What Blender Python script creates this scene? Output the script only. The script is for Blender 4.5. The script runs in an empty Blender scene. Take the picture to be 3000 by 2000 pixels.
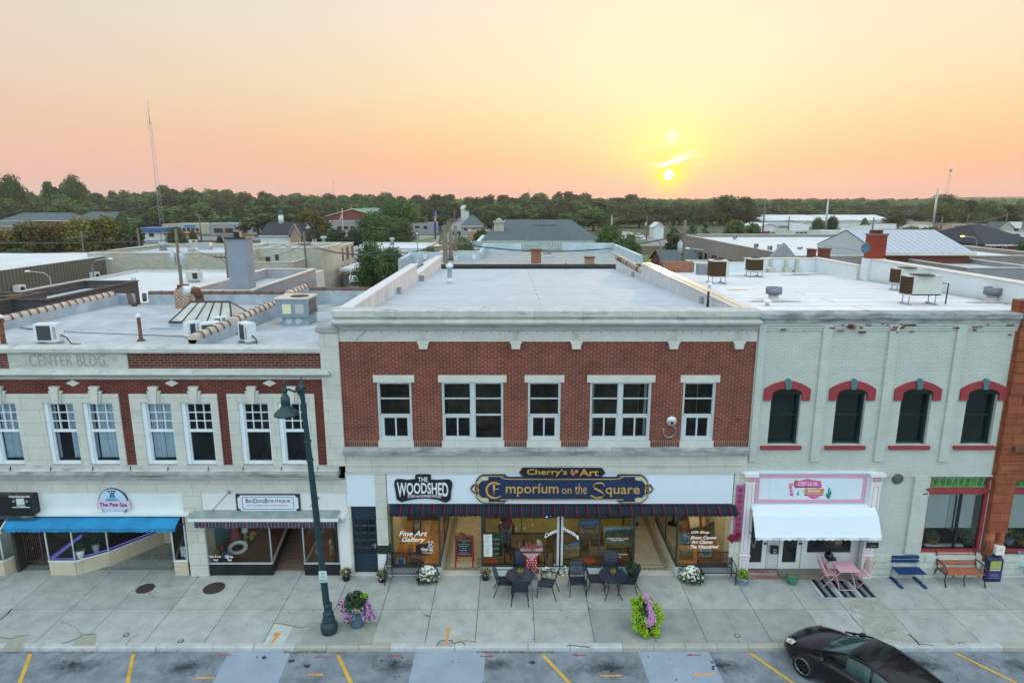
import bpy,math,random
from math import sin,cos,pi,radians,sqrt,atan2,floor
random.seed(7)
S=bpy.context.scene
COL=S.collection
# ---------------- camera
CH,CD,CP,CF=12.4,19.84,radians(12.18),1900.0
cd=bpy.data.cameras.new('camera');cam=bpy.data.objects.new('camera',cd);COL.objects.link(cam)
cam.location=(0,-CD,CH);cam.rotation_euler=(pi/2-CP,0,0)
cd.sensor_width=36;cd.lens=36*CF/3000;cd.clip_end=20000;cd.clip_start=.1
S.camera=cam
# ---------------- colour management
S.view_settings.view_transform='Standard';S.view_settings.look='None'
S.view_settings.exposure=0;S.view_settings.gamma=1
S.cycles.max_bounces=6;S.cycles.transparent_max_bounces=16;S.cycles.volume_bounces=1
# ---------------- sky (sunset ahead, bright dusk sky behind the camera)
SUN_AZ,SUN_EL=math.atan2(465,1986),radians(2.15)
SDIR=(sin(SUN_AZ)*cos(SUN_EL),cos(SUN_AZ)*cos(SUN_EL),sin(SUN_EL))
W=bpy.data.worlds.new('World');S.world=W;W.use_nodes=True
nt=W.node_tree;nt.nodes.clear()
def N(t,**k):
 n=nt.nodes.new(t)
 for a,b in k.items():setattr(n,a,b)
 return n
def L(a,b):nt.links.new(a,b)
def mth(op,a,b=None,c=None,clamp=False):
 n=N('ShaderNodeMath',operation=op);n.use_clamp=clamp
 for i,v in enumerate((a,b,c)):
  if v is None:continue
  if isinstance(v,(int,float)):n.inputs[i].default_value=v
  else:L(v,n.inputs[i])
 return n.outputs[0]
def ramp(fac,stops,interp='LINEAR'):
 n=N('ShaderNodeValToRGB');n.color_ramp.interpolation=interp;e=n.color_ramp.elements
 while len(e)>1:e.remove(e[0])
 e[0].position=stops[0][0];e[0].color=(*stops[0][1],1)
 for p,c in stops[1:]:
  q=e.new(p);q.color=(*c,1)
 L(fac,n.inputs[0]);return n.outputs[0]
def mix(f,a,b,mode='MIX'):
 n=N('ShaderNodeMixRGB',blend_type=mode)
 for i,v in enumerate((f,a,b)):
  if isinstance(v,(int,float)):n.inputs[i].default_value=v
  elif isinstance(v,tuple):n.inputs[i].default_value=(*v,1)
  else:L(v,n.inputs[i])
 return n.outputs[0]
def srgb(r,g,b):
 f=lambda c:(c/255/12.92)if c/255<=.04045 else((c/255+.055)/1.055)**2.4
 return(f(r),f(g),f(b))
tc=N('ShaderNodeTexCoord');nv=N('ShaderNodeVectorMath',operation='NORMALIZE');L(tc.outputs['Generated'],nv.inputs[0])
sp=N('ShaderNodeSeparateXYZ');L(nv.outputs[0],sp.inputs[0])
X_,Y_,Z_=sp.outputs
elev=mth('DIVIDE',mth('ARCSINE',Z_),pi/2)
elc=mth('MAXIMUM',elev,0)
d90=lambda d:d/90.
west=ramp(elc,[(0,srgb(250,186,168)),(d90(1.2),srgb(253,190,166)),(d90(3.2),srgb(255,196,152)),(d90(6),srgb(255,214,162)),(d90(9),srgb(253,228,184)),(d90(12.5),srgb(252,234,204)),(d90(16),srgb(250,236,218)),(d90(30),(.95,.98,.98)),(1,(1.12,1.25,1.36))])
left=ramp(elc,[(0,srgb(236,192,184)),(d90(2),srgb(242,192,178)),(d90(5),srgb(240,200,178)),(d90(9),srgb(236,212,192)),(d90(13),srgb(230,218,202)),(d90(16),srgb(222,218,210)),(d90(35),(.85,.93,.98)),(1,(1.05,1.22,1.34))])
azd=mth('ARCTAN2',X_,Y_)
lf=mth('MULTIPLY',mth('SUBTRACT',mth('MULTIPLY',azd,-1),.05),1.55,clamp=True)
lf2=mth('MULTIPLY',mth('SUBTRACT',mth('ABSOLUTE',mth('SUBTRACT',azd,.18)),.42),.9,clamp=True)
wl=mix(mth('MAXIMUM',lf,lf2),west,left)
# yellow core round the sun
dt=N('ShaderNodeVectorMath',operation='DOT_PRODUCT');L(nv.outputs[0],dt.inputs[0]);dt.inputs[1].default_value=SDIR
ang=mth('MULTIPLY',mth('ARCCOSINE',mth('MINIMUM',dt.outputs['Value'],.9999999)),180/pi)
azdeg=mth('MULTIPLY',mth('SUBTRACT',azd,SUN_AZ),180/pi)
eldeg=mth('MULTIPLY',elev,90)
# upper warm light column: elliptical, centred above the sun
ex=mth('DIVIDE',azdeg,4.6);ey=mth('DIVIDE',mth('SUBTRACT',eldeg,4.9),2.7)
col=mth('POWER',2.718,mth('MULTIPLY',mth('ADD',mth('MULTIPLY',ex,ex),mth('MULTIPLY',ey,ey)),-1))
wl=mix(mth('MULTIPLY',col,.78),wl,srgb(255,250,132))
ex=mth('DIVIDE',azdeg,15.0);ey=mth('DIVIDE',mth('SUBTRACT',eldeg,11.5),6.5)
col3=mth('POWER',2.718,mth('MULTIPLY',mth('ADD',mth('MULTIPLY',ex,ex),mth('MULTIPLY',ey,ey)),-1))
wl=mix(mth('MULTIPLY',col3,.7),wl,srgb(255,247,208))
near=mth('POWER',2.718,mth('MULTIPLY',mth('MULTIPLY',ang,ang),-.55))
wl=mix(mth('MULTIPLY',near,1.15,clamp=True),wl,srgb(255,253,70))
# thin cloud streaks
mp=N('ShaderNodeCombineXYZ');L(mth('MULTIPLY',azdeg,.24),mp.inputs[0]);L(mth('MULTIPLY',mth('SUBTRACT',eldeg,mth('MULTIPLY',azdeg,.14)),1.9),mp.inputs[1])
nz=N('ShaderNodeTexNoise');nz.inputs['Scale'].default_value=1.1;nz.inputs['Detail'].default_value=5;nz.inputs['Roughness'].default_value=.55;L(mp.outputs[0],nz.inputs['Vector'])
st=mth('MULTIPLY',mth('SUBTRACT',nz.outputs['Fac'],.56),9,clamp=True)
def gau(cx,cy,rx,ry):
 a=mth('DIVIDE',mth('SUBTRACT',azdeg,cx),rx);b=mth('DIVIDE',mth('SUBTRACT',eldeg,cy),ry)
 return mth('POWER',2.718,mth('MULTIPLY',mth('ADD',mth('MULTIPLY',a,a),mth('MULTIPLY',b,b)),-1))
wl=mix(mth('MULTIPLY',mth('MULTIPLY',st,gau(.4,3.9,3.6,1.7)),.75),wl,srgb(255,253,200))
wl=mix(mth('MULTIPLY',mth('MULTIPLY',st,gau(6,4.9,3.0,.9)),.5),wl,srgb(255,236,170))
tilt=mth('SUBTRACT',eldeg,mth('MULTIPLY',azdeg,.25))
def blob(cx,cy,rx,ry,amp,c=(1,1,.97)):
 global wl
 a=mth('DIVIDE',mth('SUBTRACT',azdeg,cx),rx);b=mth('DIVIDE',mth('SUBTRACT',tilt,cy),ry)
 g=mth('POWER',2.718,mth('MULTIPLY',mth('ADD',mth('MULTIPLY',a,a),mth('MULTIPLY',b,b)),-1))
 g=mth('MULTIPLY',mth('MULTIPLY',g,mth('ADD',mth('MULTIPLY',nz.outputs['Fac'],1.6),.3)),amp,clamp=True)
 wl=mix(g,wl,c)
blob(.15,3.1,.95,.16,2.2);blob(.9,3.25,.9,.13,1.2);blob(.1,5.35,.38,.3,1.0);blob(0,4.75,.8,.07,.6)
blob(-2.7,4.1,1.1,.1,.5,srgb(255,250,120));blob(2.6,3.1,.9,.12,.5,srgb(255,250,130))
disc=mth('MULTIPLY',mth('SUBTRACT',.46,ang),7,clamp=True)
wl=mix(disc,wl,(3.0,2.8,2.2))
# sky behind and above the camera
east=ramp(elc,[(0,(.80,.92,.96)),(d90(12),(1.08,1.24,1.28)),(d90(32),(1.72,1.95,2.02)),(d90(55),(1.72,1.95,2.05)),(1,(1.25,1.4,1.5))])
be=mth('MULTIPLY',mth('SUBTRACT',.35,Y_),1.6,clamp=True)
allc=mix(be,wl,mix(1.0,east,(1.0,1.02,1.02),'MULTIPLY'))
nis=N('ShaderNodeTexSky',sky_type='NISHITA');nis.sun_disc=False;nis.sun_elevation=SUN_EL;nis.sun_rotation=SUN_AZ;nis.dust_density=2.5
bg1=N('ShaderNodeBackground');L(nis.outputs[0],bg1 .inputs[0]);bg1 .inputs[1].default_value=.012
bg2=N('ShaderNodeBackground');L(allc,bg2 .inputs[0]);bg2 .inputs[1].default_value=.96
ad=N('ShaderNodeAddShader');L(bg1 .outputs[0],ad.inputs[0]);L(bg2 .outputs[0],ad.inputs[1])
wo=N('ShaderNodeOutputWorld');L(ad.outputs[0],wo.inputs[0])
# ---------------- sun lamp (hazy setting sun)
sl=bpy.data.lights.new('sun','SUN');so=bpy.data.objects.new('sun',sl);COL.objects.link(so)
sl.energy=1.6;sl.angle=radians(.6);sl.color=(1,.55,.25)
so.rotation_euler=(radians(90)-SUN_EL,0,pi-SUN_AZ)
# ================= helpers
def ray(px,py):
 u=(px-1500)/CF;v=(py-1000)/CF
 return u,cos(CP)-v*sin(CP),-sin(CP)-v*cos(CP)
def F(px,py,y=0.):
 a,b,c=ray(px,py);t=(y+CD)/b
 return a*t,CH+c*t
def G(px,py,z=0.):
 a,b,c=ray(px,py);t=(z-CH)/c
 return a*t,-CD+b*t
class MB:
 def __init__(s):s.v=[];s.f=[];s.m=[];s.sm=[]
 def face(s,pts,m=0,smooth=False):
  b=len(s.v);s.v+=[tuple(p)for p in pts];s.f.append(tuple(range(b,b+len(pts))));s.m.append(m);s.sm.append(smooth);return s
 def idx(s,vs,fs,m=0,smooth=False):
  b=len(s.v);s.v+=[tuple(p)for p in vs]
  for f in fs:s.f.append(tuple(b+i for i in f));s.m.append(m);s.sm.append(smooth)
  return s
 def box(s,x0,x1,y0,y1,z0,z1,m=0):
  if x0>x1:x0,x1=x1,x0
  if y0>y1:y0,y1=y1,y0
  if z0>z1:z0,z1=z1,z0
  v=[(x0,y0,z0),(x1,y0,z0),(x1,y1,z0),(x0,y1,z0),(x0,y0,z1),(x1,y0,z1),(x1,y1,z1),(x0,y1,z1)]
  return s.idx(v,[(0,3,2,1),(4,5,6,7),(0,1,5,4),(1,2,6,5),(2,3,7,6),(3,0,4,7)],m)
 def obox(s,c,ux,uy,hx,hy,z0,z1,m=0):
  vs=[]
  for z in(z0,z1):
   for a,b in((-1,-1),(1,-1),(1,1),(-1,1)):
    vs.append((c[0]+a*hx*ux-b*hy*uy,c[1]+a*hx*uy+b*hy*ux,z))
  return s.idx(vs,[(0,3,2,1),(4,5,6,7),(0,1,5,4),(1,2,6,5),(2,3,7,6),(3,0,4,7)],m)
 def bar(s,p,q,w,d=None,m=0):
  return s.tube([p,q],w*.5 if d is None else w*.5,4,m,cap=True,smooth=False,rot=pi/4)
 def tube(s,pts,r,n=8,m=0,cap=True,smooth=True,rot=0.):
  k=len(pts);rs=r if isinstance(r,(list,tuple))else[r]*k
  rings=[];prev=None
  for i,p in enumerate(pts):
   a=pts[max(i-1,0)];b=pts[min(i+1,k-1)]
   d=[b[j]-a[j]for j in range(3)];l=sqrt(sum(t*t for t in d))or 1;d=[t/l for t in d]
   up=(0,0,1)if abs(d[2])<.95 else(0,1,0)
   e=(up[1]*d[2]-up[2]*d[1],up[2]*d[0]-up[0]*d[2],up[0]*d[1]-up[1]*d[0]);l=sqrt(sum(t*t for t in e));e=[t/l for t in e]
   g=(d[1]*e[2]-d[2]*e[1],d[2]*e[0]-d[0]*e[2],d[0]*e[1]-d[1]*e[0])
   if prev and sum(e[j]*prev[j]for j in range(3))<0:e=[-t for t in e];g=[-t for t in g]
   prev=e
   rings.append([tuple(p[j]+rs[i]*(cos(rot+2*pi*q/n)*e[j]+sin(rot+2*pi*q/n)*g[j])for j in range(3))for q in range(n)])
  b=len(s.v)
  for rg in rings:s.v+=rg
  for i in range(k-1):
   for q in range(n):
    s.f.append((b+i*n+q,b+i*n+(q+1)%n,b+(i+1)*n+(q+1)%n,b+(i+1)*n+q));s.m.append(m);s.sm.append(smooth)
  if cap:
   s.f.append(tuple(b+q for q in range(n))[::-1]);s.m.append(m);s.sm.append(False)
   s.f.append(tuple(b+(k-1)*n+q for q in range(n)));s.m.append(m);s.sm.append(False)
  return s
 def lathe(s,cx,cy,prof,n=20,m=0,smooth=True,cap=True,jit=0.):
  b=len(s.v);k=len(prof)
  for r,z in prof:
   for q in range(n):
    rr=r*(1+jit*random.uniform(-1,1));s.v.append((cx+rr*cos(2*pi*q/n),cy+rr*sin(2*pi*q/n),z))
  for i in range(k-1):
   for q in range(n):
    s.f.append((b+i*n+q,b+i*n+(q+1)%n,b+(i+1)*n+(q+1)%n,b+(i+1)*n+q));s.m.append(m);s.sm.append(smooth)
  if cap:
   s.f.append(tuple(b+q for q in range(n))[::-1]);s.m.append(m);s.sm.append(False)
   s.f.append(tuple(b+(k-1)*n+q for q in range(n)));s.m.append(m);s.sm.append(False)
  return s
 def prism(s,pts,y0,y1,m=0):
  n=len(pts);area=sum(pts[i][0]*pts[(i+1)%n][1]-pts[(i+1)%n][0]*pts[i][1]for i in range(n))
  if area<0:pts=pts[::-1]
  a=[(x,y0,z)for x,z in pts];b=[(x,y1,z)for x,z in pts]
  s.face(a,m);s.face(b[::-1],m)
  for i in range(n):s.face([a[(i+1)%n],a[i],b[i],b[(i+1)%n]],m)
  return s
 def slab(s,pts,z0,z1,m=0):
  n=len(pts);area=sum(pts[i][0]*pts[(i+1)%n][1]-pts[(i+1)%n][0]*pts[i][1]for i in range(n))
  if area<0:pts=pts[::-1]
  a=[(x,y,z0)for x,y in pts];b=[(x,y,z1)for x,y in pts]
  s.face(a[::-1],m);s.face(b,m)
  for i in range(n):s.face([a[i],a[(i+1)%n],b[(i+1)%n],b[i]],m)
  return s
 def ball(s,c,r,n=8,m=0,sq=1.,rx=1.):
  k=max(4,n//2)
  prof=[(max(r*sin(pi*i/k),.001),c[2]-r*sq*cos(pi*i/k))for i in range(k+1)]
  return s.lathe(c[0],c[1],prof,n,m,cap=False)
 def xf(s,fn):s.v=[fn(*p)for p in s.v];return s
 def build(s,name,mat,parent=None,abs_=True,label=None):
  off=(0.,0.,0.)
  if parent is not None and abs_:
   o=parent;
   while o is not None:off=tuple(off[i]+o.location[i]for i in range(3));o=o.parent
  me=bpy.data.meshes.new(name)
  me.from_pydata([(x-off[0],y-off[1],z-off[2])for x,y,z in s.v],[],s.f)
  for mm in(mat if isinstance(mat,(list,tuple))else[mat]):me.materials.append(mm)
  me.polygons.foreach_set('material_index',s.m);me.polygons.foreach_set('use_smooth',s.sm)
  me.update()
  o=bpy.data.objects.new(name,me);COL.objects.link(o)
  if parent is not None:o.parent=parent
  if label:o['label']=label
  return o
def thing(name,label,cat,loc=(0,0,0),group=None,rz=0.):
 o=bpy.data.objects.new(name,None);COL.objects.link(o);o.location=loc;o.rotation_euler=(0,0,rz);o.empty_display_size=.1
 o['label']=label;o['category']=cat
 if group:o['group']=group
 return o
def tag(o,label,cat,group=None):
 o['label']=label;o['category']=cat
 if group:o['group']=group
 return o
def struct(o,kind='structure'):o['kind']=kind;return o
def dup(root,loc,rz=None,label=None,group=None,sc=None):
 def cp(o,par):
  c=o.copy();COL.objects.link(c);c.parent=par
  for ch in o.children:cp(ch,c)
  return c
 c=cp(root,None);c.location=loc
 if rz is not None:c.rotation_euler=(0,0,rz)
 if sc is not None:c.scale=sc if isinstance(sc,tuple)else(sc,sc,sc)
 if label:c['label']=label
 if group:c['group']=group
 return c
def holed(mb,x0,x1,z0,z1,y,holes,depth,m=0,mr=None):
 """front wall skin at y (facing -y) with openings (hx0,hx1,hz0,hz1) and their reveals"""
 mr=m if mr is None else mr
 xs=sorted({x0,x1,*[h[0]for h in holes],*[h[1]for h in holes]});zs=sorted({z0,z1,*[h[2]for h in holes],*[h[3]for h in holes]})
 for i in range(len(xs)-1):
  for j in range(len(zs)-1):
   cx,cz=(xs[i]+xs[i+1])/2,(zs[j]+zs[j+1])/2
   if any(h[0]<cx<h[1]and h[2]<cz<h[3]for h in holes):continue
   mb.face([(xs[i],y,zs[j]),(xs[i+1],y,zs[j]),(xs[i+1],y,zs[j+1]),(xs[i],y,zs[j+1])],m)
 for a,b,c,d in holes:
  e=y+depth
  mb.face([(a,y,c),(a,e,c),(b,e,c),(b,y,c)][::-1],mr);mb.face([(a,y,d),(b,y,d),(b,e,d),(a,e,d)][::-1],mr)
  mb.face([(a,y,c),(a,y,d),(a,e,d),(a,e,c)][::-1],mr);mb.face([(b,y,c),(b,e,c),(b,e,d),(b,y,d)][::-1],mr)
# ---------------- text
def textmesh(s,spacing=1.,bold=0.,shear=0.):
 c=bpy.data.curves.new('t','FONT');c.body=s;c.size=1;c.space_character=spacing;c.offset=bold;c.shear=shear;c.resolution_u=3
 o=bpy.data.objects.new('t',c);COL.objects.link(o);dg=bpy.context.evaluated_depsgraph_get()
 me=bpy.data.meshes.new_from_object(o.evaluated_get(dg));bpy.data.objects.remove(o);bpy.data.curves.remove(c)
 vs=[tuple(v.co)for v in me.vertices];fs=[tuple(p.vertices)for p in me.polygons];bpy.data.meshes.remove(me)
 return vs,fs
def text(mb,s,x0,x1,z0,z1,y,m=0,spacing=1.,bold=0.,shear=0.,warp=None,th=0.012,flat=False):
 """letters fitted into the box, standing on the plane y, th proud of it"""
 vs,fs=textmesh(s,spacing,bold,shear)
 if not vs:return mb
 a0=min(v[0]for v in vs);a1=max(v[0]for v in vs);b0=min(v[1]for v in vs);b1=max(v[1]for v in vs)
 out=[]
 for v in vs:
  fx=(v[0]-a0)/(a1-a0);fz=(v[1]-b0)/(b1-b0)
  x,z=x0+(x1-x0)*fx,z0+(z1-z0)*fz
  if warp:x,z=warp(fx,fz)
  out.append((x,z))
 if flat:return mb.idx([(x,z,y)for x,z in out],fs,m)
 mb.idx([(x,y-th,z)for x,z in out],fs,m)
 from collections import Counter
 e=Counter()
 for f in fs:
  for i in range(len(f)):e[(f[i],f[(i+1)%len(f)])]+=1
 if th>.004:
  for(a,b)in e:
   if(b,a)not in e:mb.face([(out[a][0],y-th,out[a][1]),(out[b][0],y-th,out[b][1]),(out[b][0],y,out[b][1]),(out[a][0],y,out[a][1])][::-1],m)
 return mb
# ---------------- materials
_M={}
def M(name,col,rough=.8,var=.12,scale=3.,metal=0.,bump=0.,bscale=None,spec=.4,emit=None,alpha=None,streak=None,col2=None,coat=0.):
 if name in _M:return _M[name]
 m=bpy.data.materials.new(name);m.use_nodes=True;t=m.node_tree;b=t.nodes['Principled BSDF']
 b.inputs['Roughness'].default_value=rough;b.inputs['Metallic'].default_value=metal;b.inputs['Specular IOR Level'].default_value=spec
 b.inputs['Coat Weight'].default_value=coat
 if emit:b.inputs['Emission Color'].default_value=(*emit[:3],1);b.inputs['Emission Strength'].default_value=emit[3]
 tcn=t.nodes.new('ShaderNodeTexCoord')
 nz=t.nodes.new('ShaderNodeTexNoise');nz.inputs['Scale'].default_value=scale;nz.inputs['Detail'].default_value=6;nz.inputs['Roughness'].default_value=.6
 t.links.new(tcn.outputs['Object'],nz.inputs['Vector'])
 rp=t.nodes.new('ShaderNodeValToRGB');e=rp.color_ramp.elements
 c2=col2 or tuple(min(1,c*(1+var))for c in col)
 e[0].position=.3;e[1].position=.72;e[0].color=(*[c*(1-var)for c in col],1);e[1].color=(*c2,1)
 t.links.new(nz.outputs['Fac'],rp.inputs[0]);out=rp.outputs[0]
 if streak:
  scol,amt,thr,sx,sz=streak
  mp=t.nodes.new('ShaderNodeMapping');mp.inputs['Scale'].default_value=(sx,sx,sz);t.links.new(tcn.outputs['Object'],mp.inputs[0])
  n2=t.nodes.new('ShaderNodeTexNoise');n2 .inputs['Scale'].default_value=1;n2 .inputs['Detail'].default_value=7;n2 .inputs['Roughness'].default_value=.68;t.links.new(mp.outputs[0],n2 .inputs['Vector'])
  mr=t.nodes.new('ShaderNodeMapRange');mr.inputs['From Min'].default_value=thr;mr.inputs['From Max'].default_value=thr+.16;mr.inputs['To Max'].default_value=amt
  t.links.new(n2 .outputs['Fac'],mr.inputs['Value'])
  mx=t.nodes.new('ShaderNodeMixRGB');t.links.new(mr.outputs[0],mx.inputs[0]);t.links.new(out,mx.inputs[1]);mx.inputs[2].default_value=(*scol,1);out=mx.outputs[0]
 t.links.new(out,b.inputs['Base Color'])
 if bump:
  n3=t.nodes.new('ShaderNodeTexNoise');n3 .inputs['Scale'].default_value=bscale or scale*6;n3 .inputs['Detail'].default_value=4;t.links.new(tcn.outputs['Object'],n3 .inputs['Vector'])
  bp=t.nodes.new('ShaderNodeBump');bp.inputs['Strength'].default_value=bump;bp.inputs['Distance'].default_value=.03
  t.links.new(n3 .outputs['Fac'],bp.inputs['Height']);t.links.new(bp.outputs[0],b.inputs['Normal'])
 if alpha is not None:b.inputs['Alpha'].default_value=alpha
 _M[name]=m;return m
def wallvec(t,tcn):
 sp=t.nodes.new('ShaderNodeSeparateXYZ');t.links.new(tcn.outputs['Object'],sp.inputs[0])
 ad=t.nodes.new('ShaderNodeMath');ad.operation='ADD';t.links.new(sp.outputs[0],ad.inputs[0]);t.links.new(sp.outputs[1],ad.inputs[1])
 cb=t.nodes.new('ShaderNodeCombineXYZ');t.links.new(ad.outputs[0],cb.inputs[0]);t.links.new(sp.outputs[2],cb.inputs[1]);return cb.outputs[0]
def brick(name,c1,c2,mortar,bw=.21,bh=.07,ms=.011,rough=.85,var=.25,stain=None,bump=.5,flat=False,offset=.5,msm=.1,chip=None):
 if name in _M:return _M[name]
 m=bpy.data.materials.new(name);m.use_nodes=True;t=m.node_tree;b=t.nodes['Principled BSDF'];b.inputs['Roughness'].default_value=rough
 b.inputs['Specular IOR Level'].default_value=.25
 tcn=t.nodes.new('ShaderNodeTexCoord');vec=tcn.outputs['Object']if flat else wallvec(t,tcn)
 br=t.nodes.new('ShaderNodeTexBrick');br.offset=offset;br.inputs['Scale'].default_value=1;br.inputs['Brick Width'].default_value=bw;br.inputs['Row Height'].default_value=bh
 br.inputs['Mortar Size'].default_value=ms;br.inputs['Mortar Smooth'].default_value=msm;br.inputs['Bias'].default_value=-.1
 br.inputs['Color1'].default_value=(*c1,1);br.inputs['Color2'].default_value=(*c2,1);br.inputs['Mortar'].default_value=(*mortar,1);t.links.new(vec,br.inputs['Vector'])
 nz=t.nodes.new('ShaderNodeTexNoise');nz.inputs['Scale'].default_value=1.3;nz.inputs['Detail'].default_value=8;nz.inputs['Roughness'].default_value=.7;t.links.new(tcn.outputs['Object'],nz.inputs['Vector'])
 mr=t.nodes.new('ShaderNodeMapRange');mr.inputs['From Min'].default_value=.3;mr.inputs['From Max'].default_value=.7;mr.inputs['To Min'].default_value=1-var;mr.inputs['To Max'].default_value=1+var
 t.links.new(nz.outputs['Fac'],mr.inputs['Value'])
 mx=t.nodes.new('ShaderNodeMixRGB');mx.blend_type='MULTIPLY';mx.inputs[0].default_value=1;t.links.new(br.outputs['Color'],mx.inputs[1]);t.links.new(mr.outputs[0],mx.inputs[2]);out=mx.outputs[0]
 if stain:
  scol,amt,thr,sx,sz=stain
  mp=t.nodes.new('ShaderNodeMapping');mp.inputs['Scale'].default_value=(sx,sx,sz);t.links.new(tcn.outputs['Object'],mp.inputs[0])
  n2=t.nodes.new('ShaderNodeTexNoise');n2 .inputs['Scale'].default_value=1;n2 .inputs['Detail'].default_value=7;n2 .inputs['Roughness'].default_value=.66;t.links.new(mp.outputs[0],n2 .inputs['Vector'])
  m2=t.nodes.new('ShaderNodeMapRange');m2 .inputs['From Min'].default_value=thr;m2 .inputs['From Max'].default_value=thr+.18;m2 .inputs['To Max'].default_value=amt;t.links.new(n2 .outputs['Fac'],m2 .inputs['Value'])
  x2=t.nodes.new('ShaderNodeMixRGB');t.links.new(m2 .outputs[0],x2 .inputs[0]);t.links.new(out,x2 .inputs[1]);x2 .inputs[2].default_value=(*scol,1);out=x2 .outputs[0]
 t.links.new(out,b.inputs['Base Color'])
 if bump:
  iv=t.nodes.new('ShaderNodeMath');iv.operation='SUBTRACT';iv.inputs[0].default_value=1;t.links.new(br.outputs['Fac'],iv.inputs[1])
  bp=t.nodes.new('ShaderNodeBump');bp.inputs['Strength'].default_value=bump;bp.inputs['Distance'].default_value=.01;t.links.new(iv.outputs[0],bp.inputs['Height']);t.links.new(bp.outputs[0],b.inputs['Normal'])
 _M[name]=m;return m
def bands(name,cols,period,axis='X',rough=.8,soft=False,tilt=0.):
 """repeating stripes along one object axis; cols = [(start 0..1, colour)]"""
 m=bpy.data.materials.new(name);m.use_nodes=True;t=m.node_tree;b=t.nodes['Principled BSDF'];b.inputs['Roughness'].default_value=rough;b.inputs['Specular IOR Level'].default_value=.2
 tcn=t.nodes.new('ShaderNodeTexCoord');sp=t.nodes.new('ShaderNodeSeparateXYZ');t.links.new(tcn.outputs['Object'],sp.inputs[0])
 d=t.nodes.new('ShaderNodeMath');d.operation='DIVIDE';t.links.new(sp.outputs['XYZ'.index(axis)],d.inputs[0]);d.inputs[1].default_value=period
 fr=t.nodes.new('ShaderNodeMath');fr.operation='FRACT';t.links.new(d.outputs[0],fr.inputs[0])
 rp=t.nodes.new('ShaderNodeValToRGB');rp.color_ramp.interpolation='LINEAR' if soft else 'CONSTANT';e=rp.color_ramp.elements
 e[0].position=0;e[0].color=(*cols[0][1],1);e[1].position=cols[1][0];e[1].color=(*cols[1][1],1)
 for p,c in cols[2:]:
  q=e.new(p);q.color=(*c,1)
 t.links.new(fr.outputs[0],rp.inputs[0])
 nz=t.nodes.new('ShaderNodeTexNoise');nz.inputs['Scale'].default_value=4;nz.inputs['Detail'].default_value=5;t.links.new(tcn.outputs['Object'],nz.inputs['Vector'])
 mr=t.nodes.new('ShaderNodeMapRange');mr.inputs['To Min'].default_value=.75;mr.inputs['To Max'].default_value=1.2;t.links.new(nz.outputs['Fac'],mr.inputs['Value'])
 mx=t.nodes.new('ShaderNodeMixRGB');mx.blend_type='MULTIPLY';mx.inputs[0].default_value=1;t.links.new(rp.outputs[0],mx.inputs[1]);t.links.new(mr.outputs[0],mx.inputs[2])
 t.links.new(mx.outputs[0],b.inputs['Base Color']);return m
def glassmat(name='window_glass',tint=(.86,.93,.92),refl=1.):
 m=bpy.data.materials.new(name);m.use_nodes=True;t=m.node_tree;t.nodes.clear()
 o=t.nodes.new('ShaderNodeOutputMaterial');tr=t.nodes.new('ShaderNodeBsdfTransparent');tr.inputs[0].default_value=(*tint,1)
 gl=t.nodes.new('ShaderNodeBsdfGlossy');gl.inputs['Roughness'].default_value=.02;fr=t.nodes.new('ShaderNodeFresnel');fr.inputs[0].default_value=1.45
 mx=t.nodes.new('ShaderNodeMixShader');t.links.new(fr.outputs[0],mx.inputs[0]);t.links.new(tr.outputs[0],mx.inputs[1]);t.links.new(gl.outputs[0],mx.inputs[2]);t.links.new(mx.outputs[0],o.inputs[0]);return m
def leafmat(name,c1,c2,c3=None,trans=.25):
 m=bpy.data.materials.new(name);m.use_nodes=True;t=m.node_tree;b=t.nodes['Principled BSDF'];b.inputs['Roughness'].default_value=.6;b.inputs['Specular IOR Level'].default_value=.25
 at=t.nodes.new('ShaderNodeAttribute');at.attribute_name='tone'
 oi=t.nodes.new('ShaderNodeObjectInfo')
 rp=t.nodes.new('ShaderNodeValToRGB');e=rp.color_ramp.elements;e[0].color=(*c1,1);e[1].color=(*c2,1)
 if c3:q=e.new(.85);q.color=(*c2,1);e[2].color=(*c3,1)
 t.links.new(at.outputs['Fac'],rp.inputs[0])
 hs=t.nodes.new('ShaderNodeHueSaturation');t.links.new(rp.outputs[0],hs.inputs['Color'])
 mr=t.nodes.new('ShaderNodeMapRange');mr.inputs['To Min'].default_value=.478;mr.inputs['To Max'].default_value=.515;t.links.new(oi.outputs['Random'],mr.inputs['Value']);t.links.new(mr.outputs[0],hs.inputs['Hue'])
 m2=t.nodes.new('ShaderNodeMapRange');m2 .inputs['To Min'].default_value=.6;m2 .inputs['To Max'].default_value=1.35
 mu=t.nodes.new('ShaderNodeMath');mu.operation='MULTIPLY';mu.inputs[1].default_value=7.31;t.links.new(oi.outputs['Random'],mu.inputs[0]);fr=t.nodes.new('ShaderNodeMath');fr.operation='FRACT';t.links.new(mu.outputs[0],fr.inputs[0])
 t.links.new(fr.outputs[0],m2 .inputs['Value']);t.links.new(m2 .outputs[0],hs.inputs['Value'])
 t.links.new(hs.outputs[0],b.inputs['Base Color'])
 tl=t.nodes.new('ShaderNodeBsdfTranslucent');t.links.new(hs.outputs[0],tl.inputs[0]);mx=t.nodes.new('ShaderNodeMixShader');mx.inputs[0].default_value=trans
 t.links.new(b.outputs[0],mx.inputs[1]);t.links.new(tl.outputs[0],mx.inputs[2]);t.links.new(mx.outputs[0],t.nodes['Material Output'].inputs[0]);return m
def set_tone(o,vals):
 a=o.data.attributes.new('tone','FLOAT','FACE');a.data.foreach_set('value',vals)
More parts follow.
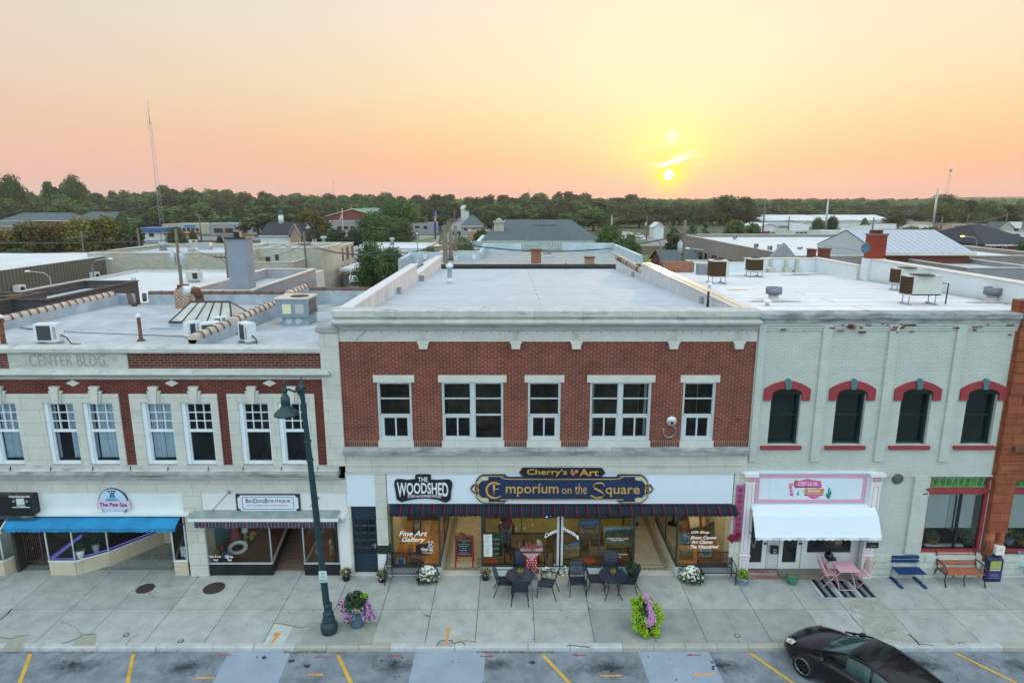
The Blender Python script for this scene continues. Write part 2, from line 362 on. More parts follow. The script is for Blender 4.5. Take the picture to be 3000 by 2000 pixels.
# common materials
m_stone=brick('limestone_blocks',(.53,.545,.50),(.49,.51,.47),(.27,.28,.26),bw=1.15,bh=.42,ms=.006,var=.10,bump=.15,stain=((.25,.27,.26),.5,.58,.7,2.2))
m_stone_plain=M('smooth_limestone',(.54,.555,.52),.85,.09,2.,streak=((.30,.31,.29),.5,.6,1.1,1.6))
m_stone_dark=M('weathered_stone',(.30,.33,.34),.9,.25,2.,streak=((.09,.10,.10),.75,.47,.9,5.),bump=.2)
m_stone_stain=M('stained_stone',(.45,.47,.455),.9,.15,2.2,streak=((.13,.145,.15),.7,.55,1.1,6.),bump=.15)
m_white=M('white_paint',(.66,.69,.71),.55,.04,1.5)
m_whitepanel=M('white_sign_panel',(.60,.70,.80),.5,.03,.8)
m_wframe=M('white_window_frame',(.48,.54,.57),.45,.06,3.)
m_black=M('black_paint',(.012,.013,.016),.45,.2)
m_dark=M('dark_interior',(.02,.022,.024),.9,.3)
m_glass=glassmat();m_pane=M('dark_glass_pane',(.012,.016,.018),.06,.4,.8,spec=.5)
m_pane_green=M('black_green_glass_pane',(.006,.014,.012),.12,.5,1.2,spec=.45)
m_roof_grey=brick('grey_roof_membrane',(.42,.475,.54),(.39,.445,.51),(.28,.31,.36),bw=60.,bh=.92,ms=.05,var=.10,bump=.1,flat=True,msm=.9,stain=((.38,.40,.44),.4,.6,.5,.5))
m_roof_old=M('patched_grey_roof',(.38,.42,.47),.9,.2,1.1,bump=.5,bscale=5,streak=((.24,.26,.28),.55,.60,.35,.35))
m_roof_white=brick('white_roof_membrane',(.64,.65,.70),(.60,.62,.68),(.33,.31,.31),bw=60.,bh=1.15,ms=.06,var=.09,bump=.1,flat=True,msm=.9,stain=((.45,.43,.43),.5,.62,.4,.9))
m_iron=M('black_iron',(.02,.024,.032),.5,.2,20)
m_galv=M('galvanised_metal',(.36,.40,.44),.45,.2,6,metal=.5)
m_rust=M('rusty_pipe',(.12,.05,.03),.9,.5,12,col2=(.22,.10,.06))
# ================= ground, street, sidewalk
def R(a,b):return random.uniform(a,b)
m_ground=M('town_ground',(.045,.07,.03),.95,.3,.02,col2=(.08,.105,.05),bump=0)
g=MB();g.idx([(-9000,-400,-.35),(9000,-400,-.35),(9000,9000,-.35),(-9000,9000,-.35)],[(0,1,2,3)])
struct(g.build('ground',m_ground))
m_asph=M('street_asphalt',(.15,.185,.22),.9,.22,2.2,bump=.5,bscale=60,streak=((.06,.075,.09),.6,.56,.5,.5),col2=(.24,.285,.33))
CURB=-3.62
g=MB();g.idx([(-80,-60,-.13),(80,-60,-.13),(80,CURB,-.13),(-80,CURB,-.13)],[(0,1,2,3)])
struct(g.build('street',m_asph))
m_patch=M('concrete_road_patch',(.25,.315,.40),.9,.12,1.4,bump=.2,bscale=40,streak=((.16,.20,.27),.5,.56,.7,.7))
g=MB()
for a,b,c,d in((-8.05,-6.3,-7.85,-6.1),(-2.75,-.75,-2.75,-.8),(3.6,5.6,3.75,5.75)):
 z=-.126;g.idx([(c,-7,z),(d,-7,z),(b,CURB-.02,z),(a,CURB-.02,z)],[(0,1,2,3)])
struct(g.build('road_patches',m_patch))
m_yel=M('worn_yellow_paint',(.55,.34,.05),.85,.2,3,streak=((.17,.19,.21),.9,.60,9.,9.))
g=MB()
for(a,b,c,d)in((-13.65,-3.74,-12.2,-6.8),(-10.73,-3.74,-9.4,-6.8),(-4.93,-3.78,-3.1,-6.9),(.87,-3.78,2.75,-6.9),(6.76,-3.70,8.75,-6.9),(12.59,-3.70,14.9,-6.9)):
 w=.055;z=-.122;g.idx([(c-w,d,z),(c+w,d,z),(a+w,b,z),(a-w,b,z)],[(0,1,2,3)])
struct(g.build('parking_lines',m_yel))
# oil stains: irregular blots lying on the asphalt
m_oil=M('oil_stain',(.03,.035,.042),.75,.4,6)
def softstain(name,pts,mat,z=-.121):
 g=MB()
 for cx,cy,r,n in pts:
  for _ in range(n):
   a=R(0,2*pi);d=abs(random.gauss(0,.45))*r;rr=R(.012,.07)*(1.2-min(1,d/r/1.2))
   x,y=cx+cos(a)*d*1.15,cy+sin(a)*d*.62
   if y>CURB-.1:continue
   k=7;z+=1.5e-6
   g.face([(x+rr*R(.7,1.3)*cos(2*pi*q/k),y+rr*R(.6,1.1)*sin(2*pi*q/k),z)for q in range(k)])
 return g.build(name,mat)
P=lambda px,py:G(px,py,-.13)
t=m_asph.node_tree;bs=t.nodes['Principled BSDF'];lk=bs.inputs['Base Color'].links[0].from_socket;tcn=t.nodes.new('ShaderNodeTexCoord')
def tn(op,a,b=None,c=None,cl=False):
 n=t.nodes.new('ShaderNodeMath');n.operation=op;n.use_clamp=cl
 for i,v in enumerate((a,b,c)):
  if v is None:continue
  if isinstance(v,(int,float)):n.inputs[i].default_value=v
  else:t.links.new(v,n.inputs[i])
 return n.outputs[0]
sx=t.nodes.new('ShaderNodeSeparateXYZ');t.links.new(tcn.outputs['Object'],sx.inputs[0]);acc=0.
for(ux,uy),r_ in((P(215,1950),.5),(P(545,1955),.5),(P(1155,1948),.5),(P(1450,1945),.4),(P(1790,1955),.6),(P(2115,1950),.5),(P(2700,1945),.6),(P(2990,1950),.5),(P(-60,1960),.5)):
 dx=tn('MULTIPLY',tn('SUBTRACT',sx.outputs[0],ux),.75/r_);dy=tn('MULTIPLY',tn('SUBTRACT',sx.outputs[1],uy),1.5/r_);d2=tn('ADD',tn('MULTIPLY',dx,dx),tn('MULTIPLY',dy,dy));acc=tn('MAXIMUM',tn('POWER',2.718,tn('MULTIPLY',d2,-1)),acc)
nzz=t.nodes.new('ShaderNodeTexNoise');nzz.inputs['Scale'].default_value=5.5;nzz.inputs['Detail'].default_value=7;nzz.inputs['Roughness'].default_value=.7;t.links.new(tcn.outputs['Object'],nzz.inputs['Vector'])
fac=tn('MULTIPLY',tn('MULTIPLY',tn('ADD',tn('MULTIPLY',acc,.75),tn('MULTIPLY',tn('SUBTRACT',nzz.outputs['Fac'],.62),1.5),None),1.5,None,True),.85)
mx=t.nodes.new('ShaderNodeMixRGB');t.links.new(tn('MULTIPLY',fac,tn('GREATER_THAN',acc,.01)),mx.inputs[0]);t.links.new(lk,mx.inputs[1]);mx.inputs[2].default_value=(.022,.03,.038,1);t.links.new(mx.outputs[0],bs.inputs['Base Color'])
st=[(*P(215,1945),.5,14),(*P(545,1955),.5,14),(*P(1150,1945),.5,20),(*P(1780,1955),.6,24),(*P(2110,1950),.5,16),(*P(2700,1945),.6,14),(*P(1560,1940),.08,12),(*P(900,1950),.1,14),(*P(855,1935),.12,14),(*P(775,1925),.05,5)]
struct(softstain('oil_stains',st,m_oil))
m_redpaint=M('faded_red_spray_paint',(.30,.07,.09),.9,.3,8,streak=((.17,.19,.22),1.,.5,14.,14.))
m_orpaint=M('orange_spray_paint',(.55,.26,.09),.9,.3,8,streak=((.36,.38,.36),1.,.55,12.,12.))
def arrow(mat,pts,z):
 g=MB();g.face([(*G(x,y,z),z)for x,y in pts][::-1]if False else[(*G(x,y,z),z)for x,y in pts]);return g
g=MB()
for x,y,s in((655,1918,1),(940,1924,1),(1160,1920,-1),(1430,1922,-1),(1695,1918,1),(2030,1918,1)):
 c=P(x,y);z=-.1215
 q=[(0,.0),(.16*s,.07),(.14*s,.03),(.42*s,.025),(.42*s,-.025),(.14*s,-.03),(.16*s,-.06)]
 g.face([(c[0]-.2*s+a,c[1]+b,z)for a,b in(q[::-1]if s>0 else q)])
struct(g.build('red_utility_marks',m_redpaint))
g=MB()
for x,y,w in((600,1985,.26),(925,1975,.2),(1790,1978,.3),(2060,1975,.3)):
 c=P(x,y);g.box(c[0]-w,c[0]+w,c[1]-.03,c[1]+.03,-.13,-.1205)
struct(g.build('orange_street_marks',m_orpaint))
# sidewalk: separate slabs with open joints over a dark bed
m_walk=M('sidewalk_concrete',(.35,.375,.37),.88,.2,1.9,bump=.25,bscale=45,streak=((.17,.21,.22),.5,.58,.55,.55),col2=(.41,.44,.43))
t=m_walk.node_tree;at=t.nodes.new('ShaderNodeAttribute');at.attribute_name='tone'
bs=t.nodes['Principled BSDF'];lk=bs.inputs['Base Color'].links[0].from_socket;mx=t.nodes.new('ShaderNodeMixRGB');mx.blend_type='MULTIPLY';mx.inputs[0].default_value=1
t.links.new(lk,mx.inputs[1]);t.links.new(at.outputs['Fac'],mx.inputs[2]);t.links.new(mx.outputs[0],bs.inputs['Base Color'])
JX=[-26,-23.5,-21,-18.9,-17.02,-15.6,-13.74,-12.38,-10.6,-8.87,-7.17,-5.51,-4.04,-2.5,-1.06,.66,2.38,4.16,5.62,7.5,9.13,10.4,11.71,13.5,15.48,17.2,19,21,23.5,26]
MY=-1.86;g=MB();tones=[]
for i in range(len(JX)-1):
 a,b=JX[i]+.009,JX[i+1]-.009;cxm=(a+b)/2
 for y0,y1 in((CURB+.2,MY-.008),(MY+.008,.30)):
  tn=R(.92,1.06)
  if y0<MY and 2.38<=cxm<9.13:tn=.76+R(-.03,.03)
  if y0>MY and 5.6<cxm<9:tn=.97
  if y0<MY and-5.6<cxm<-4:pass
  n0=len(g.f);g.box(a,b,y0,y1,-.12,0);tones+=[tn]*(len(g.f)-n0)
o=struct(g.build('sidewalk',m_walk));set_tone(o,tones)
g=MB();g.box(-26,26,CURB+.15,.32,-.34,-.02);struct(g.build('sidewalk_bed',M('joint_dirt',(.055,.06,.055),.95,.3)))
# kerb stones
m_kerb=M('kerb_stone',(.40,.43,.45),.85,.18,3,bump=.3,bscale=30,streak=((.16,.17,.16),.6,.58,1.5,1.5))
m_kerb2=M('newer_kerb_concrete',(.33,.34,.31),.88,.1,3,streak=((.17,.18,.16),.6,.6,1.5,3))
g=MB();g2=MB();x=-26
while x<26:
 w=R(1.1,2.1)
 if-17.5<x<-16.2:x+=.9;continue
 nx=min(x+w,26)
 new=(-6.3<x<-4.0)or(2.2<x<9.3)or(x>13.3)
 bb=g2 if new else g
 j=0 if new else R(-.012,.012)
 if not(-.95<(x+nx)/2<.05 and False):
  y1=CURB+.19;y0=CURB+j
  if new:nx=x+.9
  v=[(x+.006,y0-.01,-.16),(nx-.006,y0-.01,-.16),(nx-.006,y0,-.03),(x+.006,y0,-.03),(x+.006,y0+.03,.002),(nx-.006,y0+.03,.002),(nx-.006,y1,.002),(x+.006,y1,.002)]
  bb.idx(v,[(0,1,2,3),(3,2,5,4),(4,5,6,7)]);bb.face([v[1],(nx-.006,y1,-.16),v[6],v[5],v[2]]);bb.face([v[0],v[3],v[4],v[7],(x+.006,y1,-.16)])
 x=nx
struct(g.build('kerb',m_kerb));struct(g2 .build('new_kerb',m_kerb2))
# cracks and patches
g=MB()
def crack(pts,w=.012,z=.0035):
 for(a,b),(c,d)in zip(pts[:-1],pts[1:]):
  l=sqrt((c-a)**2+(d-b)**2)or 1;nx,ny=-(d-b)/l*w/2,(c-a)/l*w/2
  g.face([(a-nx,b-ny,z),(c-nx,d-ny,z),(c+nx,d+ny,z),(a+nx,b+ny,z)])
def pc(pts,w=.012):
 q=[G(x,y)for x,y in pts];out=[q[0]]
 for a,b in zip(q[:-1],q[1:]):
  for k in(.33,.66,1):out.append((a[0]+(b[0]-a[0])*k+R(-.02,.02)*(k<1),a[1]+(b[1]-a[1])*k+R(-.02,.02)*(k<1)))
 crack(out,w)
for pts,w in(([(430,1735),(455,1750),(490,1752),(520,1750),(545,1745),(590,1735)],.012),([(455,1718),(520,1712),(565,1710)],.008),([(0,1815),(20,1800),(35,1783)],.04),([(0,1865),(35,1870),(55,1862),(86,1859)],.02),([(175,1818),(205,1828),(228,1845),(240,1860)],.01),([(180,1885),(225,1870),(245,1858),(280,1856)],.03),([(370,1890),(382,1868),(408,1858)],.015),([(805,1825),(835,1828),(865,1835),(885,1838),(905,1832)],.018),([(720,1721),(790,1728),(850,1735)],.007),([(1250,1800),(1258,1806)],.03),([(1225,1782),(1240,1795),(1256,1806)],.012),([(1277,1892),(1290,1876),(1325,1875),(1327,1885),(1350,1878)],.03),([(1350,1878),(1365,1890)],.02),([(1366,1874),(1393,1858)],.008),([(1370,1875),(1393,1879)],.02),([(1660,1892),(1690,1890),(1728,1895)],.03),([(2120,1785),(2135,1810),(2150,1840),(2168,1890)],.006),([(1722,1777),(1727,1781),(1728,1786)],.03),([(2490,1797),(2500,1812),(2515,1830)],.02),([(2660,1855),(2680,1872),(2692,1888)],.05),([(2692,1885),(2735,1889)],.03),([(2592,1855),(2600,1847),(2625,1844)],.015),([(2545,1858),(2590,1862)],.012),([(2805,1885),(2815,1880),(2830,1886)],.02)):
 pc(pts,w)
struct(g.build('sidewalk_cracks',M('crack_dirt',(.035,.04,.035),.95,.3)))
m_pt=M('tan_cement_patch',(.30,.31,.25),.9,.15,6,bump=.3,bscale=40)
g=MB()
for pts in([(5,1900),(35,1866),(52,1860),(86,1859),(67,1885),(70,1900)],[(210,1890),(228,1866),(242,1859),(278,1856),(283,1865),(278,1890)],[(1280,1891),(1290,1875),(1323,1874),(1326,1891)],[(1352,1872),(1372,1872),(1360,1888),(1353,1882)],[(2768,1868),(2775,1866),(2792,1878),(2800,1887),(2775,1887)]):
 g.face([(*G(x,y),.0032)for x,y in pts][::-1])
struct(g.build('cement_patches',m_pt))
g=MB()
for pts in([(804,1826),(858,1836),(830,1888),(770,1888)],):
 g.face([(*G(x,y),.003)for x,y in pts][::-1])
struct(g.build('pale_walk_patch',M('pale_concrete',(.42,.47,.46),.9,.1,3)))
g=MB()
for pts in([(912,1820),(1106,1822),(1090,1888),(878,1886)],):
 g.face([(*G(x,y),.003)for x,y in pts][::-1])
struct(g.build('dark_walk_panel',M('grey_brown_concrete',(.27,.285,.265),.9,.14,3,streak=((.17,.18,.17),.5,.55,1,1))))
g=MB();g.face([(*G(x,y),.003)for x,y in[(2470,1751),(2572,1751),(2690,1880),(2545,1868)]][::-1])
struct(g.build('stained_walk_strip',M('stained_tan_concrete',(.31,.32,.28),.9,.15,3,streak=((.50,.56,.60),.8,.52,1.2,1.2))))
g=MB()
for a,b,w,z in(((795,1885),(812,1862),.05,.004),((808,1862),(815,1852),.1,.004),((1308,1888),(1313,1845),.035,.004)):
 p=G(*a);q=G(*b);g.face([(p[0]-w,p[1],z),(p[0]+w,p[1],z),(q[0]+w,q[1],z),(q[0]-w,q[1],z)])
for a in((1313,1843),):p=G(*a);g.face([(p[0]+.1*cos(k*pi/4),p[1]+.1*sin(k*pi/4),.005)for k in range(8)])
struct(g.build('orange_walk_marks',m_orpaint))
# specks of gum
g=MB();z=.0045
for _ in range(260):
 x,y,r=R(-17,17),R(-3.3,-.1),R(.008,.022);z+=1e-6
 g.face([(x+r*cos(2*pi*k/6),y+r*sin(2*pi*k/6),z)for k in range(6)])
for _ in range(160):
 x,y,r=R(-17,17),R(-6,-3.8),R(.01,.03)
 g.face([(x+r*R(.6,1.4)*cos(2*pi*k/6),y+r*sin(2*pi*k/6),-.119)for k in range(6)])
struct(g.build('gum_spots',M('gum',(.05,.055,.055),.9,.3)))
# gutter litter
g=MB()
for _ in range(520):
 x=R(-17.5,-9.5)if random.random()<.45 else(R(-6.5,-5.3)if random.random()<.4 else R(-1.0,1.2))
 y=CURB-.03-abs(random.gauss(0,.035));a=R(0,pi);r=R(.012,.035);z=-.128+R(.004,.03)
 g.face([(x+r*cos(a+k*pi/2)*(1 if k%2 else .5),y+r*sin(a+k*pi/2)*.6,z+R(-.01,.01))for k in range(4)])
o=struct(g.build('gutter_leaves',M('dead_leaves',(.12,.07,.03),.9,.5,20,col2=(.28,.20,.10))),'stuff')
# covers in the sidewalk
m_cov=M('brown_iron_cover',(.045,.034,.032),.7,.35,14,bump=.6,bscale=60)
c=G(426,1723);g=MB();g.slab([(c[0]+.30*cos(pi/8+k*pi/4),c[1]+.30*sin(pi/8+k*pi/4))for k in range(8)],.001,.008)
tag(g.build('coal_hole_cover',m_cov),'dark brown octagonal iron cover set in the sidewalk','cover')
c=G(627,1722);g=MB();g.lathe(c[0],c[1],[(.34,.001),(.34,.009),(.31,.011)],32)
for k in range(7):g.box(c[0]-.24,c[0]+.24,c[1]-.2+k*.065,c[1]-.185+k*.065,.011,.0135)
tag(g.build('manhole_cover',m_cov),'round dark brown manhole cover set in the sidewalk','cover')
m_cap=M('small_iron_ring',(.05,.06,.05),.7,.3,20)
for px,py,lab in((370,1859,'small dark valve cap near the kerb below the pink and blue round sign'),(530,1877,'pale valve cap near the kerb below the dog shop'),(2160,1861,'round valve cap in the darker sidewalk right of the lime green planter'),(582,1686,'tiny ring cap at the foot of the stone pier')):
 c=G(px,py);g=MB();g.lathe(c[0],c[1],[(.085,.001),(.085,.007),(.065,.008)],18);r=tag(g.build('valve_cap',m_cap),lab,'valve cap');MBc=MB().lathe(c[0],c[1],[(.055,.004),(.055,.0095)],16).build('cap_disc',M('pale_cap',(.3,.33,.3),.8,.2),r)
g=MB();q=[G(x,y)for x,y in((1012,1855),(1068,1856),(1058,1878),(1008,1877))];g.slab(q[::-1],.003,.008)
tag(g.build('access_cover',M('utility_lid',(.25,.265,.25),.9,.1,8)),'rectangular concrete utility lid beside the purple flower planter','lid')
# ================= middle building: red brick, limestone, art shop
def fx(px,py,y=0.):return F(px,py,y)[0]
def fz(py,y=0.):return F(1500,py,y)[1]
m_brickA=brick('red_face_brick',(.175,.034,.023),(.095,.022,.017),(.26,.15,.115),bw=.215,bh=.0705,ms=.0105,var=.3,stain=((.05,.022,.02),.45,.62,.7,.7))
m_soldier=brick('soldier_course_brick',(.15,.045,.035),(.09,.03,.026),(.28,.19,.16),bw=.0705,bh=.4,ms=.010,var=.25,offset=0.)
bA=thing('brick_commercial_building','two storey red brick building with limestone bands above the art shop','building',(1.1,0,0))
XL,XR=-5.42,7.65
zw0,zw1=4.80,6.80
WIN=[(fx(1104,1122),fx(1204,1122),1),(fx(1294,1122),fx(1474,1122),2),(fx(1547,1122),fx(1643,1122),1),(fx(1730,1122),fx(1909,1122),2),(fx(2003,1122),fx(2098,1122),1)]
g=MB();holed(g,XL,XR,4.84,8.12,0,[(a,b,4.85,zw1)for a,b,n in WIN],.16,0,1)
g.face([(XR,0,4.6),(XR,.4,4.6),(XR,.4,9),(XR,0,9)]);g.build('brick_wall',[m_brickA,m_wframe],bA)
g=MB();xs=[XL]+[v for a,b,n in WIN for v in(a-.03,b+.03)]+[XR]
for i in range(0,len(xs),2):g.box(xs[i],xs[i+1],.0,.3,4.63,4.84)
g.build('soldier_course',m_soldier,bA)
for i,(a,b,n)in enumerate(WIN):
 w=MB();w.box(a-.11,b+.11,-.035,.1,6.80,7.03);w.build('lintel',m_stone_plain,bA)
 w=MB();w.box(a-.03,b+.03,-.06,.18,4.63,4.84);w.build('sill',m_stone_plain,bA)
 w=MB();y0,y1=.05,.12;f=.04
 w.box(a,a+f,y0-.03,y1,4.845,6.80);w.box(b-f,b,y0-.03,y1,4.845,6.80);w.box(a+f,b-f,y0-.03,y1,6.74,6.80);w.box(a+f,b-f,y0-.03,y1,4.845,4.91)
 cols=[(a+f,b-f)]if n==1 else[(a+f,(a+b)/2-.06),((a+b)/2+.06,b-f)]
 if n==2:w.box((a+b)/2-.06,(a+b)/2+.06,y0-.02,y1,4.91,6.74)
 slid=[True,True]if i==3 else[True,False]
 for k,(c,d)in enumerate(cols):
  w.box(c,d,y0,y1,6.225,6.255);w.box(c,d,y0,y1,5.67,5.715);w.box(c,c+.03,y0,y1,4.91,6.74);w.box(d-.03,d,y0,y1,4.91,6.74)
  if n==1 or slid[k]:
   q=.13 if n==1 else .05
   w.box(c+.03,c+q,y0+.01,y1,4.91,5.66);w.box(d-q,d-.03,y0+.01,y1,4.91,5.66);w.box((c+d)/2-.022,(c+d)/2+.022,y0,y1,4.94,5.62);w.box(c+.03,d-.03,y0-.005,y1,4.905,4.965);w.box(c+.03,d-.03,y0+.005,y1,5.60,5.665)
 fr=w.build('window',m_wframe,bA)
 p=MB();p.face([(a+.02,.115,4.86),(b-.02,.115,4.86),(b-.02,.115,6.79),(a+.02,.115,6.79)]);p.build('pane',m_glass,fr)
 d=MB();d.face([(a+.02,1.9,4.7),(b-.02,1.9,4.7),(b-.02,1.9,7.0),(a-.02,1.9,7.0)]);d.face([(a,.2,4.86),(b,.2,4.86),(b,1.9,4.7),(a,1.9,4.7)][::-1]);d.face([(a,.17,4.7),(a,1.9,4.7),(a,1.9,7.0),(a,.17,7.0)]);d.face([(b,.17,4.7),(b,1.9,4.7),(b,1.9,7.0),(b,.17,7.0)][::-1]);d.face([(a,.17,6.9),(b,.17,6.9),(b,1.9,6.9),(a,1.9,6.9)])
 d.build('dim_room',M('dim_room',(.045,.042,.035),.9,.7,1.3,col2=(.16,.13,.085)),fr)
 if i==3:
  c=MB()
  for s,e in((a+.07,a+.16),(b-.18,b-.08)):
   for k in range(5):c.face([(s+(e-s)*k/5,.2+.03*(k%2),4.95),(s+(e-s)*(k+1)/5,.2+.03*((k+1)%2),4.95),(s+(e-s)*(k+1)/5,.2+.03*((k+1)%2),6.72),(s+(e-s)*k/5,.2+.03*(k%2),6.72)])
  c.build('curtain',M('sheer_curtain',(.45,.50,.45),.9,.15,6),fr)
 if i in(0,2):
  c=MB();c.lathe((a+.66 if i==0 else a+.18),.5,[(.13,6.62),(.13,6.66),(.05,6.72)],14);c.build('ceiling_light',M('unlit_globe',(.35,.37,.38),.5,.05),fr)
# stone belt over the shopfront
g=MB();x=XL-.03
while x<XR:
 nx=min(x+R(.95,1.25),XR+.02);g.idx([(x+.003,-.22,4.42),(nx-.003,-.22,4.42),(nx-.003,-.22,4.56),(x+.003,-.22,4.56),(x+.003,-.06,4.632),(nx-.003,-.06,4.632),(x+.003,.1,4.632),(nx-.003,.1,4.632),(x+.003,.1,4.42),(nx-.003,.1,4.42)],[(0,1,2,3),(3,2,5,4),(4,5,7,6),(0,8,9,1),(1,9,7,5,2),(0,3,4,6,8)]);x=nx
g.build('belt_course',m_stone_dark,bA)
g=MB();g.box(XL,XR,-.05,.1,4.10,4.42);g.box(XL,XR,-.11,.1,4.36,4.416);g.box(XL,XR-.02,-.09,.1,3.735,4.02);g.box(XL,XR-.02,-.13,.1,4.02,4.098);g.build('stone_bands',m_stone,bA)
# sign band and piers of the shopfront
g=MB();g.box(fx(1134,1420),fx(2147,1420),-.045,.08,2.655,3.73);g.box(fx(1016,1420),fx(1099,1420),-.045,.08,2.56,3.73);g.build('sign_band',m_whitepanel,bA)
g=MB();g.box(fx(1100,1450),fx(1133,1450),-.05,.5,1.15,3.735);g.box(fx(2149,1430),XR-.02,-.05,.5,0,3.735);g.box(-5.46,-5.34,-.04,.3,0,3.73);g.build('stone_pier',m_stone,bA)
g=MB();g.box(fx(1108,1590),fx(1143,1590),-.052,.5,.83,1.15);g.build('dark_tile_band',M('dark_tile',(.02,.028,.032),.3,.4,6),bA)
g=MB();g.box(fx(1108,1640),fx(1145,1640),-.05,.5,0,.83);g.build('pale_pier_foot',m_white,bA)
# frieze, brackets, cornice, parapet
g=MB();g.box(XL-.02,XR,-.03,.3,8.12,8.60)
for k in range(7):
 a=XL+.35+k*1.83;g.box(a,a+1.0 if k<6 else XR-.2,-.045,-.02,8.2,8.5)
g.build('frieze',m_stone_plain,bA)
for px in(1241,1511,1688,1972,2163):
 x=fx(px,1010);g=MB();g.prism([(x-.19,8.17),(x+.19,8.17),(x+.19,8.10),(x+.15,8.06),(x+.13,7.9),(x-.13,7.9),(x-.15,8.06),(x-.19,8.10)],-.13,.02)
 for k in range(4):g.box(x-.12+k*.065,x-.09+k*.065,-.065,-.02,8.17,8.56)
 g.build('bracket',m_stone_plain,bA)
g=MB()
prof=[(-.03,8.56),(-.10,8.56),(-.10,8.64),(-.16,8.64),(-.30,8.70),(-.33,8.75),(-.33,8.80),(-.12,8.84),(-.10,8.84),(-.10,8.93),(-.19,8.93),(-.19,9.10),(-.15,9.14),(.34,9.14),(.38,9.12),(.38,8.6)]
xs=[XL-.13,-3.6,-2.1,-.7,.7,2.2,3.7,5.1,6.4,XR+.02]
for a,b in zip(xs[:-1],xs[1:]):
 a+=.003;b-=.003
 for i in range(len(prof)-1):g.face([(a,*prof[i]),(b,*prof[i]),(b,*prof[i+1]),(a,*prof[i+1])])
 g.face([(a,*q)for q in prof]);g.face([(b,*q)for q in prof][::-1])
g.build('cornice',m_stone_stain,bA)
g=MB();g.box(XL-.15,XL-.02,.0,.5,8.35,8.95);g.build('brick_return',m_brickA,bA)
# roof and side parapets
g=MB();g.idx([(-5.15,.3,8.72),(7.42,.3,8.72),(7.42,27.6,7.58),(-5.15,27.6,7.58)],[(0,1,2,3)]);g.idx([(-5.15,27.6,7.58),(7.42,27.6,7.58),(7.42,27.6,3),(-5.15,27.6,3)],[(3,2,1,0)])
g.build('roof',m_roof_grey,bA)
m_para=brick('parapet_membrane',(.52,.53,.54),(.47,.49,.51),(.32,.33,.35),bw=1.5,bh=40,ms=.012,var=.14,bump=.2,offset=0.,stain=((.33,.31,.30),.6,.55,2.2,.5))
g=MB();g.box(-5.45,-5.15,.35,15.4,7.2,9.06);g.box(-5.45,-5.15,15.4,27.4,7.0,8.50);g.box(7.42,7.80,.35,17.3,7.2,8.93);g.box(7.42,7.66,17.3,26.6,7.0,8.42)
g.build('parapet_wall',m_para,bA)
g=MB();g.box(-5.50,-5.10,.35,15.45,9.06,9.11);g.box(-5.50,-5.10,15.45,27.5,8.50,8.55);g.build('left_coping',M('pale_coping',(.55,.58,.63),.5,.06,3),bA)
g=MB();g.box(7.38,7.60,.35,17.3,8.93,8.97);g.box(7.60,7.86,.35,17.3,8.932,9.00);g.build('right_coping',M('bright_metal_coping',(.66,.62,.58),.28,.06,3,metal=.5),bA)
g=MB();k=17.4
while k<26.5:g.tube([(7.54,k,8.44),(7.54,k+.27,8.44)],.17,8,random.choice((0,0,1)));k+=.3
g.build('tile_coping',[M('dark_clay_tile',(.10,.05,.035),.6,.3,8),M('pale_clay_tile',(.42,.36,.28),.6,.2,8)],bA)
g=MB();g.box(-5.14,-4.98,9.0,9.35,8.36,8.62);g.box(-5.14,-4.9,16.2,16.5,8.03,8.35);g.box(7.3,7.42,5.0,5.3,8.5,8.78);g.box(7.28,7.42,19.5,19.8,7.9,8.2);g.build('scupper_box',M('grey_scupper',(.26,.29,.33),.6,.1),bA)
g=MB();g.tube([(-.95+0,2.1,8.6),(-.95,2.1,8.87)],.035,8);g.tube([(3.4,1.2,8.65),(3.4,1.2,8.85)],.03,8);g.tube([(7.15,3.6,8.5),(7.15,3.6,9.2)],.045,8);g.tube([(3.9,27.2,7.5),(3.9,27.2,8.0)],.06,8);g.build('vent_pipe',m_black,bA)
p=G(1318,832,8.1);g=MB();g.lathe(p[0],p[1],[(.16,8.0),(.16,8.07),(.12,8.09),(.12,8.95),(.15,8.97)],16,0);g.lathe(p[0],p[1],[(.17,8.97),(.2,9.04),(.2,9.1),(.02,9.22)],16,1);g.lathe(p[0],p[1],[(.125,8.15),(.125,8.4)],16,1)
tag(g.build('flue_pipe',[m_galv,M('pale_flue_cap',(.62,.66,.68),.5,.1)]),'galvanised flue pipe with pale conical cap on the grey roof','flue')
# left pilaster belongs to the neighbour; quoin pier between the two
# alarm bell and conduit on the wall
c=(fx(1966,1231),fz(1231));r=thing('alarm_bell','round silver alarm bell on the red brick wall','alarm bell',(c[0],-.02,c[1]))
g=MB();g.lathe(0,0,[(.17,0),(.175,.05),(.14,.09),(.05,.115),(.001,.12)],24);g.xf(lambda x,y,z:(x,-z,y));g.build('gong',M('bell_metal',(.55,.57,.56),.35,.1,6,metal=.6),r,abs_=False)
g=MB();g.lathe(0,0,[(.05,.121),(.04,.13)],10);g.xf(lambda x,y,z:(x,-z,y-.04));g.build('badge',m_black,r,abs_=False)
g=MB();g.tube([(.05,-.03,-.16),(.15,-.02,-.26),(.17,-.02,-.40),(.08,-.02,-.52),(-.08,-.02,-.57),(-.2,-.02,-.5),(-.25,-.02,-.36),(-.22,-.02,-.26)],.018,6);g.build('conduit',m_galv,r,abs_=False)
g=MB();x,z=fx(2163,1228),fz(1228);g.tube([(x,0,z),(x,-.12,z+.02),(x+.1,-.16,z+.12)],.018,6);g.lathe(x,0,[(.05,z-.03),(.05,z+.03)],8);tag(g.build('flag_bracket',m_rust),'small rusty flag bracket near the right edge of the red brick wall','bracket')
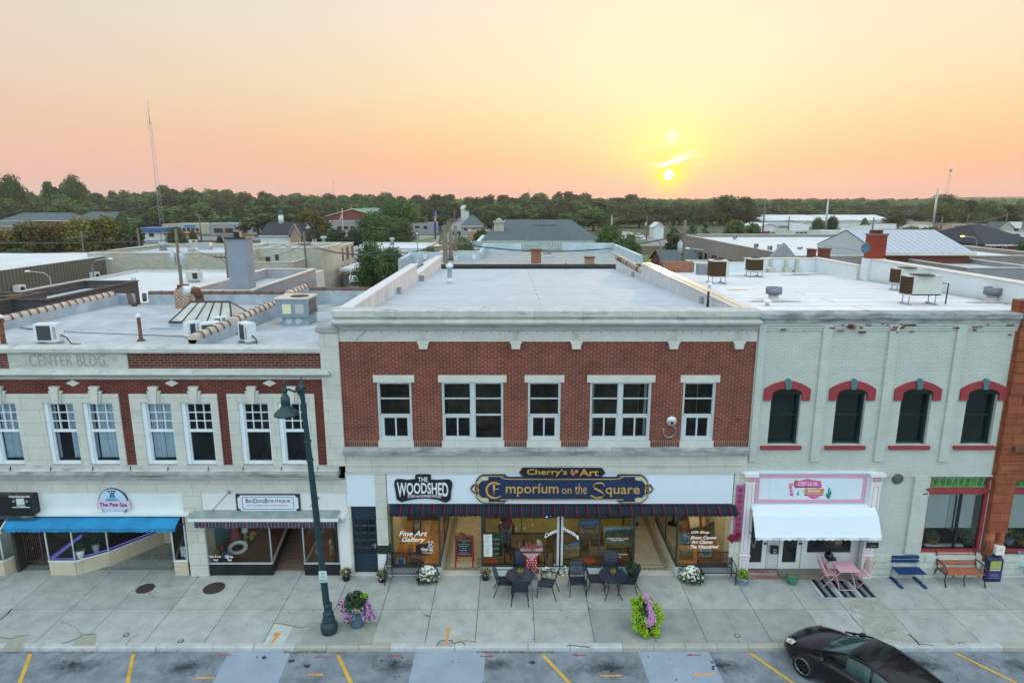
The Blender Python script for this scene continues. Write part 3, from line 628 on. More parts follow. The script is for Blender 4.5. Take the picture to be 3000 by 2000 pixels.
# string of bulbs under the cornice
g=MB()
for k in range(46):x=XL+.3+k*.28;g.ball((x,-.36,8.5-.03*(k%3)),.018,6,1)
g.tube([(XL+.15,-.36,8.54),(1,-.36,8.535),(XR-.1,-.36,8.54)],.008,4);g.tube([(XL+.95,-.34,8.53),(XL+.55,-.1,8.18)],.008,4)
tag(g.build('light_string',[m_black,M('dull_bulb',(.25,.07,.05),.4,.2)]),'string of small unlit bulbs under the cornice of the red brick building','light string')
# ---- blue door left of the shop
g=MB();a,b=fx(1022,1500),fx(1106,1500)
dr=bA
g.box(a,b,.05,.12,2.17,2.56);g.box(a,a+.06,.0,.12,0,2.17);g.box(b-.06,b,.0,.12,0,2.17);g.box(a,b,.03,.12,2.10,2.17)
dn=MB();dn.box(a+.06,b-.06,.09,.13,.08,.72)
m_door=M('dark_blue_door_paint',(.012,.032,.055),.45,.3,8,streak=((.25,.3,.33),.6,.73,9,9))
for i in range(4):x=a+.06+(b-a-.12)*i/3;w=.07 if i in(0,3)else .035;dn.box(x-(0 if i==0 else w/2 if i<3 else w),x+(w if i==0 else w/2 if i<3 else 0),.09,.13,.72,2.10)
for j in range(6):z=.72+1.32*j/5;dn.box(a+.06,b-.06,.091,.131,z-.03,z+.03)
fr=g.build('door_frame',m_door,bA);do=dn.build('door',m_door,bA);h=MB();h.box(b-.16,b-.12,.05,.09,1.0,1.16);h.tube([(b-.14,.03,1.12),(b-.24,.03,1.12)],.012,6);h.build('handle',m_galv,do)
h=MB()
for j in range(5):
 for i in range(3):h.box(a+.1+i*.275,a+.26+i*.275,.092,.1,.735+j*.265,.75+j*.265)
h.build('glazing_bars',M('pale_blue_bar',(.30,.36,.42),.5,.1),do)
h=MB();h.face([(a+.06,.125,.1),(b-.06,.125,.1),(b-.06,.125,2.1),(a+.06,.125,2.1)]);h.build('door_glass',m_pane,do)
g=MB();g.box(a,b,-.02,.15,0,.075);g.build('door_step',m_stone_plain,bA)
# ---- shopfront volume
sx0,sx1=fx(1145,1560),fx(2147,1560)
m_shopwall=M('cream_shop_wall',(.42,.36,.22),.8,.15,2)
m_frame=M('dark_green_shop_frame',(.03,.045,.045),.45,.2,5)
g=MB();g.box(sx0-.1,sx0,.1,7,0,2.9);g.box(sx1,sx1+.1,.1,7,0,2.9);g.box(sx0-.1,sx1+.1,7,7.1,0,2.9);g.box(sx0-.1,sx1+.1,.1,7.1,2.72,2.9);g.build('shop_interior_wall',m_shopwall,bA)
m_tile=M('cream_mosaic_floor',(.44,.41,.31),.6,.14,2.5,streak=((.30,.25,.12),.6,.55,.8,.8))
g=MB();g.box(sx0,sx1,.30,7,-.1,.012);g.build('tile_floor',m_tile,bA)
# greek-key mosaic borders (raised 3 mm)
g=MB()
def keyrow(x0,x1,y,h,m=0,z=.0165,step=.17):
 g.box(x0,x1,y,y+h*.1,.01,z,m);g.box(x0,x1,y+h*.9,y+h,.01,z,m);x=x0
 while x<x1-step*.6:
  g.box(x,x+.022,y+h*.1,y+h*.72,.01,z,m);g.box(x,x+step*.62,y+h*.62,y+h*.72,.01,z+.0005,m);g.box(x+step*.52,x+step*.62,y+h*.3,y+h*.62,.01,z,m);g.box(x+step*.28,x+step*.52,y+h*.3,y+h*.4,.01,z+.0003,m);x+=step
def keycol(x,y0,y1,w,m=0,z=.0165,step=.17):
 g.box(x,x+w*.1,y0,y1,.01,z,m);g.box(x+w*.9,x+w,y0,y1,.01,z,m);y=y0
 while y<y1-step*.6:
  g.box(x+w*.1,x+w*.72,y,y+.022,.01,z,m);g.box(x+w*.62,x+w*.72,y,y+step*.62,.01,z+.0005,m);g.box(x+w*.3,x+w*.62,y+step*.52,y+step*.62,.01,z,m);g.box(x+w*.3,x+w*.4,y+step*.28,y+step*.52,.01,z+.0003,m);y+=step
keyrow(-2.33,-1.06,.02+.3,.15);keycol(-2.33,.47,5.5,.17);keycol(-1.22,.47,1.1,.15);keyrow(4.2,5.42,.32,.15);keycol(5.24,.47,5.5,.17);g.box(4.2,5.24,.62,.645,.01,.0165)
g.build('mosaic_border',M('black_mosaic',(.02,.022,.022),.6,.3),bA)
g=MB();g.box(-2.4,-1.0,-.0,.3,-.05,.010);g.box(4.15,5.5,0,.3,-.05,.010);g.build('threshold',M('pale_threshold',(.50,.50,.46),.7,.08,3),bA)
# display platforms
m_wood=M('orange_wood_floor',(.34,.13,.03),.45,.4,1.8,col2=(.52,.24,.06),streak=((.16,.06,.02),.7,.55,1.5,1.5));m_dwood=M('brown_wood_floor',(.17,.12,.06),.6,.3,2)
g=MB();g.box(sx0,-2.45,.16,3.2,0,.36);g.box(5.58,sx1,.16,3.2,0,.36);g.build('display_floor',m_wood,bA)
g=MB();g.box(-.97,4.08,.16,2.2,0,.34);g.build('centre_display_floor',m_dwood,bA)
g=MB();g.box(-.97,4.08,2.2,2.28,0,1.0);g.build('centre_back_partition',M('ochre_partition',(.42,.30,.06),.8,.15,3),bA)
g=MB();g.box(-.97,4.08,2.16,2.3,1.0,1.05);g.box(-.97,4.08,2.15,2.2,.34,.40);g.box(sx0,-2.45,3.2,3.26,0,1.9);g.box(5.58,sx1,3.2,3.26,0,2.0);g.build('dark_partition',M('dark_olive_panel',(.05,.05,.035),.8,.3,3),bA)
g=MB();g.box(sx0,-2.42,.0,.12,0,.33);g.box(-1.02,4.12,.0,.12,0,.32);g.box(5.53,sx1,.0,.12,0,.33);g.box(-2.45,-2.40,.12,3.2,0,.33);g.box(-1.02,-.98,.12,2.2,0,.32);g.box(4.08,4.12,.12,2.2,0,.32);g.box(5.53,5.58,.12,3.2,0,.33);g.build('bulkhead',M('pale_grey_bulkhead',(.55,.60,.62),.6,.06,2),bA)
# metal frames
g=MB();T=2.62
def rail(x0,x1,y0,y1,z0,z1):g.box(x0,x1,y0,y1,z0,z1)
for x0,x1 in((sx0,-2.40),(-1.03,4.13),(5.52,sx1)):rail(x0,x1,-.01,.13,.332,.38);rail(x0,x1,-.01,.13,2.5,T)
for x in(sx0,-2.46,-1.03,4.07,5.52,sx1-.06):rail(x,x+.06,-.012,.12,.38,2.5)
for x in(fx(1527,1560),fx(1756,1560)):rail(x-.02,x+.02,.01,.08,.38,2.5)
for x,yb in((-2.44,3.2),(-1.0,2.2),(4.1,2.2),(5.55,3.2)):
 rail(x-.025,x+.025,.13,yb,.332,.375);rail(x-.02,x+.02,.13,yb,2.5,2.55)
 rail(x-.022,x+.022,yb-.03,yb+.03,.375,2.5);rail(x-.018,x+.018,yb/2,yb/2+.035,.375,2.5)
g.build('shop_frame',m_frame,bA)
g=MB();x=fx(1641,1560);g.box(x-.10,x-.03,-.02,.1,.38,2.5);g.box(x+.03,x+.10,-.02,.1,.38,2.5);g.build('mullion',m_wframe,bA)
g=MB();g.box(x-.03,x+.03,0,.09,.38,2.5);g.build('mullion_gap',m_black,bA)
for a,b in((sx0+.06,-2.46),(-.97,x-.1),(x+.1,4.07),(5.58,sx1-.06)):
 g=MB();g.face([(a,.05,.38),(b,.05,.38),(b,.05,2.5),(a,.05,2.5)]);g.build('shop_window',m_glass,bA)
for x,yb in((-2.44,3.2),(-1.0,2.2),(4.1,2.2),(5.55,3.2)):
 g=MB();g.face([(x,.13,.375),(x,yb,.375),(x,yb,2.5),(x,.13,2.5)]);g.build('side_window',m_glass,bA)
# ceiling lamps (lit)
def lamp(x,y,z,e,col=(1,.80,.52),lab=''):
 g=MB();g.lathe(x,y,[(.001,z-.05),(.07,z-.05),(.09,z)],12);o=g.build('ceiling_lamp',M('lit_lamp_glass',(1,.8,.5),.5,0,emit=(1,.72,.4,6)),bA)
 l=bpy.data.lights.new('lamp_light','POINT');l.energy=e;l.color=col;l.shadow_soft_size=.12;lo=bpy.data.objects.new('lamp_light',l);COL.objects.link(lo);lo.location=(x,y,z-.15)
for x,y,e in((-3.2,1.7,60),(-1.7,3.4,10),(.4,1.2,20),(2.6,1.2,20),(4.8,3.2,9),(6.3,1.6,55),(1.6,4.6,50),(-1.7,5.4,16)):lamp(x,y,2.66,e)
# awning with scalloped valance
def awning(name,lab,x0,x1,zt,yo,zo,vh,mat,parent=None,sc=.16,side=True,drop=.0):
 r=thing(name,lab,'awning',((x0+x1)/2,0,zt));g=MB();n=int((x1-x0)/.08)
 cur=[(0,zt),(yo*.55,zt-(zt-zo)*.32),(yo*.95,zo+.03),(yo,zo)]
 for i in range(len(cur)-1):
  for s in(0,.012):g.face([(x0,cur[i+1][0],cur[i+1][1]-s),(x1,cur[i+1][0],cur[i+1][1]-s),(x1,cur[i][0],cur[i][1]-s),(x0,cur[i][0],cur[i][1]-s)])
 g.build('canopy',mat,r)
 g=MB()
 for i in range(n*2):
  a,b=x0+(x1-x0)*i/n/2,x0+(x1-x0)*(i+1)/n/2
  f=lambda x:zo-vh-.035*abs(sin(pi*(x-x0)/sc))+drop*0
  g.face([(a,yo-.004+.012*sin(a*9),f(a)),(b,yo-.004+.012*sin(b*9),f(b)),(b,yo,zo),(a,yo,zo)])
 g.build('valance',mat,r)
 if side:
  g=MB()
  for x in(x0,x1):g.tube([(x,0,zo-.1),(x,yo,zo-.01)],.015,6);
  g.tube([(x0,yo+.01,zo-.01),(x1,yo+.01,zo-.01)],.012,6);g.build('awning_frame',m_black,r)
 return r
m_aw=bands('blue_red_green_stripes',[(0,(.006,.012,.032)),(.16,(.13,.012,.022)),(.28,(.006,.012,.032)),(.42,(.007,.05,.052)),(.50,(.005,.008,.018)),(.62,(.007,.05,.048)),(.70,(.005,.009,.022)),(.82,(.10,.012,.026)),(.87,(.005,.010,.026))],.36)
awning('striped_awning','long dark blue awning with red and green stripes over the art shop',sx0+.05,sx1-.02,2.63,-.36,2.47,.085,m_aw)
# ---- signs
def cp(pts,ox,oy,s,y):return[F(ox+a/s,oy+b/s,y)for a,b in pts]
C4=lambda pts,y=-.09:cp(pts,1000,1350,3.92,y)
C5=lambda pts,y=-.10:cp(pts,1350,1350,3.5636,y)
def tbox(mb,s,box,cf,y,**k):
 (x0,z1),(x1,z0)=cf([(box[0],box[1]),(box[2],box[3])],y);text(mb,s,x0,x1,z0,z1,y,**k)
m_sblack=M('sign_black',(.010,.012,.018),.5,.1);m_swhite=M('sign_white_letters',(.66,.70,.76),.5,.02)
o1=[(690,472),(660,455),(635,440),(622,350),(608,275),(610,228),(640,208),(700,212),(760,220),(845,210),(848,185),(846,168),(868,155),(1010,155),(1030,168),(1028,190),(1030,215),(1120,220),(1200,212),(1240,214),(1270,240),(1275,280),(1262,350),(1255,445),(1228,460),(1200,478),(1110,445),(1030,432),(950,428),(870,432),(790,445)]
q=C4(o1);cx0=sum(p[0]for p in q)/len(q)
r=thing('steak_house_sign','black shaped steak house sign with white letters on the white band','sign',(cx0,-.05,3.2))
g=MB();g.prism(q,-.09,-.045);g.build('board',m_sblack,r)
g=MB();tbox(g,'THE',(880,185,992,235),C4,-.091,bold=.012)
def arch(box,cf,dz,y,tall=0.):
 (x0,z1),(x1,z0)=cf([(box[0],box[1]),(box[2],box[3])],y)
 def w(fx_,fz_):
  e=(2*fx_-1)**2;lo=z0-e*dz*(1+tall);hi=z1+(e*tall*.25*dz)
  return x0+(x1-x0)*fx_,lo+(hi-lo)*fz_
 return w
text(g,'WOODSHED',0,1,0,1,-.091,bold=.02,warp=arch((638,248,1228,372),C4,.09,-.091,.6));text(g,'STEAK and BURGER HOUSE',0,1,0,1,-.091,bold=.008,warp=arch((762,385,1146,412),C4,.035,-.091));g.build('lettering',m_swhite,r)
m_navy=M('navy_sign_paint',(.010,.028,.085),.45,.2,2);m_gold=M('gold_leaf',(.62,.38,.10),.35,.15,6,metal=.35);m_green=M('pale_sage_scroll',(.40,.50,.42),.5,.1)
hl=[(95,290),(120,255),(150,240),(158,205),(190,165),(225,145),(460,143),(475,158),(495,168)]
top=hl+[(2110-x,y)for x,y in hl[::-1]];lowl=[(490,408),(462,425),(458,440),(230,440),(190,415),(158,378),(150,345),(120,325)]
out=top+[(2110-x,y)for x,y in lowl[::-1]]+lowl
q=C5(out);r=thing('shop_name_sign','long navy sign with gold lettering and scroll ends on the white band','sign',(C5([(1055,290)])[0][0],-.05,3.2))
g=MB();g.prism(q,-.10,-.045);g.build('board',m_navy,r)
g=MB()
def gl(pts,w=.016,y=-.105):
 p=C5(pts,y);g.tube([(a,y,b)for a,b in p],w,4)
for s in(1,-1):
 X=lambda x:x if s>0 else 2110-x
 gl([(X(410),165),(X(445),182),(X(500),190),(X(1055),191)]);gl([(X(410),402),(X(445),405),(X(500),403),(X(1055),402)]);gl([(X(235),160),(X(455),160)]);gl([(X(235),430),(X(455),430)])
 gl([(X(110),290),(X(150),255),(X(165),225),(X(200),180),(X(235),155)]);gl([(X(110),290),(X(150),325),(X(165),370),(X(200),408),(X(235),430)]);gl([(X(190),295),(X(155),270)]);gl([(X(190),295),(X(155),315)]);gl([(X(185),290),(X(180),250),(X(215),200),(X(285),195)]);gl([(X(185),300),(X(180),345),(X(215),385),(X(285),388)])
g.build('gold_line',m_gold,r)
g=MB()
for s in(1,-1):
 X=lambda x:x if s>0 else 2110-x
 for pts in([(165,225),(200,182),(235,160),(285,165),(290,190),(260,205),(225,200),(190,240),(182,260)],[(165,370),(182,335),(190,350),(225,385),(260,380),(292,395),(290,425),(235,428),(200,408)],[(112,290),(142,264),(150,292),(142,318)]):
  q=C5([(X(a),b)for a,b in pts],-.102);g.prism(q,-.106,-.1)
g.build('scroll',m_green,r)
g=MB()
(x0,z1),(x1,z0)=C5([(265,222),(440,385)],-.101)
cxx,czz,rx,rz_=(x0+x1)/2+.01,(z0+z1)/2,(x1-x0)/2,(z1-z0)/2
arc=[(cxx+rx*cos(radians(t)),-.11,czz+rz_*sin(radians(t)))for t in range(60,322,15)]
g.tube(arc,[.012+.030*sin(pi*i/(len(arc)-1))for i in range(len(arc))],6);g.tube([(cxx-.03,-.11,z1-.1),(cxx-.03,-.11,z0+.12)],.03,6);g.tube([(cxx-.1,-.11,z1-.09),(cxx+.18,-.11,z1-.05)],.018,6);g.tube([(cxx-.03,-.11,czz+.03),(cxx+.13,-.11,czz+.05)],.016,6)
tbox(g,'mporíum',(470,236,1020,368),C5,-.101,bold=.01);tbox(g,'on',(1055,285,1155,340),C5,-.101);tbox(g,'the',(1192,238,1315,342),C5,-.101)
(x0,z1),(x1,z0)=C5([(1360,222),(1508,385)],-.101);h_=z1-z0;w_=x1-x0
g.tube([(x1-.02,-.11,z1-.13),(x1-.12,-.11,z1-.02),(x0+.16,-.11,z1-.02),(x0+.07,-.11,z1-.12),(x0+.12,-.11,z1-.20),(x1-.13,-.11,z0+.22),(x1-.03,-.11,z0+.12),(x1-.12,-.11,z0+.03),(x0+.16,-.11,z0+.01),(x0,-.11,z0+.09)],[.014,.024,.02,.026,.03,.034,.03,.024,.018,.024],6)
tbox(g,'quare',(1512,275,1865,372),C5,-.101,bold=.008);g.build('lettering',m_gold,r)
hl=[(608,118),(630,100),(650,68),(1056,66)];top=[(608,118),(622,103),(632,80),(650,67),(1470,69),(1485,82),(1495,103),(1510,120),(1495,135),(1485,150),(1465,160),(650,160),(632,150),(622,135)]
q=C5(top);r=thing('fruit_art_sign','small black sign with gold lettering and painted cherries above the navy sign','sign',(C5([(1055,115)])[0][0],-.07,3.85))
g=MB();g.prism(q,-.115,-.06);g.build('board',m_sblack,r)
g=MB();tbox(g,"Cherry's",(690,82,1108,158),C5,-.116,bold=.012);tbox(g,'Art',(1240,82,1438,155),C5,-.116,bold=.012);g.build('lettering',m_gold,r)
g=MB()
for a,b in((1172,132),(1207,108)):
 p=C5([(a,b)],-.12)[0];g.lathe(0,0,[(.001,.115),(.05,.12),(.064,.13),(.001,.145)],14);
g=MB()
for a,b in((1172,132),(1207,108)):
 p=C5([(a,b)],-.12)[0];g.face([(p[0]+.062*cos(k*pi/8),-.121,p[1]+.062*sin(k*pi/8))for k in range(16)])
g.build('cherry',M('painted_cherry',(.50,.16,.09),.5,.2),r)
g=MB();p=C5([(1138,125),(1155,90),(1172,82),(1165,110)],-.12);g.face([(a,-.1205,b)for a,b in p]);g.build('leaf',M('painted_leaf',(.18,.33,.22),.5,.1),r)
# vertical sign with arrow, hung on the stone pier
r=thing('vertical_sign','narrow purple and red vertical sign with a dark red arrow on the stone pier','sign',(fx(2160,1500),-.06,2.6))
m_vs=M('purple_red_fade',(.33,.09,.25),.6,.3,1.2,col2=(.42,.16,.40))
x0,x1=fx(2148,1500)+.02,fx(2168,1500)+.05;z1,z0=fz(1418),fz(1582)
g=MB();g.box(x0,x1,-.10,-.052,z0,z1);g.build('board',m_vs,r)
g=MB();m_rl=M('red_raised_letters',(.33,.03,.05),.5,.3)
for i,ch in enumerate('WOODSHED'):
 zc=z1-.16-i*(z1-z0-.45)/7.6;text(g,ch,x0+.05,x1-.05,zc-.075,zc+.075,-.101,bold=.05,th=.02)
g.build('lettering',m_rl,r)
g=MB();za=z0+.24;aw=[(x1-.03,za+.12),(x1-.02,za-.02),(x1-.1,za-.16),(x0+.02,za-.2),(x0-.02,za-.28),(x0-.22,za-.09),(x0-.06,za+.08),(x0-.02,za-.02),(x0+.08,za+.02),(x0+.1,za+.12)];g.prism([(a,b)for a,b in aw],-.135,-.105);g.build('arrow',M('dark_red_arrow',(.17,.006,.02),.5,.2),r)
# window lettering
g=MB();yL=.038
tbox(g,'Fine Art',(660,800,990,860),C4,yL,th=.004,shear=.35,bold=.014);tbox(g,'Gallery',(695,872,965,940),C4,yL,th=.004,shear=.35,bold=.014);tbox(g,'THANK YOU',(912,1000,1050,1030),C4,yL,th=.004,bold=.02);tbox(g,'for supporting Local',(922,1036,1055,1048),C4,yL,th=.004);tbox(g,'Small Business',(930,1050,1045,1062),C4,yL,th=.004)
C6=lambda pts,y=0:cp(pts,1750,1350,3.92,y)
for s,a,b,c,d in(('Gift Shop',1078,800,1285,838),('Event Center',1074,858,1375,895),('Art Classes',1080,908,1325,945),('The Woodshed',1068,962,1392,1000)):tbox(g,s,(a,b,c,d),C6,yL,th=.004,shear=.3,bold=.02)
for y in(828,884,935,988):tbox(g,'.',(1040,y-6,1048,y+2),C6,yL,th=.004,bold=.03)
for s,a,b,c,d in(('APPETIZERS - BURGERS - STEAKS',1520,802,1750,814),('SALMON - SALADS',1565,818,1700,830),('LOUNGE OF UNIQUE TREASURES',1560,862,1745,874),('AVAILABLE FOR PRIVATE EVENTS',1515,966,1742,978),('417-358',1580,994,1672,1004)):tbox(g,s,(a,b,c,d),C5,yL,th=.004,shear=.3,bold=.01)
def arcw(x0,x1,zb,zt,sag,tl):
 def w(fx_,fz_):
  x=x0+(x1-x0)*fx_;return x,zb+tl(fx_)+(zt-zb)*fz_
 return w
(a,z1),(b,z0)=C5([(875,700),(1028,735)],yL);text(g,'Custom',0,1,0,1,yL,th=.004,bold=.03,warp=arcw(a,b,z0-.02,z1+.02,0,lambda f:-.24*(1-f)**1.5))
(a,z1),(b,z0)=C5([(1065,690),(1235,735)],yL);text(g,'Framing',0,1,0,1,yL,th=.004,bold=.03,warp=arcw(a,b,z0-.02,z1+.02,0,lambda f:-.30*f**1.4))
g.build('window_lettering',M('white_window_letters',(.9,.92,.92),.6,.02),bA)
g=MB();(a,z1),(b,z0)=C4([(995,922),(1057,988)],yL);g.box(a,b,yL-.004,yL,z0,z1,0);cxx,czz=(a+b)/2,(z0+z1)/2;g.face([(cxx+.09*cos(k*pi/8),yL-.006,czz+.09*sin(k*pi/8))for k in range(16)],1);g.face([(cxx+.055*cos(k*pi/8),yL-.008,czz+.055*sin(k*pi/8))for k in range(16)],0);g.box(cxx-.012,cxx+.012,yL-.01,yL-.008,czz-.06,czz+.06,1)
g.build('window_sticker',[m_swhite,m_sblack],bA)
g=MB();(a,z1),(b,z0)=C4([(630,1115),(730,1200)],.03);g.box(a,b,.028,.04,z0,z1,0);g.box(a+.04,b-.04,.024,.028,z0+.05,z1-.05,1);g.build('blue_notice',[m_swhite,M('blue_notice_print',(.05,.16,.42),.6,.4,12)],bA)
for(p1,p2)in(((1632,842),(1730,966)),((1634,970),(1734,1095))):
 g=MB();(a,z1),(b,z0)=C4([p1,p2],.03);g.box(a,b,.03,.038,z0,z1,0)
 for k in range(9):g.box(a+.06,b-.06-.03*(k%3),.026,.03,z1-.07-k*.032,z1-.078-k*.032,1)
 text(g,'MENU',a+.09,b-.09,z1-.05,z1-.015,.03,m=1,th=.003);g.build('menu_sheet',[m_white,M('grey_print',(.25,.27,.28),.8,.1)],bA)
# ================= things in the art shop windows
def onfloor(px,py,z):return G(px,py,z)
def leafy(n,c,r,h,size,m=0,flat=.5,g=None,tone=None):
 g=g or MB()
 for _ in range(n):
  a=R(0,2*pi);rr=r*sqrt(random.random());z=c[2]+h*random.random()*(1-.5*(rr/r)**2);x,y=c[0]+rr*cos(a),c[1]+rr*sin(a)
  s=size*R(.6,1.3);u=[R(-1,1)for _ in range(3)];l=sqrt(sum(t*t for t in u));u=[t/l*s for t in u];v=[R(-1,1)for _ in range(3)]
  d=sum(u[i]*v[i]for i in range(3))/s/s;v=[v[i]-d*u[i]for i in range(3)];l=sqrt(sum(t*t for t in v))or 1;v=[t/l*s*.55 for t in v]
  g.face([(x-u[0],y-u[1],z-u[2]),(x+v[0],y+v[1],z+v[2]),(x+u[0],y+u[1],z+u[2]),(x-v[0],y-v[1],z-v[2])],m)
 return g
def canvas_mat(name,stops,scale=2.2,seed=0.,horiz=True,blobs=True):
 m=bpy.data.materials.new(name);m.use_nodes=True;t=m.node_tree;b=t.nodes['Principled BSDF'];b.inputs['Roughness'].default_value=.7
 tcn=t.nodes.new('ShaderNodeTexCoord');sp=t.nodes.new('ShaderNodeSeparateXYZ');t.links.new(tcn.outputs['Generated'],sp.inputs[0])
 nz=t.nodes.new('ShaderNodeTexNoise');nz.inputs['Scale'].default_value=scale;nz.inputs['Detail'].default_value=5;mp=t.nodes.new('ShaderNodeMapping');mp.inputs['Location'].default_value=(seed,seed,0);t.links.new(tcn.outputs['Generated'],mp.inputs[0]);t.links.new(mp.outputs[0],nz.inputs['Vector'])
 a=t.nodes.new('ShaderNodeMath');a.operation='MULTIPLY_ADD';t.links.new(nz.outputs['Fac'],a.inputs[0]);a.inputs[1].default_value=.9;t.links.new(sp.outputs[2],a.inputs[2])
 c=t.nodes.new('ShaderNodeMath');c.operation='SUBTRACT';t.links.new(a.outputs[0],c.inputs[0]);c.inputs[1].default_value=.45
 rp=t.nodes.new('ShaderNodeValToRGB');e=rp.color_ramp.elements;e[0].position=stops[0][0];e[0].color=(*stops[0][1],1);e[1].position=stops[1][0];e[1].color=(*stops[1][1],1)
 for p,cc in stops[2:]:
  q=e.new(p);q.color=(*cc,1)
 t.links.new(c.outputs[0],rp.inputs[0]);t.links.new(rp.outputs[0],b.inputs['Base Color']);return m
def easel_picture(label,px0,py0,px1,py1,y,mat,frame=None,tilt=.0,skew=0.,name='painting',cat='painting',th=.03,base=None):
 x0,z1=F(px0,py0,y);x1,z0=F(px1,py1,y)
 if base is not None:z0=base;
 r=thing(name,label,cat,((x0+x1)/2,y,z0));g=MB();k=skew
 q=[(x0,y,z0-k),(x1,y,z0+k),(x1,y+tilt,z1+k),(x0,y+tilt,z1-k)]
 b=[(a,c+th,d)for a,c,d in q]
 g.face(q);g.face(b[::-1]);
 for i in range(4):j=(i+1)%4;g.face([q[j],q[i],b[i],b[j]])
 g.build('canvas',mat,r)
 if frame:
  g=MB()
  for i in range(4):j=(i+1)%4;g.tube([(q[i][0],q[i][1]-.01,q[i][2]),(q[j][0],q[j][1]-.01,q[j][2])],.028,4)
  g.build('frame',frame,r)
 return r
m_ochre=M('ochre_frame',(.35,.24,.06),.5,.2,6);m_brownf=M('brown_frame',(.12,.06,.025),.5,.3,6)
easel_picture('painting of riders under a strip of blue sky in the middle shop window',1698,1530,1762,1588,1.1,canvas_mat('riders_canvas',[(0,(.03,.05,.04)),(.35,(.10,.06,.03)),(.5,(.28,.16,.07)),(.6,(.08,.07,.04)),(.72,(.05,.05,.04)),(.78,(.02,.13,.34))],5),m_brownf,.25,.03)
easel_picture('painting of horsemen with a pale blue top leaning at the shop window',1643,1597,1700,1652,.45,canvas_mat('horsemen_canvas',[(0,(.30,.14,.06)),(.3,(.34,.22,.12)),(.5,(.20,.14,.09)),(.62,(.40,.33,.24)),(.74,(.22,.18,.12)),(.8,(.08,.28,.50))],4,3.1),m_brownf,.2,.07,base=.38)
easel_picture('landscape painting of an animal at a blue lake on an easel in an ochre frame',1772,1548,1845,1600,.9,canvas_mat('lake_canvas',[(0,(.12,.10,.06)),(.25,(.22,.24,.18)),(.4,(.10,.09,.05)),(.52,(.30,.13,.04)),(.6,(.03,.06,.04)),(.75,(.05,.16,.20)),(.9,(.25,.45,.65))],3.2,7.7),m_ochre,.15,0)
m_iron2=M('dark_wood_leg',(.06,.035,.02),.6,.3,6)
# wagon wheel
c=F(1735,1620,1.0);r=thing('wagon_wheel','old spoked wooden wagon wheel in the shop window','wheel',(c[0],1.0,c[1]))
g=MB();n=28;g.tube([(.36*cos(2*pi*k/n),.12*sin(2*pi*k/n)*0,.36*sin(2*pi*k/n))for k in range(n+1)],.022,6);g.build('rim',m_iron2,r,abs_=False)
g=MB()
for k in range(14):g.tube([(0,0,0),(.35*cos(2*pi*k/14),0,.35*sin(2*pi*k/14))],.011,5)
g.build('spokes',m_iron2,r,abs_=False);g=MB();g.ball((0,0,0),.06,10);g.build('hub',m_iron2,r,abs_=False)
# crate
g=MB();p=F(1750,1640,.8);x=p[0]
for k in range(5):g.box(x-.28,x+.28,.62,.64,.38+k*.07,.43+k*.07);g.box(x-.28,x-.26,.64,.95,.38+k*.07,.43+k*.07);g.box(x+.26,x+.28,.64,.95,.38+k*.07,.43+k*.07)
tag(g.build('slatted_crate',M('pale_crate_wood',(.35,.25,.14),.7,.2,8)),'pale slatted wooden crate below the wagon wheel','crate')
# chalkboard menu and two dark chairs, table
r=thing('green_chalkboard','green chalkboard menu on legs behind the shop window','chalkboard',(-.4,.5,.34))
x0=fx(1438,1600,.5);x1=fx(1469,1600,.5);zb=F(1440,1630,.5)[1];zt=F(1440,1565,.55)[1]
g=MB();q=[(x0-.12,.45,zb+.06),(x1,.6,zb-.02),(x1,.7,zt),(x0-.12,.55,zt+.04)];g.face(q);g.face([(a,b+.03,c)for a,b,c in q][::-1]);g.build('slate',M('green_slate',(.010,.085,.05),.8,.2,3),r)
g=MB();g.tube([q[0],q[3]],.018,4);g.tube([q[1],q[2]],.018,4);g.tube([q[0],q[1]],.014,4);g.tube([q[2],q[3]],.02,4);g.tube([q[1],(q[1][0],q[1][1],.34)],.016,4);g.tube([q[0],(q[0][0],q[0][1],.34)],.016,4);g.build('board_frame',m_iron2,r)
g=MB()
for i,s in enumerate(("ORDERS","AT THE","BAR","to go")):
 vs,fs=textmesh(s);a1=max(v[0]for v in vs);out=[]
 for v in vs:
  f=.12+.76*v[0]/a1;zf=.8-.2*i-.12+.13*v[1]
  xx=q[0][0]+(q[1][0]-q[0][0])*f;yy=q[0][1]+(q[1][1]-q[0][1])*f+.1*zf-.012;zz=(q[0][2]*(1-f)+q[1][2]*f)*(1-zf)+(q[3][2]*(1-f)+q[2][2]*f)*zf;out.append((xx,yy,zz))
 g.idx(out,fs)
g.build('chalk_writing',m_swhite,r)
def side_chair(label,x,y,rz):
 r=thing('dining_chair',label,'chair',(x,y,.34),rz=rz);m=M('dark_dining_chair',(.006,.004,.004),.5,.3,8)
 g=MB();g.box(-.2,.2,-.2,.2,.42,.46);g.build('seat',m,r,abs_=False)
 for a in(-.18,.18):
  for b in(-.18,.18):g=MB();g.tube([(a,b,0),(a,b,.42)],.024,5);g.build('leg',m,r,abs_=False)
 g=MB();g.tube([(-.18,.18,.46),(-.17,.23,.95),(-.1,.24,1.03),(.1,.24,1.03),(.17,.23,.95),(.18,.18,.46)],.018,6);g.tube([(-.05,.19,.46),(-.05,.235,1.02)],.014,5);g.tube([(.05,.19,.46),(.05,.235,1.02)],.014,5);g.build('backrest',m,r,abs_=False)
a=G(1500,1655,.34);side_chair('dark wooden dining chair left of the laid table behind the glass',a[0],a[1]+.15,1.0)
a=G(1600,1652,.34);side_chair('dark wooden dining chair right of the laid table behind the glass',a[0],a[1]+.15,-1.0)
tx,ty=G(1556,1632,.6);r=thing('laid_table','small round table with red spotted cloth and checked runner in the shop window','table',(tx,ty,.34))
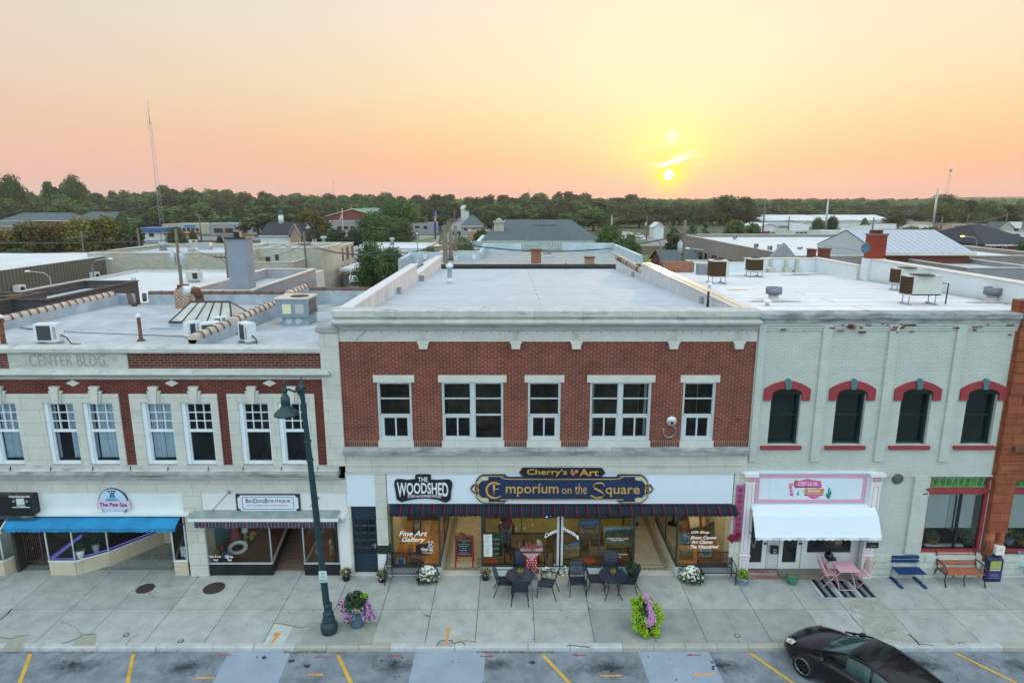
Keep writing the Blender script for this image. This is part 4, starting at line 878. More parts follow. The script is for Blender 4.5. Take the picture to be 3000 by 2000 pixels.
g=MB();g.lathe(tx,ty,[(.1,.36),(.1,.8),(.40,.98),(.40,1.0)],16);g.build('table_top',m_iron2,r)
g=MB();g.idx([(tx-.36,ty-.3,1.005),(tx+.36,ty-.3,1.005),(tx+.42,ty+.25,1.005),(tx-.42,ty+.25,1.005)],[(0,1,2,3)]);g.face([(tx-.3,ty-.42,1.0),(tx,ty-.44,.74),(tx+.3,ty-.42,1.0)][::1]);g.build('checked_runner',bands('checked_runner_cloth',[(0,(.55,.45,.5)),(.5,(.35,.12,.16))],.05),r)
g=MB();zt=.80
for k in range(10):
 a0,a1=-.20+.04*k,-.20+.04*(k+1);yy=lambda q:ty-.43+.02*sin(q*30)
 g.face([(tx+a0,yy(a0)-.03,.36),(tx+a1,yy(a1)-.03,.36),(tx+a1*.9,yy(a1)+.02,zt+.1),(tx+a0*.9,yy(a0)+.02,zt+.1)])
g.build('spotted_cloth',M('red_cloth',(.38,.012,.015),.8,.1),r)
g=MB()
for i in range(4):
 for j in range(5):g.face([(tx-.14+.09*i+.03*(j%2)+.022*cos(k*pi/4),ty-.475,.42+.09*j+.022*sin(k*pi/4))for k in range(8)])
g.build('white_spot',m_swhite,r)
for k,(dx,dy,rr,hh,mt,lab)in enumerate(((-.25,0,.06,.18,M('dark_red_vase',(.16,.02,.03),.3,.3),'dark red flower jar on the laid table'),(0,-.05,.11,.08,M('cake_orange',(.45,.10,.04),.6,.3),'round orange cake dish on the laid table'),(.26,.05,.08,.16,M('white_cup',(.6,.62,.62),.3,.05),'tall white pot on the laid table'))):
 g=MB();g.lathe(tx+dx,ty+dy,[(rr*.7,1.006),(rr,1.006+hh*.5),(rr*.8,1.006+hh)],12);leafy(30,(tx+dx,ty+dy,1.0+hh),rr*1.2,.08,.03,0,g=g);tag(g.build('table_ornament',mt),lab,'ornament')
g=leafy(160,(tx-.02,ty+.02,1.01),.34,.16,.035);tag(g.build('flower_garland',M('autumn_garland',(.20,.05,.08),.8,.5,20,col2=(.40,.2,.14))),'autumn leaf garland spread over the laid table','garland')
# mats on the display floor
m_or=M('orange_leaf_mat',(.62,.07,.02),.8,.15,10);m_dr=M('dark_red_leaf_mat',(.20,.012,.018),.8,.2,10)
for i,(px,py,rx,ry,mt,lab)in enumerate(((1438,1652,.26,.14,m_or,'orange oval leaf mat at the left end of the middle shop window'),(1726,1652,.26,.14,m_or,'orange oval leaf mat right of the white mullion'),(1568,1651,.26,.13,m_dr,'dark red leaf mat left of the white mullion'),(1817,1652,.18,.12,m_dr,'dark red leaf mat near the right end of the middle window'),(1530,1649,.17,.1,m_dr,'dark maroon mat below the laid table'))):
 x,y=G(px,py,.35);y=max(y,.30);n=22;g=MB();g.slab([(x+rx*(1+.12*sin(k*4.1+i))*cos(2*pi*k/n),y+ry*(1+.15*sin(k*3.3+i))*sin(2*pi*k/n))for k in range(n)],.342,.352)
 tag(g.build('leaf_mat',mt),lab,'mat','leaf mats in the shop window')
# left window display
x,y=G(1213,1625,.4)
def vase(label,x,y,z,r_,h_,mat,fm,n=60,fr=.16,fh=.18,fs=.04,name='flower_vase',cat='vase'):
 r=thing(name,label,cat,(x,y,z));g=MB();g.lathe(x,y,[(r_*.7,z),(r_,z+h_*.5),(r_*.85,z+h_)],14);g.build('pot',mat,r);g=leafy(n,(x,y,z+h_),fr,fh,fs);g.build('flowers',fm,r);return r
m_sun=M('sunflower_yellow',(.65,.33,.02),.7,.3,20);m_tin=M('old_tin',(.22,.17,.13),.6,.3,8)
a=G(1203,1620,.4);vase('milk can with orange sunflowers on the wooden display floor',a[0],a[1],.36,.09,.34,m_tin,m_sun)
a=G(1208,1652,.4);vase('dark pot of yellow sunflowers beside the blue notice',a[0],a[1]+.1,.36,.1,.16,M('dark_blue_pot',(.02,.04,.08),.4,.2),m_sun,70,.17,.12)
a=G(1245,1615,.4);vase('small teal jar of orange flowers behind the window',a[0],a[1],.36,.06,.16,M('teal_jar',(.1,.25,.25),.4,.2),m_sun,50,.13,.12)
easel_picture('black framed picture standing on the display floor among sunflowers',1220,1598,1256,1622,.75,M('black_picture',(.02,.02,.025),.4,.3),m_black,.1,.02,base=.36)
easel_picture('dark framed photograph leaning at the back of the left display',1210,1524,1232,1560,2.2,canvas_mat('dark_photo',[(0,(.05,.05,.05)),(.5,(.18,.19,.2)),(.8,(.03,.03,.03))],6,1.2),m_black,.2,.05)
easel_picture('gold framed drawing leaning at the back of the left display',1242,1535,1260,1560,2.3,canvas_mat('gold_drawing',[(0,(.25,.14,.06)),(.5,(.4,.3,.15)),(.8,(.2,.1,.05))],6,2.2),m_ochre,.2,.05)
g=MB();a=G(1235,1642,.4);g.box(a[0]-.4,a[0]+.1,a[1]-.12,a[1]+.12,.36,.44);tag(g.build('display_block',m_brownf),'low brown wooden block on the left display floor','block')
# right window display
easel_picture('large framed sketch leaning in the right display',2022,1512,2052,1545,2.0,canvas_mat('sketch_big',[(0,(.35,.26,.15)),(.5,(.55,.46,.3)),(.8,(.4,.3,.18))],5,4.4),m_brownf,.3,.06)
easel_picture('small gold framed print right of the large sketch',2054,1518,2068,1540,2.1,canvas_mat('print_small',[(0,(.35,.16,.05)),(.5,(.5,.3,.12)),(.8,(.3,.15,.06))],5,5.4),m_ochre,.3,.05)
easel_picture('pale print on the wall of the right display',1970,1508,1984,1528,2.9,M('cream_print',(.5,.45,.33),.7,.15),None)
easel_picture('long dark landscape panel on the right side of the display',2085,1540,2110,1600,1.6,canvas_mat('dark_panel',[(0,(.03,.04,.04)),(.5,(.10,.09,.05)),(.8,(.05,.06,.06))],4,6.4),m_black,.3,.1)
easel_picture('blue and white picture standing near the front of the right display',2056,1612,2082,1640,.55,canvas_mat('blue_white_pic',[(0,(.05,.15,.3)),(.4,(.10,.25,.4)),(.6,(.5,.5,.48)),(.85,(.3,.3,.3))],4,8.4),m_swhite,.15,.0,base=.42)
a=G(2010,1592,.4);g=MB();g.ball((a[0],a[1]+.2,.52),.16,10);g.lathe(a[0],a[1]+.2,[(.2,.37),(.24,.42)],12);g.xf(lambda x,y,z:(x,y,z));leafy(20,(a[0],a[1]+.2,.6),.2,.08,.05,0,g=g);tag(g.build('blue_ornament',M('dusty_blue',(.10,.22,.34),.5,.2)),'dusty blue sculpted ornament on the right display floor','ornament')
a=G(1985,1575,.4);g=leafy(120,(a[0]+.1,a[1]+.5,.4),.25,.3,.05);tag(g.build('dried_arrangement',M('dried_green',(.05,.07,.04),.8,.4,20)),'dried green arrangement on a low box in the right display','arrangement')
a=G(2018,1630,.4);g=MB();g.box(a[0]-.28,a[0]+.15,a[1]+.0,a[1]+.25,.36,.62);tag(g.build('woven_basket',M('grey_basket',(.20,.15,.10),.8,.3,25)),'grey brown basket near the front of the right display','basket')
# hanging scarecrow figure
a=F(1483,1540,1.3);r=thing('scarecrow','standing scarecrow in plaid shirt and faded denim overalls behind the glass','scarecrow',(a[0],1.3,.35))
x=a[0];g=MB();g.tube([(x,1.3,1.62),(x,1.3,1.85),(x,1.3,2.15),(x,1.3,2.22)],[.13,.16,.17,.07],10);g.tube([(x-.13,1.3,2.12),(x-.24,1.28,1.85),(x-.2,1.22,1.6)],[.06,.055,.045],8);g.tube([(x+.13,1.3,2.12),(x+.25,1.28,1.85),(x+.24,1.22,1.6)],[.06,.055,.045],8);g.xf(lambda x,y,z:(x,y,z-.71));g.build('plaid_shirt',bands('plaid_cloth',[(0,(.18,.02,.025)),(.5,(.02,.02,.03))],.07),r)
g=MB();g.tube([(x-.02,1.29,2.0),(x,1.29,1.7)],[.12,.15],8);g.tube([(x-.07,1.3,1.68),(x-.08,1.28,1.3),(x-.07,1.28,1.05)],[.09,.075,.07],8);g.tube([(x+.07,1.3,1.68),(x+.1,1.28,1.3),(x+.1,1.28,1.05)],[.09,.075,.07],8);g.xf(lambda x,y,z:(x,y,z-.71));g.build('overalls',M('faded_denim',(.14,.19,.27),.8,.2,10),r)
g=MB();g.ball((x,1.3,2.36),.11,12,0);g.lathe(x,1.3,[(.2,2.42),(.2,2.44),(.1,2.45),(.09,2.56)],12,1);g.xf(lambda x,y,z:(x,y,z-.71));g.build('head',[M('burlap',(.35,.25,.12),.9,.2,30),m_iron2],r)
for px,py in((1467,1529),(1513,1548),(1537,1547),(1560,1537)):
 b=F(px,py,.9);g=MB();random.seed(px);g.face([(b[0]+.06*(1 if k%2 else .45)*cos(k*pi/4+px),.9,b[1]+.06*(1 if k%2 else .45)*sin(k*pi/4+px))for k in range(8)]);tag(g.build('hanging_cutout',m_swhite),'white pieced paper cut-out hanging in the middle shop window','decoration','paper cut-outs hanging in the window')
random.seed(11)
b=F(1608,1512,.5);r=thing('neon_sign','blue script neon sign glowing at the top of the shop window','neon sign',(b[0],.5,b[1]));g=MB();g.tube([(-.18,0,.0),(-.12,0,.05),(-.06,0,.01),(-.1,0,-.03),(-.02,0,0),(.08,0,.02),(.2,0,.09)],.014,6);g.build('tube',M('neon_blue',(.1,.1,.6),.5,0,emit=(.15,.2,1,5)),r,abs_=False)
# tables further inside
for px,py,lab in((1905,1540,'round brown restaurant table inside the right entrance'),):
 x,y=G(px,py,.75);y=3.6;r=thing('round_table',lab,'table',(4.9,y,0));g=MB();g.lathe(4.75,y,[(.5,.72),(.52,.75),(.5,.76)],24);g.build('table_top',m_dwood,r);g=MB();g.lathe(4.75,y,[(.25,.01),(.05,.06),(.05,.72)],12);g.build('leg',m_black,r)
# red A-frame chalkboard in the entrance
x,y=G(1360,1662,0);y=max(y,.5);r=thing('sandwich_board','red wooden sandwich board with black chalk writing in the shop entrance','sandwich board',(x,y,0))
m_redw=M('red_painted_wood',(.30,.012,.02),.55,.25,8);hh,w=1.05,.30
for s,t_ in((1,-.02),(-1,.42)):
 for a in(-w,w):g=MB();g.obox((x+a,y+t_),1,0,.035,.02,0,.01);g.tube([(x+a,y+t_,0),(x+a*.97,y+.2-.02*s,hh)],.034,4,rot=pi/4,smooth=False);g.build('leg',m_redw,r)
g=MB();g.tube([(x-w,y+.06,.40),(x+w,y+.06,.40)],.035,4,rot=pi/4);g.tube([(x-w,y+.18,1.02),(x+w,y+.18,1.02)],.04,4,rot=pi/4);g.build('rail',m_redw,r)
q=[(x-w+.03,y+.05,.43),(x+w-.03,y+.05,.43),(x+w-.03,y+.155,1.0),(x-w+.03,y+.155,1.0)]
g=MB();g.face(q);g.face([(a,b+.02,c)for a,b,c in q][::-1]);g.build('slate',M('chalkboard_black',(.015,.022,.028),.7,.3,4),r)
g=MB()
for i,(s,f0,f1)in enumerate((('Woodshed',.08,.9),('and',.4,.58),('Community',.1,.85),('Have fun',.2,.75),('as a',.38,.62),('Family',.2,.68),('10 - 8',.3,.65),('Closed Sunday',.1,.9))):
 vs,fs=textmesh(s);a1=max(v[0]for v in vs);out=[]
 for v in vs:
  f=f0+(f1-f0)*v[0]/a1;zf=.88-.115*i+.075*v[1]
  out.append((q[0][0]+(q[1][0]-q[0][0])*f,q[0][1]+.105*zf-.008,.43+.57*zf))
 g.idx(out,fs)
g.build('chalk_writing',m_swhite,r)
g=leafy(170,(x-.12,y+.17,1.05),.2,.12,.04);leafy(60,(x+.2,y+.17,1.05),.12,.06,.03,0,g=g);g.build('leaf_garland',M('copper_leaves',(.22,.05,.03),.7,.5,20,col2=(.4,.18,.1)),r)
# ================= left building (older brick block, pet shops)
m_brickL=brick('dark_red_brick',(.115,.022,.018),(.07,.016,.015),(.20,.10,.08),bw=.215,bh=.0705,ms=.0075,var=.3,stain=((.03,.012,.012),.5,.6,.8,.8))
m_brickP=brick('parapet_red_brick',(.125,.032,.028),(.075,.02,.02),(.22,.15,.115),bw=.225,bh=.083,ms=.011,var=.3,stain=((.03,.014,.012),.6,.55,1.2,1.2))
bL=thing('corner_brick_building','lower brick and limestone building with carved name stone above the pet shops','building',(-14,0,0))
LX0,LX1=-24.,-5.98
zC=3.92
# window groups (x of stone surround), openings
px=lambda x,y=1185:fx(x,y)
groups=[(-19.6,-15.32),(px(92,1160),px(348,1160)),(px(379,1160),px(637,1160)),(px(665,1160),px(921,1160))]
wins=[]
for a,b in groups:
 m=(a+b)/2;w=(b-a)
 wins.append([(a+.34,a+1.32),(b-1.19,b-.21)])
wins[0]=[(-19.2,-18.3),(-16.72,-15.85)]
ow=[w for g_ in wins for w in g_]
g=MB();holed(g,LX0,LX1+.0,3.92,6.92,0,[(a,b,4.02,6.12)for a,b in ow],.2,0,1);holed(g,LX0,LX1,7.22,7.78,0,[],0,2);g.face([(LX1,0,0),(LX1,.5,0),(LX1,.5,7.8),(LX1,0,7.8)])
g.build('brick_wall',[m_brickL,m_stone_plain,m_brickP],bL)
for gi,(a,b)in enumerate(groups):
 g=MB();(c,d),(e,f)=wins[gi]
 g.box(a,b,-.05,.03,6.13,6.42)
 for x0,x1 in((a,c),(d,e),(f,b)):g.box(x0,x1,-.05,.12,3.98,6.13);
 g.build('stone_surround',m_stone,bL)
 for x0,x1 in((c,d),(e,f)):
  m=(x0+x1)/2;g=MB();g.prism([(m-.075,6.13),(m+.075,6.13),(m+.12,6.58),(m+.145,6.60),(m+.145,6.68),(m-.145,6.68),(m-.145,6.60),(m-.12,6.58)],-.14,-.02);[g.prism([(m+s*.09,6.135),(m+s*.135,6.135),(m+s*.185,6.46),(m+s*.215,6.47),(m+s*.215,6.53),(m+s*.12,6.53)],-.095,-.02)for s in(-1,1)]
  g.build('keystone',m_stone_plain,bL)
 m=(a+b)/2;g=MB();g.prism([(m-.22,6.77),(m,6.66),(m+.22,6.77),(m,6.88)],-.03,.01);g.build('diamond_tile',m_stone_plain,bL)
m_cur=M('pale_blue_curtain',(.66,.76,.90),.9,.1,5)
m_sash=M('white_sash',(.66,.75,.82),.45,.05,3)
for i,(a,b)in enumerate(ow):
 w=MB();y0,y1=.06,.13;z0,z1=4.03,6.11
 w.box(a,a+.13,-.0,y1,z0,z1);w.box(b-.04,b,y0-.02,y1,z0,z1);w.box(a+.13,b-.04,y0-.02,y1,z1-.05,z1);w.box(a+.13,b-.04,y0-.02,y1,z0,z0+.09);w.box(a+.13,b-.04,y0-.015,y1,5.12,5.20)
 A,B=a+.13,b-.04;w.box(A,A+.035,y0,y1,z0+.09,z1-.05);w.box(B-.035,B,y0,y1,z0+.09,z1-.05)
 for k in(1,2):x=A+(B-A)*k/3;w.box(x-.012,x+.012,y0,y1,5.2,z1-.05);z=5.2+(z1-.05-5.2)*k/3;w.box(A,B,y0+.004,y1,z-.012,z+.012)
 fr=w.build('window',m_sash,bL);p=MB();p.face([(A,.115,z0),(B,.115,z0),(B,.115,z1),(A,.115,z1)]);p.build('pane',m_glass,fr)
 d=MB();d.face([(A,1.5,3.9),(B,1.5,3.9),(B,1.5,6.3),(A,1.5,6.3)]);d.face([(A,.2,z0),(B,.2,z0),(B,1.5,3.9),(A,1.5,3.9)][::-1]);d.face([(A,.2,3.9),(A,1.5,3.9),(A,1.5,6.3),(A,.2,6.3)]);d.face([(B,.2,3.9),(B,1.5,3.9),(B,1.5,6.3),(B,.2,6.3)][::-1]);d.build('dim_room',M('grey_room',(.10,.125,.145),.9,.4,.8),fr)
 spans={0:[(0,1)],1:[(0,1)],2:[(0,.12),(.6,1)],3:[(0,.1),(.15,.98)],4:[(.04,.5),(.53,.98)]}.get(i,[])
 if spans:
  c=MB()
  for s,e in spans:
   n=max(4,int(30*(e-s)));xs_=[A+(B-A)*(s+(e-s)*k/n)for k in range(n+1)]
   for k in range(n):
    y=lambda j:.20+.035*sin(j*1.9+i)
    c.face([(xs_[k],y(k),z0+.16),(xs_[k+1],y(k+1),z0+.16),(xs_[k+1],y(k+1),z1-.03),(xs_[k],y(k),z1-.03)],0,True)
  c.build('curtain',m_cur,fr)
 if i<5:
  c=leafy(40,((A+B)/2,.19,z0+.1),(B-A)/2,.06,.045);c.xf(lambda x,y,z:(min(max(x,A+.03),B-.03),.19+.02*sin(x*30),z));c.build('sill_clutter',M('navy_clutter',(.02,.03,.06),.8,.5,20),fr)
# cornices
def moulding(g,x0,x1,prof,step=1.4):
 x=x0
 while x<x1:
  nx=min(x+step*R(.9,1.1),x1);a,b=x+.003,nx-.003
  for i in range(len(prof)-1):g.face([(a,*prof[i]),(b,*prof[i]),(b,*prof[i+1]),(a,*prof[i+1])])
  g.face([(a,*q)for q in prof]);g.face([(b,*q)for q in prof][::-1]);x=nx
g=MB();moulding(g,LX0,-5.78,[(.1,6.90),(-.05,6.90),(-.05,7.02),(-.12,7.02),(-.22,7.07),(-.25,7.11),(-.22,7.16),(-.10,7.19),(-.08,7.25),(.1,7.25)]);g.build('lower_cornice',m_stone_stain,bL)
g=MB();moulding(g,LX0,LX1+.0,[(.1,7.76),(-.10,7.76),(-.12,7.79),(-.12,7.90),(-.06,7.94),(.40,7.94),(.42,7.7)]);g.build('parapet_coping',m_stone_stain,bL)
g=MB();moulding(g,LX0,-5.62,[(-.14,3.835),(-.06,3.86),(-.06,4.0),(.2,4.0)],1.25);moulding(g,LX0,-5.62,[(.1,3.50),(-.10,3.50),(-.10,3.58),(-.18,3.6),(-.26,3.64),(-.27,3.68)],1.25);g.build('lower_moulding',m_stone_stain,bL);g=MB();moulding(g,LX0,-5.62,[(-.27,3.68),(-.29,3.70),(-.29,3.79),(-.14,3.835),(.1,3.835),(.1,3.68)],1.25);g.build('shop_cornice',m_stone_dark,bL)
g=MB();g.box(LX0,LX1+.0,-.045,.1,3.05,3.50);g.box(-5.98,-5.43,-.052,.1,3.05,3.50);g.build('stone_frieze',m_stone,bL)
# carved name stone
a,b=px(26,1055),px(375,1055);g=MB();g.box(a,b,-.03,.02,7.25,7.77);g.build('name_stone',m_stone_stain,bL)
m_carv=M('carved_stone_shadow',(.23,.25,.24),.9,.15,5)
g=MB();text(g,'CENTER BLDG.',px(88,1055),px(318,1055),7.33,7.70,-.031,bold=-.004,spacing=1.05,th=.012)
g.build('carved_letters',M('carved_shade_tone',(.30,.32,.31),.9,.25,5),bL)  # raised letters; shade of the carving is put into their darker colour
# quoin pilaster at the party line
g=MB();g.box(-6.0,-5.42,-.10,.0,4.0,8.42);g.build('stone_pilaster',m_stone,bL)
g=MB();g.box(-6.10,-5.40,-.14,.35,8.42,8.58);g.build('pilaster_cap',m_stone_dark,bL)
g=MB();g.tube([(-6.0,-.16,7.10),(-5.7,-.2,7.10)],.05,8);g.build('gutter_end',m_galv,bL)
# roof
m_roofL=m_roof_old
g=MB();g.idx([(-19.3,.35,7.72),(-5.45,.35,7.72),(-5.45,11.8,7.42),(-19.3,11.8,7.42)],[(0,1,2,3)]);g.build('roof',m_roofL,bL)
m_mem=M('grey_mastic_wall',(.34,.40,.46),.85,.22,1.4,bump=.4,bscale=8,streak=((.12,.13,.14),.6,.58,1.3,2.5))
g=MB();g.box(-19.6,-19.3,.4,11.8,3,7.98);g.box(-19.6,-18.7,11.8,12.1,3,7.93);g.box(-17.9,-10.6,11.8,12.1,3,7.93);g.box(-10.6,-6.9,11.8,12.1,3,8.12);g.box(-10.4,-10.1,.5,7.9,7.3,8.06);g.box(-10.25,-9.95,9.2,11.8,7.3,8.3)
g.box(-6.35,-5.45,12.2,12.5,6.9,8.0);g.build('parapet_wall',m_mem,bL)
m_tc=M('pale_clay_coping',(.48,.41,.35),.65,.25,5,col2=(.56,.50,.44));m_td=M('brown_clay_coping',(.13,.075,.06),.6,.3,6)
def tiles(p,q,r_=.17,L_=.46,par=None,m=(m_tc,m_td)):
 g=MB();n=int(sqrt(sum((q[i]-p[i])**2 for i in range(3)))/L_)
 for k in range(n):
  a=[p[i]+(q[i]-p[i])*k/n for i in range(3)];b=[p[i]+(q[i]-p[i])*(k+.93)/n for i in range(3)];c=[p[i]+(q[i]-p[i])*(k+1.03)/n for i in range(3)]
  g.tube([a,b],[r_,r_*.97],6,0,rot=0);g.tube([b,c],r_*1.13,6,1)
 return g.build('tile_coping',list(m),par)
tiles((-19.45,.6,7.98),(-19.45,11.5,7.98),par=bL);tiles((-10.25,.5,8.08),(-10.25,3.0,8.08),par=bL);tiles((-10.25,3.4,8.10),(-10.25,7.9,8.10),par=bL);tiles((-10.1,9.2,8.33),(-10.1,11.7,8.33),par=bL)
tiles((-17.9,11.95,7.96),(-10.6,11.95,7.96),.14,.6,bL,(m_td,m_td));tiles((-10.5,11.95,8.15),(-6.9,11.95,8.15),.13,1.0,bL,(m_td,m_td));tiles((-6.4,12.35,8.02),(-5.5,12.35,8.02),.12,.5,bL,(m_td,m_td))
# ---- ground floor: piers
g=MB();g.box(px(553,1600),px(606,1600),-.06,.6,0,3.05);g.build('stone_pier',m_stone,bL)
m_pale=M('pale_fascia',(.62,.70,.72),.6,.05,1.5,streak=((.45,.52,.52),.4,.6,1,3))
g=MB();g.box(LX0,px(548,1480),-.02,.1,2.36,3.05);g.box(LX0,px(560,1510),-.2,.1,2.28,2.36);g.build('fascia_board',m_pale,bL)
a,b=px(579,1480),px(1018,1480)
g=MB();g.box(a,b,-.02,.1,2.42,3.05);g.build('fascia_board',m_white,bL)
g=MB();g.box(px(567,1510),px(1000,1510),-.42,.1,2.20,2.32);g.build('canopy_ledge',m_white,bL)
g=MB();g.idx([(px(570,1510),-.43,2.325),(px(998,1510),-.43,2.325),(px(998,1510),-.02,2.42),(px(570,1510),-.02,2.42)],[(0,1,2,3)]);g.build('ledge_flashing',M('green_grey_flashing',(.22,.27,.27),.7,.25,3),bL)
g=MB();g.box(px(995,1600),px(1032,1600)+.02,-.03,.5,0,2.5);g.box(px(995,1600)+.04,px(1030,1600)-.02,-.055,-.03,.05,2.2);g.build('white_pier',m_white,bL)
g=MB();g.lathe(-5.62,-.06,[(.1,2.05),(.1,2.3)],10);g.build('pier_boss',m_white,bL)
# interior shells
g=MB();m_dk=M('dark_shop_wall',(.045,.045,.04),.9,.3,2)
g.box(-20,LX1+.5,5,5.1,0,2.6);g.box(-20,LX1+.5,.1,5.1,2.45,2.6);g.box(px(606,1600)-.35,px(606,1600)-.05,.5,5,0,2.5);g.box(px(40,1600)-.2,px(40,1600)-.1,.2,5,0,2.5);g.box(-5.98,-5.9,.1,5,0,2.5);g.build('shop_interior_wall',m_dk,bL)
m_tileB=M('brown_tile_floor',(.20,.15,.12),.6,.3,5,streak=((.10,.085,.07),.6,.55,1,1))
g=MB();g.box(px(606,1680),-5.98,.3,5,-.1,.006);g.build('tile_floor',m_tileB,bL)
m_tileG=M('grey_mosaic_floor',(.30,.33,.31),.6,.12,2.5,streak=((.18,.21,.2),.5,.55,1,1))
g=MB();g.box(-20,px(553,1680),.3,5,-.1,.006);g.build('mosaic_floor',m_tileG,bL)
# pet supply shop: two glazed boxes
m_blk=M('black_tile_bulkhead',(.012,.015,.02),.25,.3,4)
xl,xr=px(606,1660),-8.12
def poly_window(pts,zb,zt,par,bm,fm,floor_m,floor_z,top=True):
 """a glazed bay following plan points"""
 g=MB();f=MB()
 for(a,b),(c,d)in zip(pts[:-1],pts[1:]):
  l=sqrt((c-a)**2+(d-b)**2);ux,uy=(c-a)/l,(d-b)/l;cx,cy=(a+c)/2,(b+d)/2
  g.obox((cx+uy*-.03*0,cy),ux,uy,l/2,.03,0,zb);f.obox((cx,cy),ux,uy,l/2+.01,.04,zb,zb+.04)
  w=MB();w.face([(a,b,zb+.04),(c,d,zb+.04),(c,d,zt),(a,b,zt)]);w.build('shop_window',m_glass,par)
 for a,b in pts:f.tube([(a,b,zb),(a,b,zt)],.028,6)
 g.build('bulkhead',bm,par);f.build('window_frame',fm,par)
 back=3.4;pl=[(a,max(b,.05)+.03)for a,b in pts];return pl
alum=M('aluminium_frame',(.50,.56,.60),.4,.08,6,metal=.3)
poly_window([(xl,.04),(xr,.04),(-8.55,3.2)],.42,2.4,bL,m_blk,alum,None,0)
g=MB();g.slab([(xl,.08),(xr-.02,.08),(-8.58,3.2),(xl,3.2)],.3,.42);g.build('display_floor',M('dark_display_floor',(.10,.05,.03),.6,.3,3),bL)
g=MB();g.face([(xl+.04,.1,.42),(xl+.04,3.2,.42),(xl+.04,3.2,2.4),(xl+.04,.1,2.4)]);g.build('painted_backdrop',canvas_mat('sea_backdrop',[(0,(.08,.20,.20)),(.4,(.03,.22,.35)),(.7,(.06,.30,.42)),(.9,(.25,.4,.4))],2.5,1.),bL)
x0,x1=px(893,1660),px(996,1660)
poly_window([(x0-.05,3.),(x0,.04),(x1,.04)],.42,2.4,bL,m_blk,alum,None,0)
g=MB();g.slab([(x0,.08),(x1,.08),(x1,3.2),(x0,3.2)],.3,.42);g.build('display_floor',M('reddish_wood_floor',(.22,.075,.03),.45,.3,3,col2=(.30,.12,.06)),bL)
g=MB();g.box(-8.6,x0,3.6,3.7,0,2.4);g.build('recessed_doors',M('black_doorway',(.012,.010,.010),.5,.3),bL)
lamp2=None
for x,y,e in((-8.9,1.5,12),(-6.6,1.2,12),(-13.6,2.0,3)):
 l=bpy.data.lights.new('lamp_light','POINT');l.energy=e;l.color=(1,.85,.65);l.shadow_soft_size=.1;lo=bpy.data.objects.new('lamp_light',l);COL.objects.link(lo);lo.location=(x,y,2.2)
 g=MB();g.lathe(x,y,[(.06,2.36),(.06,2.44)],10);g.build('ceiling_lamp',M('lit_lamp_glass',(1,.8,.5)),bL)
random.seed(5)
bc={'green':(.10,.30,.08),'orange':(.55,.16,.02),'blue':(.03,.06,.35),'white':(.6,.62,.6),'red':(.45,.03,.03)}
for pxx,pyy,rr,c1,c2,lab in((632,1622,.13,'green','orange','green and orange beach ball at the left of the pet shop window'),(662,1630,.14,'blue','green','blue and yellow beach ball behind the pet shop lettering'),(718,1594,.12,'green','orange','green and orange ball right of the white swim ring'),(735,1578,.12,'green','red','dark green ball between the ring and the orange ball'),(720,1577,.11,'green','orange','yellow green ball beside the white toy'),(742,1567,.12,'orange','orange','orange ball at the back right of the pet shop window'),(648,1608,.1,'red','red','red ball left of the pink dress')):
 x,y=G(pxx,pyy,.5);g=MB();g.ball((x,max(y,.25),.42+rr),rr,14);mt=bands('ball_'+c1+'_'+c2+str(pxx),[(0,bc[c1]),(.5,bc[c2])],rr*1.6,'X',.35);tag(g.build('beach_ball',mt),lab,'ball','balls in the pet shop window')
x,y=G(690,1614,.5);g=MB();n=24;g.tube([(x+.28*cos(2*pi*k/n),y+.2+.2*sin(2*pi*k/n),.52+.1*sin(2*pi*k/n))for k in range(n+1)],.07,8,cap=False);tag(g.build('swim_ring',M('white_vinyl',(.62,.66,.72),.3,.05)),'large white swim ring lying among the beach balls','swim ring')
x,y=G(678,1600,.5);r=thing('dog_dress_stand','pink and brown dress on a stand in the pet shop window','dress',(x,y+.3,.42));g=MB();g.lathe(x,y+.3,[(.2,.55),(.16,.8),(.09,1.0),(.12,1.1),(.05,1.18)],12);g.build('dress',M('pink_dress',(.45,.03,.14),.6,.5,5,col2=(.35,.10,.06)),r);g=MB();g.tube([(x,y+.3,.42),(x,y+.3,.6)],.015,6);g.build('stand',m_galv,r)
x,y=G(708,1585,.5);g=MB();g.ball((x,y+.3,.75),.13,10);g.ball((x,y+.24,.95),.09,10);g.tube([(x-.06,y+.24,1.0),(x-.08,y+.24,1.1)],.02,5);g.tube([(x+.06,y+.24,1.0),(x+.08,y+.24,1.1)],.02,5);g.tube([(x,y+.3,.42),(x,y+.3,.65)],.05,6);tag(g.build('white_toy_dog',M('white_vinyl',(.62,.66,.72))),'white toy animal sitting among the coloured balls','toy')
g=leafy(260,(-9.3,2.3,.6),.5,1.2,.09);tag(g.build('leafy_backdrop_plant',M('dim_foliage',(.03,.07,.035),.7,.4,12)),'leafy green plant filling the back of the pet shop window','plant')
